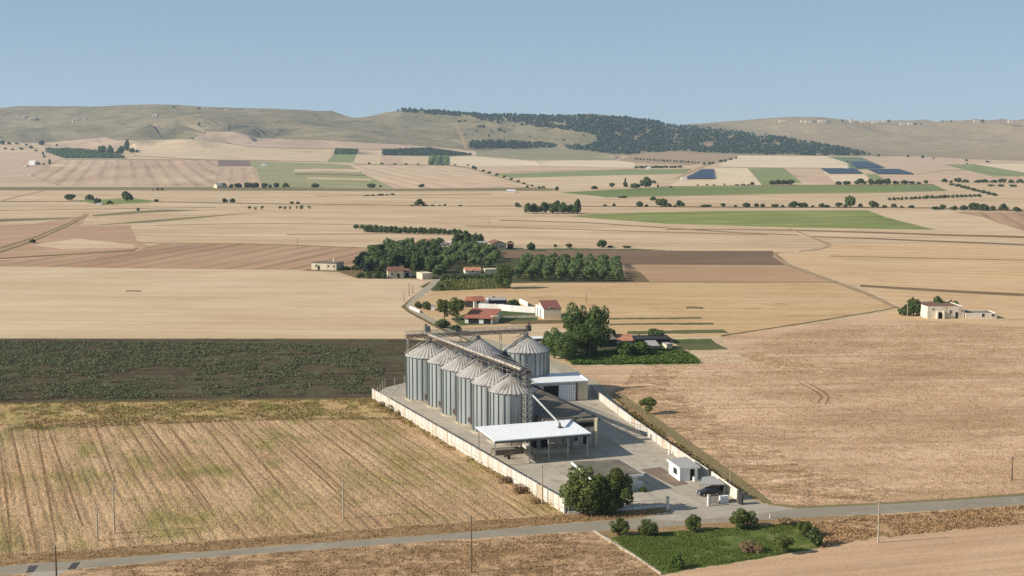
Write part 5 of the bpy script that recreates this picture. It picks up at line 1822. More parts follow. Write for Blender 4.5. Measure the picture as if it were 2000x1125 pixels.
# garden farm right of the silos
farm('farmhouse', 'low farmhouse with faded pink tiled roof behind the garden bushes', 1205, 1235, 671, 670.5, 6, 665.5, roof='gable', rh=1.6, wall='white_wall', tile='tile_orange')
farm('farm_shed', 'dark tumbledown shed left of the pink roofed farmhouse', 1171, 1202, 678, 676, 7, 664.5, roof='gable', rh=1.2, wall='shed_dark', tile='roof_brown', cat='shed')
farm('farm_shed', 'long dark flat roofed shed with dark net cover in the garden', 1240, 1310, 672, 671, 8, 663.5, roof='flat', wall='shed_dark', tile='shed_dark', over=.3, cat='shed')
farm('garden_hut', 'cream garden hut with grey roof between bushes', 1268, 1286, 682.5, 682, 4, 676, roof='mono', rh=.9, wall='cream_wall', tile='roof_grey', cat='hut')
farm('garden_hut', 'small square white hut at the right end of the garden', 1302, 1313, 682, 681.5, 3.5, 673.5, roof='flat', wall='cream_wall', tile='roof_grey', over=.1, cat='hut')
a = G(1036, 668)
farm('farm_shed', 'pale low roof showing behind the right wide silo', 1042, 1064, 667, 666, 4, 662.5, roof='flat', wall='shed_dark', tile='white', over=.2, cat='shed')
# white ruin
a, b = G(1811, 622.5), G(1883, 622)
hr = hgt(a, 599)
rt, P_, L_, rz_ = house('farmhouse_ruin', 'abandoned white farmhouse with parapet and dark doorways in the right fields', a, b, 17, hr, roof='parapet', wall='old_wall', tile='tile_old',
                        wins=((.14, hr * .80, .5, .6), (.62, hr * .55, .7, 1.3), (.93, hr * .66, .5, .6)), doors=((.35, 1.3, 2.3), (.79, .9, 2.3)))
m = MB()
m.beam(P_(L_ * .26, -.3, 0), P_(L_ * .26, -.3, hr * .62), .8, .5)
m.beam(P_(L_ * .43, -.3, 0), P_(L_ * .43, -.3, hr * .66), 1.0, .5)
m.build('pilaster', B['old_wall'], rt)
farm('ruined_annex', 'roofless low white annex trailing right of the abandoned farmhouse', 1886, 1947, 622.5, 622.5, 9, 611.5, roof='parapet', wall='old_wall', tile='roof_brown', cat='ruin',
     wins=((.55, 1.3, .9, 1.2), (.86, 1.3, .9, .8)))
# far houses
farm('farmhouse', 'tiny white house with trees at the far left below the orchard', 56, 68, 322, 322, 12, 316, roof='gable', rh=2, wall='white_wall', tile='white')
farm('farm_shed', 'low pale shed in front of the tiny white far left house', 42, 52, 326, 326, 8, 323.5, roof='flat', wall='cream_wall', tile='roof_grey', cat='shed')
farm('farm_shed', 'white shed beside the pale green grassland', 510, 522, 324.5, 324.5, 8, 320, roof='flat', wall='white_wall', tile='white', cat='shed')
farm('farmhouse', 'small grey roofed house at the left end of the dark tree row', 424, 444, 367.5, 367, 10, 362.5, roof='gable', rh=3, wall='cream_wall', tile='roof_grey')
farm('farm_shed', 'tiny white shed under the trees of the small lawn', 188, 198, 400.5, 400.5, 5, 397.5, roof='flat', wall='white_wall', tile='white', cat='shed')
farm('farm_shed', 'single pale shed alone in the middle stubble', 990, 1006, 376.5, 376.5, 7, 372.5, roof='gable', rh=1, wall='white_wall', tile='white', cat='shed')
farm('farm_shed', 'white service building at the left end of the small solar park', 1331, 1342, 351, 351, 8, 346.5, roof='flat', wall='white_wall', tile='white', cat='shed')
farm('farm_shed', 'white transformer hut beside the upper solar park', 1654, 1660, 331, 331, 6, 326.5, roof='flat', wall='white_wall', tile='white', cat='hut')
farm('farm_shed', 'tiny pale hut below the avenue of little trees', 1263, 1271, 331, 331, 6, 327.5, roof='gable', rh=1, wall='white_wall', tile='white', cat='hut')
for i, (x0, x1, yb, yt, lb) in enumerate([
        (1522, 1534, 238.5, 235, 'leftmost small grey building on the ridge line'),
        (1564, 1572, 238.5, 234.5, 'white building left of the pair on the ridge line'),
        (1573, 1585, 239, 236, 'grey low building right of the pair on the ridge line'),
        (1599, 1613, 239, 235, 'long white building on the ridge line above the wooded hill end'),
        (1660, 1668, 238.5, 233.5, 'tall white block on the ridge line'),
        (1681, 1699, 238.8, 236.5, 'low white hangar on the ridge line'),
        (1703, 1716, 240.5, 238, 'white building just below the ridge line'),
        (1725, 1733, 239, 235.5, 'small white house beside ridge trees'),
        (1759, 1768, 243.5, 240, 'white farm building on the dry slope, left one of two'),
        (1774, 1782, 243.8, 240, 'white farm building on the dry slope, right one of two'),
        (1903, 1914, 238.5, 235.5, 'grey building on the ridge line near the right border'),
        (1970, 1980, 238.5, 235.5, 'last white building on the ridge line at the right border')]):
    A, Bq = T(x0, yb + 1.2), T(x1, yb + 1.2)
    Bq = A + Vector(((x1 - x0) / pxm(A), 0, 0))
    house('ridge_house', lb, A, Bq, 12, max(4.0, (yb + 1.2 - yt) / pxm(A)), roof='gable', rh=1.2, wall='cream_wall', tile='roof_grey' if i % 3 else 'white', over=.2)

# ------------------------------------------------------------------ solar parks
def solar(poly, rows, label_t, group):
    tl, tr, br, bl = [T(*p) for p in poly]
    for k in range(rows):
        f = (k + .35) / rows
        a, b = tl.lerp(bl, f), tr.lerp(br, f)
        a.z, b.z = float(zt(a.x, a.y)), float(zt(b.x, b.y))
        d = ((tl - bl).length + (tr - br).length) / 2 / rows * .74
        back = (tl - bl).normalized()
        root = thing('solar_panel_row', a, label_t % nth(k + 1), 'solar panels', group)
        e = back * d
        n = 10
        m, leg = MB(), MB()
        for i in range(n):
            p, q = a.lerp(b, i / n), a.lerp(b, (i + .97) / n)
            lo, hi = Vector((0, 0, .9)), Vector((0, 0, .9 + d * .05))
            m.add([p + lo, q + lo, q + e + hi, p + e + hi, p + lo + Vector((0, 0, .12)), q + lo + Vector((0, 0, .12)), q + e + hi + Vector((0, 0, .12)), p + e + hi + Vector((0, 0, .12))],
                  [(3, 2, 1, 0), (4, 5, 6, 7), (0, 1, 5, 4), (1, 2, 6, 5), (2, 3, 7, 6), (3, 0, 4, 7)])
            c = p.lerp(q, .5) + e * .5
            leg.beam(c, c + Vector((0, 0, .9 + d * .025)), .2)
        m.build('panels', B['solar'], root)
        leg.build('supports', B['steel'], root)


solar([(1368, 333.5), (1393, 333.5), (1396, 351), (1335, 351)], 10, '%s row of panels from the top in the small left solar park', 'small solar park')
solar([(1604, 331.5), (1671, 331.5), (1687, 340.5), (1620, 340.5)], 7, '%s row of panels from the top in the middle solar park', 'middle solar park')
solar([(1661, 319.5), (1694, 318.5), (1727, 329.5), (1673, 330)], 7, '%s row of panels from the top in the upper solar park', 'upper solar park')
solar([(1696, 332.5), (1758, 332.5), (1789, 342), (1714, 341)], 7, '%s row of panels from the top in the right solar park', 'right solar park')


# ------------------------------------------------------------------ foliage
def leaf_mat(name, c1, c2, c3, k=.8, ns=.55):
    m = NT(name)
    oi = m.n('ShaderNodeObjectInfo')
    f = m.rng(m.noise(m.mapped(0, (ns, ns, ns)), 1.0, 3.0, .6), .3, .7, 0, 1)
    col = m.mix(f, lin(c1, k), lin(c2, k))
    geo = m.n('ShaderNodeNewGeometry')
    col = m.mix(m.rng(geo.outputs['Random Per Island'], .45, 1.0, 0, .8), col, lin(c3, k))
    col = m.scale_rgb(col, m.rng(oi.outputs['Random'], 0, 1, .82, 1.18))
    m.done(col, .75, 0, .15)
    tr = m.n('ShaderNodeBsdfTranslucent')
    m.link(col, tr.inputs['Color'])
    mx = m.n('ShaderNodeMixShader')
    mx.inputs[0].default_value = .30
    out = [n for n in m.t.nodes if n.type == 'OUTPUT_MATERIAL'][0]
    m.link(m.b.outputs[0], mx.inputs[1])
    m.link(tr.outputs[0], mx.inputs[2])
    m.link(mx.outputs[0], out.inputs['Surface'])
    return m.m


LM = {
    'oak': leaf_mat('broad_leaves', (86, 100, 48), (104, 114, 58), (132, 134, 76), k=.92),
    'dark': leaf_mat('dark_leaves', (70, 88, 50), (88, 102, 60), (106, 118, 74), k=1.05),
    'olive': leaf_mat('olive_leaves', (98, 116, 66), (112, 128, 78), (136, 146, 100), k=1.0),
    'pine': leaf_mat('pine_needles', (66, 82, 62), (80, 94, 70), (94, 106, 80), k=.72, ns=.03),
    'grass': leaf_mat('garden_leaves', (82, 108, 44), (100, 122, 54), (124, 138, 72), k=.9),
    'dry': leaf_mat('dry_twigs', (150, 122, 92), (168, 138, 104), (188, 158, 124), k=.8),
    'vine': leaf_mat('vine_leaves', (112, 118, 62), (128, 126, 70), (146, 138, 84), k=.9),
    'tall': leaf_mat('tall_tree_leaves', (78, 98, 52), (96, 112, 60), (118, 130, 76), k=1.1),
    'crop': leaf_mat('crop_leaves', (96, 100, 66), (112, 114, 80), (138, 138, 104), k=.74),
    'straw': leaf_mat('straw_stalks', (196, 160, 116), (176, 140, 98), (206, 174, 132), k=.70),
    'blade': leaf_mat('grass_blades', (96, 116, 50), (114, 128, 60), (140, 144, 80), k=.85),
    'weedy': leaf_mat('weedy_stalks', (140, 128, 68), (158, 136, 80), (184, 158, 104), k=.68),
}


def leaf_quads(C, Nrm, S, r):
    """quads at C with normals Nrm and half size S"""
    n = len(C)
    t = r.normal(size=(n, 3))
    t -= (t * Nrm).sum(1, keepdims=True) * Nrm
    t /= np.linalg.norm(t, axis=1, keepdims=True) + 1e-9
    b = np.cross(Nrm, t)
    s = S[:, None]
    a = r.uniform(.6, 1.0, size=(n, 1))
    V = np.stack([C - t * s - b * s * a * .35, C + t * s * .1 - b * s * a, C + t * s + b * s * a * .3, C - t * s * .15 + b * s * a], 1)
    return V.reshape(-1, 3)


def quads_mesh(name, V, mats):
    n = len(V) // 4
    me = bpy.data.meshes.new(name)
    me.vertices.add(len(V))
    me.vertices.foreach_set('co', V.astype(np.float32).ravel())
    me.loops.add(n * 4)
    me.loops.foreach_set('vertex_index', np.arange(n * 4, dtype=np.int32))
    me.polygons.add(n)
    me.polygons.foreach_set('loop_start', np.arange(0, n * 4, 4, dtype=np.int32))
    me.polygons.foreach_set('loop_total', np.full(n, 4, dtype=np.int32))
    for m_ in (mats if isinstance(mats, list) else [mats]):
        me.materials.append(m_)
    me.update(calc_edges=True)
    return me


def crown_points(n, lobes, leaf, shape, r, z0):
    """leaf clumps on the skins of many lobes; unit height, unit width"""
    cs, rs = [], []
    for i in range(lobes):
        while True:
            p = r.uniform(-1, 1, 3)
            if (p ** 2).sum() < 1:
                break
        if shape == 'tall':
            q = np.array([p[0] * .30, p[1] * .30, .5 + p[2] * .36])
            rad = r.uniform(.085, .17)
        elif shape == 'dome':
            p[2] = abs(p[2]) ** .7 * np.sign(p[2] + .55)
            q = np.array([p[0] * .38, p[1] * .38, .52 + p[2] * .28])
            rad = r.uniform(.10, .20)
        elif shape == 'wide':
            q = np.array([p[0] * .44, p[1] * .40, .34 + p[2] * .30 + r.uniform(0, .12)])
            rad = r.uniform(.07, .15)
        elif shape == 'cone':
            zz = r.uniform(0, 1)
            w = (1 - zz) * .34 + .03
            q = np.array([p[0] * w, p[1] * w, .14 + zz * .78])
            rad = .10 + (1 - zz) * .10
        else:                                   # low bush
            q = np.array([p[0] * .36, p[1] * .36, .30 + abs(p[2]) * .36])
            rad = r.uniform(.13, .24)
        cs.append(q)
        rs.append(rad)
    cs, rs = np.array(cs), np.array(rs)
    w = rs ** 2
    k = r.choice(lobes, size=n * 2, p=w / w.sum())
    d = r.normal(size=(n * 2, 3))
    d /= np.linalg.norm(d, axis=1, keepdims=True)
    rr = r.uniform(.62, 1.06, size=(n * 2, 1)) ** .7
    C = cs[k] + d * rs[k][:, None] * rr
    dist = np.linalg.norm(C[:, None, :] - cs[None], axis=2) / rs[None]
    keep = (dist.min(1) > .55) & (C[:, 2] > z0)
    C, d = C[keep][:n], d[keep][:n]
    nr = d + r.normal(size=d.shape) * .75 + np.array([0, 0, .25])
    nr /= np.linalg.norm(nr, axis=1, keepdims=True)
    S = leaf * r.uniform(.6, 1.35, size=len(C))
    return C, nr, S, cs, rs


CROWN, TRUNK = {}, {}


BASE = {'dark': .04, 'bush': -.02, 'gbush': -.02, 'dry': -.02, 'weed': -.02, 'oak': .12, 'tall': .05, 'olive': .10, 'yard': .0, 'pine': .06, 'cypress': .03}


def make_variant(key, kind, n, lobes, leaf, shape, mat, seed, z0=.16, trunk=True):
    base = BASE[kind]
    r = np.random.default_rng(seed)
    C, nr, S, cs, rs = crown_points(n, lobes, leaf, shape, r, z0)
    V = leaf_quads(C, nr, S, r)
    lo, hi = V.min(0), V.max(0)
    wid = max(hi[0] - lo[0], hi[1] - lo[1])
    kz = (1 - base) / (hi[2] - lo[2])
    sc_ = np.array([1 / wid, 1 / wid, kz])
    off = np.array([(hi[0] + lo[0]) / 2, (hi[1] + lo[1]) / 2, lo[2] - base / kz])
    V = (V - off) * sc_
    CROWN[key] = quads_mesh('crown', V, LM[mat])
    if trunk:
        m = MB()
        top = Vector((0, 0, .42))
        m.tube((0, 0, -.01), (.01, -.01, .22), .040, .028, n=7, cap=False)
        m.tube((.01, -.01, .22), tuple(top), .028, .018, n=6, cap=False)
        order = np.argsort(-rs)[:8]
        for i in order:
            q = Vector(tuple((cs[i] - off) * sc_))
            st = Vector((.01, -.01, .2)).lerp(top, r.uniform(.1, 1))
            m.tube(st, st.lerp(q, .9), .014, .004, n=5, cap=False)
        me = bpy.data.meshes.new('trunk')
        me.from_pydata([Vector(p) for p in m.v], [], m.f)
        me.materials.append(B['wood_trunk'])
        TRUNK[key] = me


for i in range(3):
    make_variant('oak%d' % i, 'oak', 3600, 22, .028, 'dome', 'oak', 100 + i, .10)
    make_variant('tall%d' % i, 'tall', 5200, 36, .020, 'tall', 'tall', 110 + i, .05)
    make_variant('yard%d' % i, 'yard', 7500, 46, .021, 'wide', 'oak', 190 + i, .02)
    make_variant('olive%d' % i, 'olive', 1000, 10, .048, 'dome', 'olive', 120 + i, .10)
    make_variant('dark%d' % i, 'dark', 1300, 11, .046, 'bush', 'dark', 130 + i, .03)
    make_variant('bush%d' % i, 'bush', 1000, 14, .050, 'bush', 'dark', 140 + i, .0, False)
    make_variant('gbush%d' % i, 'bush', 1800, 20, .040, 'bush', 'grass', 150 + i, .0, False)
    make_variant('dry%d' % i, 'bush', 900, 14, .040, 'bush', 'dry', 160 + i, .0, False)
    make_variant('weed%d' % i, 'weed', 700, 12, .034, 'bush', 'weedy', 200 + i, .0, False)
    make_variant('pine%d' % i, 'pine', 1500, 18, .045, 'tall', 'pine', 170 + i, .06)
make_variant('cypress0', 'cypress', 1200, 16, .05, 'cone', 'dark', 180, .04)
TI = [0]


def tree_at(kind, p, h, wd, label, cat, group=None, name=None, parts=True):
    TI[0] += 1
    key = kind + ('0' if kind == 'cypress' else str(TI[0] % 3))
    nm = name or {'oak': 'broadleaf_tree', 'yard': 'yard_tree', 'tall': 'tall_tree', 'olive': 'olive_tree', 'dark': 'dark_tree', 'bush': 'bush', 'gbush': 'bush', 'dry': 'dry_shrub', 'weed': 'weeds',
                  'pine': 'pine_tree', 'cypress': 'cypress_tree'}[kind]
    rz = (TI[0] * 2.399) % 6.283
    if parts and key in TRUNK:
        root = thing(nm, p, label, cat, group)
        root.rotation_euler = (0, 0, rz)
        root.scale = (wd, wd, h)
        for nn, me in (('trunk', TRUNK[key]), ('crown', CROWN[key])):
            o = bpy.data.objects.new(nn, me)
            COL.objects.link(o)
            o.parent = root
    else:
        root = bpy.data.objects.new(nm, CROWN[key])
        COL.objects.link(root)
        root.location = (p[0], p[1], p[2] - .02 * h)
        root.rotation_euler = (0, 0, rz)
        root.scale = (wd, wd, h)
        tag(root, label, cat, group)
    return root


def tree(kind, px, yb, yt, wpx, label, cat='tree', group=None, name=None, parts=None):
    p = T(px, yb)
    h, wd = hgt(p, yt), wpx / pxm(p)
    if parts is None:
        parts = (yb - yt) >= 9
    return tree_at(kind, p, h, wd, label, cat, group, name, parts)


# big trees one can tell apart
tree('yard', 1138, 1002, 911, 94, 'large spreading tree at the front of the yard, left one of the three merging crowns', name='yard_tree')
tree('yard', 1199, 1000, 909, 84, 'large spreading tree at the front of the yard, right one beside the office', name='yard_tree')
tree('yard', 1172, 1003, 926, 90, 'lower crown filling the middle between the two large yard trees', name='yard_tree')
tree('tall', 1126, 690, 588, 62, 'tall dark tree at the left of the tall pair behind the silos')
tree('tall', 1164, 693, 594, 64, 'tall dark tree at the right of the tall pair, next to the dark shed')
tree('tall', 1146, 697, 622, 62, 'lower leafy tree in front of the two tall trees')
tree('tall', 1083, 700, 637, 42, 'rounded tree just right of the right wide silo')
tree('tall', 1106, 704, 648, 48, 'leafy tree between the silo and the tall pair')
tree('dark', 1068, 690, 646, 30, 'small tree peeping out behind the right wide silo')
tree('dark', 1186, 668, 640, 40, 'dark tree behind the tumbledown shed')
tree('dark', 1106, 627, 609, 20, 'small dark tree right of the cream barn')
tree('dark', 1278, 664, 641, 36, 'ragged dark tree behind the long dark garden shed')
tree('dark', 1246, 664, 653, 14, 'small tree left of the ragged tree in the garden')
tree('gbush', 1222, 697, 666, 42, 'big leafy green bush in the garden, left of two', 'bush')
tree('gbush', 1252, 695, 666, 40, 'big leafy green bush in the garden, right of two', 'bush')
tree('oak', 1265, 808, 774, 36, 'lone round tree at the edge of the brown field right of the yard wall')
tree('dark', 1784, 616, 579, 30, 'green tree left of the abandoned white farmhouse')
tree('bush', 1770, 616, 593, 36, 'dense green bush left of the abandoned farmhouse', 'bush')
tree('dark', 1834, 612, 577, 30, 'green tree growing behind the roof of the abandoned farmhouse')
tree('dark', 1858, 612, 584, 30, 'lower green tree behind the right part of the abandoned farmhouse')
tree('yard', 1210, 1045, 1011, 42, 'first little roadside tree, leftmost above the grass plot', name='roadside_tree')
tree('yard', 1265, 1046, 1015, 40, 'second little roadside tree above the grass plot', name='roadside_tree')
tree('yard', 1353, 1037, 1003, 38, 'third little roadside tree opposite the gate', name='roadside_tree')
tree('yard', 1450, 1031, 994, 60, 'fourth and widest roadside tree above the grass plot', name='roadside_tree')
tree('oak', 1530, 1080, 1043, 42, 'small tree at the right end of the grass plot')
tree('oak', 1572, 1048, 1017, 36, 'tree at the top right corner of the grass plot')
tree('bush', 1592, 1066, 1028, 34, 'dark bush at the right edge of the grass plot', 'bush')
tree('dry', 1467, 1078, 1055, 50, 'brown heap of dry twigs in the grass plot', 'shrub', name='dry_shrub')
tree('gbush', 1322, 1110, 1082, 36, 'thin green sapling low in the grass plot', 'bush')
tree('dry', 1540, 1024, 1010, 50, 'dry brown scrub beside the fourth roadside tree', 'shrub')
tree('gbush', 1256, 960, 949, 16, 'small green plant at the foot of the office corner', 'plant')
tree('weed', 764, 803, 789, 22, 'tall green weeds against the far end of the left yard wall', 'weeds')
tree('weed', 745, 794, 783, 15, 'green weeds at the corner of the left yard wall', 'weeds')
tree('weed', 780, 812, 801, 18, 'green weeds along the left yard wall', 'weeds')
tree('dry', 1015, 962, 945, 40, 'dry reddish weeds against the near part of the left yard wall', 'weeds')
tree('dry', 985, 942, 929, 30, 'dry weeds against the left yard wall below the canopy', 'weeds')
tree('dry', 1045, 982, 971, 26, 'dry weeds by the slim pole at the left yard wall', 'weeds')
# hamlet trees
tree('tall', 984, 563, 514, 44, 'big round tree at the right end of the vineyard')
tree('dark', 895, 481, 455, 26, 'dark tree at the left of the clump between the barns')
tree('dark', 913, 481, 449, 32, 'tallest dark tree of the clump between the barns')
tree('dark', 931, 482, 453, 28, 'dark tree at the right of the clump between the barns')
tree('dark', 926, 487, 472, 24, 'low round tree in front of the barn clump')
tree('bush', 965, 490, 480, 16, 'round bush in front of the gabled farmhouse', 'bush')
tree('dark', 769, 528, 490, 28, 'tall black green tree behind the cream house')
tree('dark', 795, 527, 488, 30, 'tall black green tree behind the white open shed')
tree('dark', 816, 532, 490, 32, 'tall black green tree near the track, left one')
tree('dark', 842, 534, 494, 30, 'tall black green tree near the track, right one')
tree('oak', 868, 624, 583, 36, 'leafy tree left in the lower hamlet')
tree('oak', 892, 626, 579, 42, 'biggest leafy tree in the lower hamlet')
tree('bush', 833, 605, 587, 22, 'dark round bush at the bend of the track', 'bush')
tree('bush', 818, 602, 588, 18, 'lower dark bush at the bend of the track', 'bush')
tree('dark', 962, 592, 578, 16, 'small dark tree at the left of the vehicle shelter')
tree('dark', 1003, 603, 583, 28, 'rounded tree at the right of the vehicle shelter')
tree('bush', 866, 640, 622, 34, 'long green hedge bush beside the gravel track', 'bush')
tree('bush', 890, 648, 632, 26, 'lower green hedge bush beside the gravel track', 'bush')
for i in range(8):
    x = 868 + i * 15.5
    tree('bush', x, 549 - i * .4, 534.5, 20, '%s dark bush from the left in the hedge above the vineyard' % nth(i + 1), 'bush', 'hedge above the vineyard')
for i, (x, y, t, w_) in enumerate([(704, 543, 531, 20), (720, 543.5, 530, 22), (737, 543.5, 529, 22), (750, 544, 533, 16), (860, 566, 553, 18), (875, 560, 548, 18), (694, 527, 518, 18), (676, 527, 519, 20), (664, 528, 522, 14)]):
    tree('bush', x, y, t, w_, ['leftmost green hedge bush below the grove', 'green hedge bush below the grove, second from the left', 'green hedge bush left of the cream house',
                               'small bush touching the cream house', 'bush at the lower left vineyard corner', 'bush at the upper left vineyard corner',
                               'bush at the left tip of the grove', 'bush between the flat roofed ruin and the grove', 'small bush right beside the flat roofed ruin'][i], 'bush')

# olive grove in one grid, running away from the viewer
ax = (G(935, 488) - G(880, 535)).normalized()
ay = Vector((ax.y, -ax.x, 0))
o0 = G(1008, 551)


def inside(poly, x, y):
    c = False
    n = len(poly)
    for i in range(n):
        (x0, y0), (x1, y1) = poly[i], poly[i - 1]
        if (y0 > y) != (y1 > y) and x < (x1 - x0) * (y - y0) / (y1 - y0) + x0:
            c = not c
    return c


block = [(1000, 550), (1218, 549), (1206, 516), (965, 514), (1000, 530)]
mid = [(850, 546), (905, 520), (945, 527), (978, 514), (958, 492), (905, 486), (850, 500), (846, 530)]
for ci in range(0, 9):
    nrow = 0
    for ri in range(0, 12):
        p = o0 + ay * (ci * 6.35) + ax * (ri * 8.0) + Vector((random.uniform(-.5, .5), random.uniform(-.5, .5), 0))
        x, y = proj(p)
        if inside(block, x, y):
            nrow += 1
            tree_at('olive', p, random.uniform(5.0, 6.3), random.uniform(5.8, 7.0), 'olive tree %s from the near end in the %s column of the neat block' % (nth(nrow), nth(ci + 1)),
                    'olive tree', 'olive trees of the neat block')
for ci in range(-9, 0):
    nrow = 0
    for ri in range(0, 30):
        p = o0 + ay * (ci * 6.35) + ax * (ri * 9.0) + Vector((random.uniform(-.6, .6), random.uniform(-.8, .8), 0))
        x, y = proj(p)
        if inside(mid, x, y) and not (896 < x < 975 and 521 < y < 545):
            nrow += 1
            tree_at('olive', p, random.uniform(4.6, 6.2), random.uniform(5.8, 7.2), 'olive tree %s from the near end in the %s slanted row left of the block' % (nth(nrow), nth(-ci)),
                    'olive tree', 'olive trees of the slanted rows')
wood = [(694, 531), (712, 506), (745, 489), (780, 483), (862, 484), (850, 510), (848, 530), (806, 532), (800, 524), (756, 524), (748, 535)]
row = 0
for Y in np.arange(640, 830, 9.5):
    row += 1
    k = 0
    for X in np.arange(-82, -20, 7.8):
        p = Vector((X + random.uniform(-2, 2) + (row % 2) * 3.9, Y + random.uniform(-2.2, 2.2), 0))
        x, y = proj(p)
        if inside(wood, x, y):
            k += 1
            tree_at(random.choice(['olive', 'olive', 'olive', 'dark', 'pine']), p, random.uniform(4.8, 7.6), random.uniform(6.0, 8.2),
                    'dark tree %s from the left in the %s rank back of the dense left grove' % (nth(k), nth(row)), 'tree', 'trees of the dense left grove', name='grove_tree')
# vineyard rows
va, vb = G(858, 566), G(866, 547)
for i in range(17):
    f = i / 16
    a = G(858 + 128 * f, 567.5 - 3.0 * f)
    b = G(875 + 100 * f, 548)
    L = (b - a).length
    n = int(L * 9)
    r = np.random.default_rng(300 + i)
    t = r.uniform(0, 1, n)
    C = np.array(a)[None] + (np.array(b) - np.array(a))[None] * t[:, None] + r.normal(size=(n, 3)) * np.array([.32, .2, .3]) + np.array([0, 0, .95])
    C[:, 2] = np.clip(C[:, 2], .15, 1.8)
    nr = r.normal(size=(n, 3)) + np.array([0, 0, .4])
    nr /= np.linalg.norm(nr, axis=1, keepdims=True)
    me = quads_mesh('vine_row', leaf_quads(C - np.array(a), nr, r.uniform(.16, .34, n), r), LM['vine'])
    o = bpy.data.objects.new('vine_row', me)
    o.location = a
    COL.objects.link(o)
    tag(o, '%s row of vines from the left in the little vineyard' % nth(i + 1), 'vine row', 'rows of the little vineyard')


# ---- rows and scattered trees of the plain: (x, base, top, width)
def row_of(kind, pts, lab, cat, group, name=None, jitter=False):
    for i, q in enumerate(sorted(pts)):
        f = random.uniform(.8, 1.22)
        tree(kind, q[0] + random.uniform(-1.4, 1.4), q[1], q[1] - (q[1] - q[2]) * random.uniform(.85, 1.2), q[3] * f, lab % nth(i + 1), cat, group, name)


row_of('dark', [(1330, 404, 391, 22), (1379, 404, 398, 24), (1412, 404, 397, 10), (1436, 404.5, 399, 8), (1459, 405, 395, 22), (1478, 405, 397, 11), (1491, 405, 398, 15),
                (1515, 405, 398, 15), (1528, 405, 400, 9), (1547, 405, 393, 21), (1569, 405, 396, 20), (1603, 404.5, 396, 11), (1614, 405, 398, 15), (1638, 404.5, 396, 15), (1660, 405, 384, 27),
                (1681, 405, 397, 11), (1707, 405.5, 391, 23), (1727, 405.5, 399, 11), (1746, 405, 398, 11), (1763, 405.5, 401, 8), (1781, 406, 401, 13), (1586, 405, 401, 9), (1650, 405, 399, 10)],
       '%s tree from the left in the long hedgerow above the large green field', 'tree', 'long hedgerow trees', 'hedgerow_tree')
row_of('dark', [(1249, 404, 391, 19), (1292, 403.5, 388, 25), (1305, 404, 397, 13), (1275, 391.5, 382, 15), (1182, 403, 398, 8), (1200, 403, 397, 8), (1262, 404, 399, 8), (1318, 404, 398, 10)],
       '%s tree from the left in the short gappy row right of the dark copse', 'tree', 'gappy row trees', 'hedgerow_tree')
row_of('dark', [(1828, 410, 402, 15), (1841, 410, 398, 13), (1862, 410.5, 400, 15), (1881, 411, 399, 21), (1902, 411, 395, 25), (1919, 411.5, 396, 25), (1940, 412, 401, 14), (1960, 412, 399, 22), (1988, 414, 402, 24), (2012, 414, 400, 24)],
       '%s tree from the left in the right-hand group of the long hedgerow', 'tree', 'right hedgerow group trees', 'hedgerow_tree')
row_of('dark', [(1031, 417, 399, 19), (1047, 416.5, 398, 21), (1062, 416.5, 395, 23), (1080, 416.5, 394, 25), (1099, 417, 389, 28), (1113, 417, 398, 21), (1127, 418, 392, 25), (1090, 416, 393, 20)],
       '%s tree from the left in the dark copse in the middle of the valley', 'tree', 'dark copse trees', 'copse_tree')
row_of('dark', [(1509, 361, 353, 14), (1518, 361, 351.5, 16), (1530, 361, 351, 18), (1543, 361, 352, 15), (1450, 362, 358.5, 9), (1470, 362, 355, 9), (1440, 362, 359.5, 10), (1460, 362, 359.5, 9)],
       '%s tree from the left in the short tree group above the long green field', 'tree', 'tree group above the long green field', 'hedgerow_tree')
row_of('dark', [(1638, 361, 352, 16), (1654, 361, 351, 18), (1682, 361, 350, 21), (1702, 361, 350, 20), (1717, 361, 349, 20), (1733, 361, 349, 18), (1750, 360, 353, 15), (1766, 360, 351, 17), (1780, 360, 353, 13), (1807, 359, 352, 11), (1795, 360, 355, 10)],
       '%s tree from the left in the tree row below the solar parks', 'tree', 'tree row below the solar parks', 'hedgerow_tree')
row_of('dark', [(1844, 356.5, 348, 12), (1870, 356.5, 345, 16), (1885, 357, 351, 14), (1857, 357, 351, 10), (1908, 357, 351, 15), (1924, 357, 350, 17), (1940, 357, 350.5, 17), (1957, 357, 349.5, 18), (1974, 357.5, 350, 18), (1992, 357.5, 349, 18), (2010, 358, 349, 18),
                (1935, 364, 359.5, 14), (1955, 364.5, 360, 16), (1978, 365, 360, 16)],
       '%s tree from the left in the tree belt at the far right edge', 'tree', 'far right tree belt', 'hedgerow_tree')
row_of('bush', [(1860 + 10.2 * i, 362 + 2.6 * i, 356.5 + 2.5 * i, 13) for i in range(9)], '%s bush from the left in the slanting hedge at the far right', 'bush', 'slanting hedge bushes')
row_of('bush', [(1737 + 8.3 * i, 391 - .34 * i + (i % 2) * .6, 385 - .36 * i, 10) for i in range(22)], '%s bush from the left in the long low hedge at the far right', 'bush', 'long low hedge bushes')
row_of('dark', [(437, 367, 355.5, 14), (465, 367, 357, 15), (483, 367, 356, 17), (500, 367, 357, 15), (517, 368, 357, 15), (540, 367, 355.5, 15), (558, 366.5, 355.5, 15), (450, 367, 360, 12), (492, 367, 356.5, 14), (528, 367.5, 360, 10)],
       '%s tree from the left in the dark tree row below the striped fields', 'tree', 'dark tree row on the left', 'hedgerow_tree')
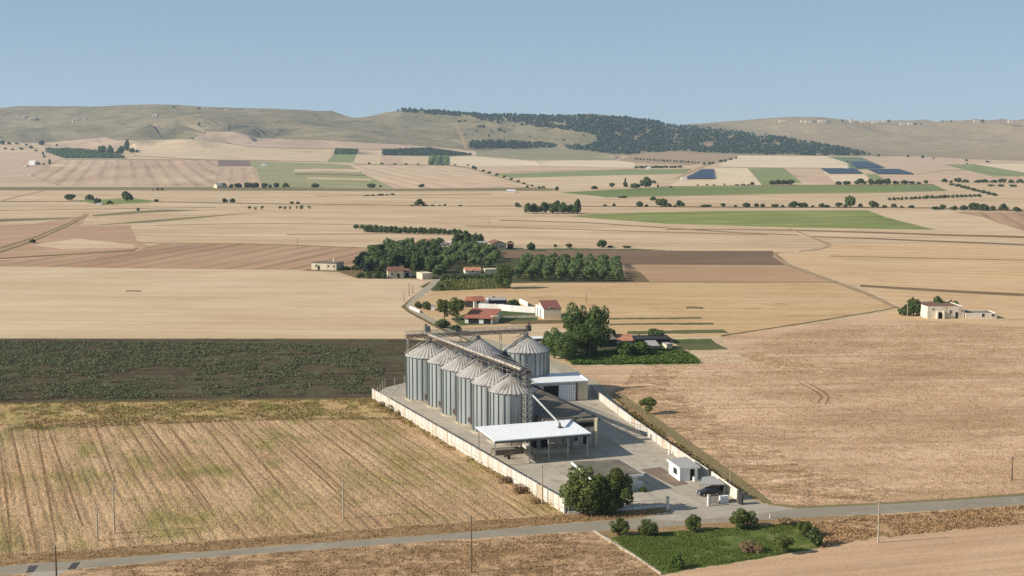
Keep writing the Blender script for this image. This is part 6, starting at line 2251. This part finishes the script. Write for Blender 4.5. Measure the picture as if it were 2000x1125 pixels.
row_of('olive', [(488, 410.3, 402.5, 7), (500, 410.3, 403.5, 6.5), (513, 410.3, 402.5, 8), (546, 410, 402, 6.5), (557, 409.5, 402, 7.5), (568, 409.3, 402, 7), (579, 409.3, 401.5, 7), (590, 409, 401, 9), (603, 409, 401.5, 8)],
       '%s little lollipop tree from the left in the broken row in the left stubble', 'tree', 'little lollipop trees', 'small_tree')
for q, lb in [((248, 296, 271.5, 14), 'tall lone tree above the left orchard'), ((200, 300, 283, 17), 'leftmost round tree of the group above the orchard'), ((215, 300, 283, 15), 'second tree of the group above the orchard'),
              ((235, 301, 284, 19), 'widest tree of the group above the orchard'), ((258, 299, 288, 13), 'small tree right of the tall lone tree'), ((268, 298, 292, 9), 'tiny tree at the right end of the orchard group'),
              ((81, 284, 272.5, 13), 'dark tree at the foot of the left hill'), ((616, 367, 357, 19), 'single round tree on the olive strip'), ((137, 391.5, 378.5, 23), 'round tree at the left end of the little lawn'),
              ((175, 391.5, 379, 22), 'wide tree at the middle of the little lawn'), ((190, 398, 386, 18), 'lower tree in front of the little lawn'), ((215, 399, 391, 15), 'small round tree on the little lawn'),
              ((249, 393, 372.5, 27), 'tallest round tree right of the little lawn'), ((305, 395, 388, 10), 'small tree alone right of the lawn trees'), ((270, 412.5, 405, 7), 'lone dot like tree in the left stubble'),
              ((440, 396, 386.5, 13), 'left tree of the pair on the field boundary'), ((454, 396, 386.5, 13), 'right tree of the pair on the field boundary'), ((570, 398.5, 393, 9), 'left tree of the small pair on the boundary'),
              ((582, 398.5, 393, 9), 'right tree of the small pair on the boundary'), ((725, 367, 357.5, 22), 'wide tree at the lower corner of the slanting field'), ((743, 366, 361, 6), 'tiny tree beside the wide corner tree'),
              ((823, 366, 358.5, 17), 'round tree below the slanting field'), ((1030, 367, 361.5, 6), 'tiny tree at the end of the slanting field'), ((1061, 367.5, 363, 9), 'tiny bush like tree on the central boundary'),
              ((1087, 373, 363, 9), 'upright small tree on the central boundary'), ((1161, 370, 362, 15), 'low round tree on the edge of the far stubble'), ((1195, 366, 356.5, 12), 'round tree left of the cypress'),
              ((1261, 366.5, 344.5, 26), 'tallest tree of the group beside the cypress'), ((1241, 368, 357, 26), 'wide low tree of the group beside the cypress'), ((1277, 358.5, 352, 14), 'small tree behind the cypress group'),
              ((1285, 366, 360, 6), 'tiny tree right of the cypress group'), ((1310, 366.5, 363, 9), 'tiny bushy tree further right of the cypress group'), ((820, 402.5, 388, 22), 'lone spreading tree on the long boundary'),
              ((1012, 405.5, 395, 15), 'round tree left of the dark copse'), ((1175, 484, 466.5, 21), 'largest lone tree on the edge behind the ploughed field'), ((1112, 484.5, 475, 14), 'round tree on the edge behind the ploughed field'),
              ((1085, 483, 476, 8), 'tiny tree on the edge behind the ploughed field'), ((1037, 490, 472, 20), 'tree beside the pale huts right of the gabled farmhouse'), ((996, 482, 470, 13), 'dark small tree behind the gabled farmhouse'),
              ((1192, 483, 479, 16), 'low bush right of the largest lone tree'), ((1224, 484, 479.5, 20), 'lowest bush at the right on the edge behind the ploughed field'),
              ((63, 475, 466.5, 14), 'bush in the bend of the far left track'), ((308, 372.5, 366, 8), 'middle one of three tiny trees on the olive strip'), ((317, 372.5, 366.5, 7), 'right one of three tiny trees on the olive strip'),
              ((299, 372.5, 369, 5), 'left one of three tiny trees on the olive strip'), ((1215, 386.5, 382, 22), 'flat hedge bush below the long green field'), ((925, 330, 322.5, 9), 'tree at the top of the diagonal hedge line')]:
    tree('dark', q[0], q[1], q[2], q[3], lb, 'tree', None, 'field_tree')
tree('cypress', 1222, 366, 346.5, 10, 'single slender cypress among the valley trees', 'cypress', None, 'cypress_tree')
row_of('bush', [(805, 402.5, 399, 9), (845, 402.5, 399, 10), (858, 402.5, 400, 8), (870, 402.5, 398.5, 9), (898, 402.8, 399.5, 9), (832, 402.5, 399.5, 12)], '%s small bush from the left beside the lone spreading tree', 'bush', 'bushes on the long boundary')
row_of('bush', [(715, 383, 380, 10), (728, 382.5, 379.5, 12), (742, 382, 378.5, 14), (756, 381.5, 379, 10), (768, 380.5, 377.5, 10)], '%s bush from the left in the short dark hedge in the middle stubble', 'bush', 'short dark hedge bushes')
row_of('bush', [(722 + 24 * i, 321 + .3 * i, 317.5 + .3 * i, 8) for i in range(9)], '%s bush from the left in the sparse hedge above the slanting field', 'bush', 'sparse hedge bushes')
row_of('bush', [(930 + 13.5 * i, 331 + 4.1 * i, 326 + 4.2 * i, 8) for i in range(10)], '%s bush from the top in the diagonal hedge line', 'bush', 'diagonal hedge bushes')
row_of('bush', [(697 + 9.5 * i, 446.5 + .55 * i, 437.5 + .5 * i, 14) for i in range(22)], '%s bush from the left in the front rank of the orchard strip behind the hamlet', 'bush', 'front rank of the orchard strip', 'orchard_bush')
row_of('bush', [(715 + 9.5 * i, 453.5 + .25 * i, 444 + .25 * i, 13) for i in range(19)], '%s bush from the left in the second rank of the orchard strip behind the hamlet', 'bush', 'second rank of the orchard strip', 'orchard_bush')
row_of('bush', [(1241 + 5.8 * i, 312 + .36 * i, 307.5 + .36 * i, 4.6) for i in range(22)], '%s little tree from the left in the avenue under the wooded hill', 'tree', 'avenue of little trees', 'avenue_tree')
row_of('bush', [(1243 + 9.5 * i, 329 - .15 * i, 324 - .15 * i, 12) for i in range(10)], '%s bush from the left in the hedge below the avenue', 'bush', 'hedge below the avenue')
row_of('bush', [(1376, 322, 317, 8), (1385, 321, 315, 10), (1393, 320, 314.5, 9), (1409, 317, 311.5, 10), (1416, 316, 311, 8), (1426, 313, 308.5, 8), (1436, 310, 306, 8)], '%s bush from the left at the end of the avenue', 'bush', 'bushes at the end of the avenue')
row_of('bush', [(1363, 362.5, 359.5, 5), (1382, 362.5, 359.5, 5), (1394, 362.5, 359.5, 6), (1415, 362, 358.5, 5)], '%s tiny bush from the left along the pale solar field', 'bush', 'tiny bushes along the pale field')
row_of('bush', [(5, 283, 274, 11), (20, 284, 276, 10), (32, 283, 278, 9), (42, 293, 287, 9), (62, 290, 284, 9), (26, 294, 288.5, 8), (12, 293, 288, 9), (52, 284.5, 280, 7), (110, 286, 281, 6), (84, 304, 295, 6), (88, 308, 303, 5), (97, 318, 310.5, 6),
                (75, 322, 316, 9), (84, 322, 317, 8), (98, 321, 316, 6), (16, 284, 279, 9), (70, 296, 291, 7)],
       '%s shrub from the left in the scattered scrub at the foot of the left hill', 'bush', 'scattered scrub on the left', 'scrub_bush')
row_of('bush', [(1716, 306, 301, 7), (1774, 307, 302, 8), (1802, 309, 303.5, 8), (1823, 311, 307, 6), (1888, 315, 309.5, 6), (1929, 317.5, 312.5, 7), (1888, 321, 317.5, 4), (1655, 318, 313, 5)],
       '%s lone bush from the left on the edge of the dry right hill', 'bush', 'lone bushes below the dry hill', 'scrub_bush')
row_of('bush', [(861, 233.5, 229.5, 9), (872, 234, 230, 7), (897, 238, 234, 12), (907, 237, 234, 9), (935, 249, 243, 12), (944, 248, 243, 10), (931, 258, 253, 5), (955, 267, 262.5, 5), (960, 257, 252.5, 5), (975, 256, 250, 11), (984, 258, 254, 7),
                (1034, 268.5, 264.5, 6), (1047, 272, 268.5, 5), (907, 264, 260, 5), (1101, 275, 271, 6), (1003, 246.5, 243, 5), (1138, 265, 261, 5), (390, 213, 209, 6), (340, 210.5, 207, 6), (357, 269.5, 265, 4), (375, 272.5, 267.5, 5), (388, 246, 238.5, 6)],
       '%s bush from the left among the lone dark bushes on the open hill', 'bush', 'lone bushes on the open hill', 'scrub_bush')
row_of('bush', [(1527, 238, 233.5, 5), (1590, 239, 234.5, 5), (1644, 239, 233.5, 5), (1735, 239.5, 234, 9), (1620, 239.5, 235.5, 5), (1840, 238.5, 234, 4), (1858, 238.5, 234.5, 4), (1918, 239, 233.5, 7), (1981, 239, 234, 6), (1787, 243.5, 239.5, 8), (1800, 243.5, 240, 5)],
       '%s dark tree from the left beside the buildings on the ridge line', 'tree', 'trees on the ridge line', 'ridge_tree')

# ------------------------------------------------------------------ woods that read as one mass
def mass(name, label, pts, hr_, wr, mat, nq=14, q=.42, seed=5):
    r = np.random.default_rng(seed)
    out = []
    for p in pts:
        h, w_ = r.uniform(*hr_), r.uniform(*wr)
        d = r.normal(size=(nq, 3))
        d /= np.linalg.norm(d, axis=1, keepdims=True)
        d[:, 2] = np.abs(d[:, 2]) * 1.0 - .12
        C = np.array(p)[None] + d * np.array([w_ / 2, w_ / 2, h * .62]) * r.uniform(.75, 1.0, (nq, 1)) + np.array([0, 0, h * .36])
        nr = d + r.normal(size=d.shape) * .45 + np.array([0, 0, .2])
        nr /= np.linalg.norm(nr, axis=1, keepdims=True)
        out.append(leaf_quads(C, nr, r.uniform(.7, 1.2, nq) * w_ * q, r))
    me = quads_mesh(name, np.concatenate(out), LM[mat])
    o = bpy.data.objects.new(name, me)
    COL.objects.link(o)
    return tag(o, label, kind='stuff')


def scatter(poly, n, holes=(), seed=1, jx=0):
    r = np.random.default_rng(seed)
    xs, ys = [p[0] for p in poly], [p[1] for p in poly]
    out = []
    tries = 0
    while len(out) < n and tries < n * 40:
        tries += 1
        x, y = r.uniform(min(xs), max(xs)), r.uniform(min(ys), max(ys))
        if not inside(poly, x, y) or any(inside(h, x, y) and r.random() < .93 for h in holes):
            continue
        out.append(tuple(T(x, y)))
    return out


forest = [(776, 218), (790, 214), (850, 217.5), (900, 219), (960, 223), (1000, 225.5), (1100, 226), (1200, 228.5), (1270, 236), (1340, 246), (1420, 255), (1500, 265), (1600, 282), (1660, 293), (1704, 303), (1660, 305), (1500, 302), (1400, 299),
          (1330, 295), (1260, 297.5), (1230, 303.5), (1200, 301), (1150, 296), (1110, 292), (1106, 286), (1140, 286), (1160, 284), (1168, 272), (1160, 264), (1135, 257), (1090, 252), (1040, 247), (985, 243), (955, 238), (930, 232), (880, 226), (810, 221)]
holes = [[(1235, 268), (1250, 256), (1275, 250), (1278, 254), (1262, 264), (1245, 270)], [(1362, 283), (1385, 276), (1402, 278), (1395, 290), (1378, 290)], [(1415, 270), (1435, 262), (1437, 268), (1420, 274)],
         [(960, 236), (1010, 240), (1040, 244), (1000, 246), (965, 241)], [(1075, 238), (1110, 243), (1108, 248), (1085, 246)], [(1545, 278), (1570, 276), (1590, 282), (1560, 283)], [(1500, 285), (1520, 278), (1526, 283), (1506, 288)],
         [(860, 224), (900, 225), (940, 232), (900, 231)], [(1150, 243), (1170, 242), (1172, 247), (1152, 248)], [(1215, 254), (1232, 249), (1236, 254)]]
mass('forest', 'dark green wood covering the middle hill', scatter(forest, 3600, holes, 3), (6, 11), (6, 11), 'pine', seed=6)
strip = [(916, 289), (920, 278), (960, 277.5), (1000, 279), (1060, 281), (1088, 286), (1080, 289.5), (1040, 290), (1000, 290), (935, 291.5)]
mass('wood_strip', 'narrow dark wood strip at the foot of the open hill', scatter(strip, 330, (), 4), (7, 11), (7, 10), 'pine', seed=7)


def orchard(name, label, poly, da, db, ang_px, h, w_, mat='olive', seed=9):
    c = T(sum(p[0] for p in poly) / len(poly), sum(p[1] for p in poly) / len(poly))
    a, b = T(*ang_px[0]), T(*ang_px[1])
    u = Vector((b.x - a.x, b.y - a.y, 0)).normalized()
    v = Vector((-u.y, u.x, 0))
    out = []
    for i in range(-60, 61):
        for j in range(-60, 61):
            p = c + u * (i * da + random.uniform(-.8, .8)) + v * (j * db + random.uniform(-.6, .6))
            p.z = float(zt(p.x, p.y))
            x, y = proj(p)
            if inside(poly, x, y):
                out.append(tuple(p))
    mass(name, label, out, (h * .85, h * 1.15), (w_ * .85, w_ * 1.15), mat, 10, .40, seed)


orchard('orchard', 'green orchard at the foot of the left hill', [(90, 291), (154, 292), (224, 299), (246, 309), (126, 309), (92, 297)], 9, 8, ((150, 308), (170, 293)), 4.5, 5.5, 'olive', 11)
orchard('orchard', 'dark orchard strip above the little green square', [(656, 292), (699, 293), (696, 301.5), (653, 301.5)], 9, 8, ((660, 301), (690, 301)), 4.5, 5.5, 'dark', 12)
orchard('orchard', 'wide dark orchard at the hill foot', [(748, 294), (839, 290.5), (924, 303.5), (874, 304.5), (748, 303.5)], 9, 9, ((760, 303), (830, 303)), 4.8, 6, 'pine', 13)
orchard('orchard', 'green orchard rows in a small square', [(838, 305.5), (876, 305.5), (875.5, 322), (837.5, 321.5)], 7, 16, ((845, 321), (849, 306)), 4.5, 7, 'olive', 14)

# ------------------------------------------------------------------ limestone outcrops on the left hill
for i, (x, y, w_, h_, lb) in enumerate([(45, 230, 14, 6, 'pale rock outcrop at the far left of the hill'), (156, 235, 18, 9, 'largest pale rock outcrop on the left hill'), (150, 240, 10, 5, 'rock ledge below the largest outcrop'),
                                        (68, 230, 13, 5, 'dark edged rock outcrop left on the hill'), (42, 224, 8, 4, 'small rock outcrop near the hill top at the left'), (300, 227, 14, 7, 'pale rock outcrop in the middle of the left hill'),
                                        (290, 239, 8, 3, 'small rock below the middle outcrop'), (402, 212.5, 12, 4, 'pale rock outcrop near the top of the left hill'), (443, 215, 10, 4, 'right rock outcrop near the top of the left hill'),
                                        (570, 229, 9, 3, 'small grey rock outcrop on the right part of the left hill')]):
    p = T(x, y)
    s = pxm(p)
    r = np.random.default_rng(500 + i)
    m = MB()
    for k in range(7):
        c = p + Vector((r.uniform(-.5, .5) * w_ / s, r.uniform(-.8, .8) * w_ / s, 0))
        c.z = float(zt(c.x, c.y))
        n = 7
        rad, hh = r.uniform(.10, .26) * w_ / s, r.uniform(.15, .5) * h_ / s
        b0 = [c + Vector((math.cos(6.283 * q / n) * rad * r.uniform(.7, 1.2), math.sin(6.283 * q / n) * rad * r.uniform(.7, 1.2), -2)) for q in range(n)]
        b1 = [c + (q - c) * .72 + Vector((0, 0, 2 * .72 + hh * r.uniform(.6, 1.1))) for q in b0]
        tp = c + Vector((0, 0, hh * 1.15))
        m.add(b0 + b1 + [tp], [(q, (q + 1) % n, n + (q + 1) % n, n + q) for q in range(n)] + [(n + q, n + (q + 1) % n, 2 * n) for q in range(n)])
    o = m.build('rock_outcrop', B['rock'])
    tag(o, lb, 'rock')


# ------------------------------------------------------------------ plants that cover ground: crop, stubble tufts, grass
def tufts(name, label, poly, n, size, height, mat, seed, clumpy=3.0, thr=.45, flat=.3, rowdir=None, rowgap=0.0):
    """small upright leaf blades scattered in clumps over a flat piece of ground"""
    r = np.random.default_rng(seed)
    g = np.array([tuple(G(*p))[:2] if p[0] != 'w' else ((p[1] - 1000) / FPX * p[2], p[2]) for p in poly])
    lo, hi = g.min(0), g.max(0)
    P = r.uniform(lo, hi, size=(n * 6, 2))
    # favour places nearer the viewer no more than farther ones: even density on the ground
    ins = np.zeros(len(P), bool)
    for i in range(len(g)):
        x0, y0 = g[i]
        x1, y1 = g[i - 1]
        cond = (y0 > P[:, 1]) != (y1 > P[:, 1])
        xx = (x1 - x0) * (P[:, 1] - y0) / (y1 - y0 + 1e-12) + x0
        ins ^= cond & (P[:, 0] < xx)
    P = P[ins]
    q = vnoise(P[:, 0] / clumpy, P[:, 1] / clumpy, seed) * .6 + vnoise(P[:, 0] / (clumpy * 4), P[:, 1] / (clumpy * 4), seed + 9) * .4
    keep = q > thr - r.uniform(0, .25, len(P))
    P, q = P[keep][:n], q[keep][:n]
    k = len(P)
    s = size * r.uniform(.5, 1.3, k)
    C = np.stack([P[:, 0], P[:, 1], height * r.uniform(.15, .9, k) * (.6 + q)], 1)
    nr = r.normal(size=(k, 3))
    nr[:, 2] = np.abs(nr[:, 2]) * flat * 2
    nr /= np.linalg.norm(nr, axis=1, keepdims=True)
    me = quads_mesh(name, leaf_quads(C, nr, s, r), LM[mat])
    o = bpy.data.objects.new(name, me)
    COL.objects.link(o)
    return tag(o, label, kind='stuff')


tufts('crop_plants', 'low green plants covering the dark crop field', [(-380, 666), (0, 667), (500, 671), (720, 680), (750, 720), (730, 768), (500, 775), (0, 782), (-380, 788)], 80000, .25, .42, 'crop', 21, 4.2, .62, 1.0)
tufts('stubble_tufts', 'straw tufts standing in the near left stubble', [(-40, 829), (0, 829), (250, 823), (500, 817), (790, 817), (1000, 943), (1098, 1003), (800, 1026), (500, 1049), (180, 1071), (0, 1083), (-40, 1084)], 20000, .10, .16, 'straw', 22, 1.3, .56, .4)
tufts('weed_tufts', 'greenish weeds on the headland of the near left field', [(-40, 788), (0, 788), (500, 781), (728, 779), (900, 880), (860, 870), (790, 820), (500, 822), (250, 832), (0, 845), (-40, 846)], 17000, .16, .28, 'weedy', 23, 2.6, .55, .5)
tufts('stubble_tufts', 'straw tufts in the rough field below the road', [(170, 1180), (170, 1113), (400, 1091), (900, 1055), (1158, 1039), (1170, 1046), (1230, 1082), (1290, 1126), (1290, 1180)], 24000, .11, .20, 'straw', 24, 1.5, .54, .4)
tufts('stubble_tufts', 'straw tufts in the large right field', [(1200, 770), (1240, 718), (1420, 690), (1560, 640), (1830, 632), (2060, 642), (2060, 962), (1700, 985), (1550, 992), (1490, 983), (1445, 962), (1255, 838)], 70000, .11, .17, 'straw', 25, 1.6, .56, .4)
tufts('bank_tufts', 'dry tufts on the rough bank by the road', [(1575, 1023), (1700, 1009), (2060, 984), (2060, 1018), (1700, 1051), (1602, 1071), (1612, 1050)], 9000, .15, .3, 'straw', 26, 1.4, .5, .4)
tufts('grass', 'tall grass on the small green plot', [(1195, 1052), (1215, 1048), (1340, 1038), (1480, 1028), (1572, 1024), (1606, 1050), (1596, 1070), (1450, 1095), (1340, 1111), (1300, 1120), (1292, 1116), (1230, 1076)], 52000, .075, .26, 'blade', 27, 2.4, .55, .3)
tufts('grass', 'dry weeds on the verge above the road', [(-40, 1086), (0, 1085), (180, 1073), (500, 1051), (800, 1028), (1050, 1009), (1128, 1004), (1250, 997), (1300, 993), (1250, 1011), (1110, 1021), (900, 1039), (400, 1076), (0, 1105), (-40, 1106)], 6000, .13, .26, 'straw', 28, 1.2, .5, .5)
tufts('garden_plants', 'leafy vegetables in the bright green garden', [(1107, 700), (1160, 691), (1230, 685), (1300, 683), (1345, 691), (1360, 701), (1366, 710), (1240, 711), (1118, 712)], 9000, .32, .7, 'grass', 29, 2.0, .42, 1.0)
tufts('weeds', 'green weeds on the strip beside the gravel track along the right wall', [(1195, 772), (1262, 822), (1452, 960), (1492, 983), (1470, 975), (1300, 860), (1230, 812)], 5000, .2, .4, 'weedy', 30, 1.5, .5, .5)
tufts('weeds', 'weeds along the foot of the left yard wall', [(726, 781), (740, 782), (1100, 1000), (1100, 1007), (1060, 990), (720, 786)], 5000, .2, .42, 'weedy', 31, 1.5, .52, .5)
# ------------------------------------------------------------------ sun, sky, air
SUN_EL, SUN_AZ = math.radians(29.0), math.radians(14.0)      # light travels to +x, a little away from the camera
to_sun = Vector((-math.cos(SUN_AZ) * math.cos(SUN_EL), -math.sin(SUN_AZ) * math.cos(SUN_EL), math.sin(SUN_EL)))
sd = bpy.data.lights.new('sun', 'SUN')
sd.energy = 3.9
sd.angle = math.radians(.53)
sd.color = (1.0, .93, .825)
so = bpy.data.objects.new('sun', sd)
so.rotation_euler = to_sun.to_track_quat('Z', 'Y').to_euler()
so.location = (-200, -50, 300)
COL.objects.link(so)

w = bpy.data.worlds.new('World')
sc.world = w
w.use_nodes = True
nt = w.node_tree
bg = nt.nodes['Background']
sky = nt.nodes.new('ShaderNodeTexSky')
sky.sky_type = 'NISHITA'
sky.sun_disc = False
sky.sun_elevation = SUN_EL
sky.sun_rotation = math.atan2(to_sun.x, to_sun.y)
sky.altitude = 1800
sky.air_density = .6
sky.dust_density = .0
sky.ozone_density = 4.0
tint = nt.nodes.new('ShaderNodeMix')
tint.data_type, tint.blend_type = 'RGBA', 'MULTIPLY'
tint.inputs[0].default_value = 1.0
tint.inputs[7].default_value = (1.5, 1.74, 1.86, 1)
soft = nt.nodes.new('ShaderNodeGamma')
soft.inputs[1].default_value = .35
nt.links.new(sky.outputs[0], soft.inputs[0])
nt.links.new(soft.outputs[0], tint.inputs[6])
nt.links.new(tint.outputs[2], bg.inputs[0])
bg.inputs[1].default_value = .10

hz = MB()
hz.box((0, 4700, 139), (14600, 9900, 280))
ho = hz.build('haze', [])
hm = bpy.data.materials.new('haze_air')
hm.use_nodes = True
for n in list(hm.node_tree.nodes):
    if n.type == 'BSDF_PRINCIPLED':
        hm.node_tree.nodes.remove(n)
out = [n for n in hm.node_tree.nodes if n.type == 'OUTPUT_MATERIAL'][0]
pv = hm.node_tree.nodes.new('ShaderNodeVolumePrincipled')
pv.inputs['Color'].default_value = (.55, .75, 1.0, 1)
pv.inputs['Density'].default_value = .00005
pv.inputs['Density Attribute'].default_value = ''
pv.inputs['Anisotropy'].default_value = .2
hm.node_tree.links.new(pv.outputs[0], out.inputs['Volume'])
ho.data.materials.append(hm)
tag(ho, 'thin blue haze filling the valley air', kind='stuff')

sc.view_settings.view_transform = 'Standard'
sc.view_settings.look = 'None'
sc.view_settings.exposure = .75
sc.view_settings.gamma = 1.0
sc.cycles.max_bounces = 6
sc.cycles.diffuse_bounces = 3
sc.cycles.glossy_bounces = 2
sc.cycles.transmission_bounces = 2
sc.cycles.volume_bounces = 1
sc.cycles.use_adaptive_sampling = False
sc.cycles.use_denoising = False
try:
    sc.cycles.denoiser = 'OPENIMAGEDENOISE'
except Exception:
    pass
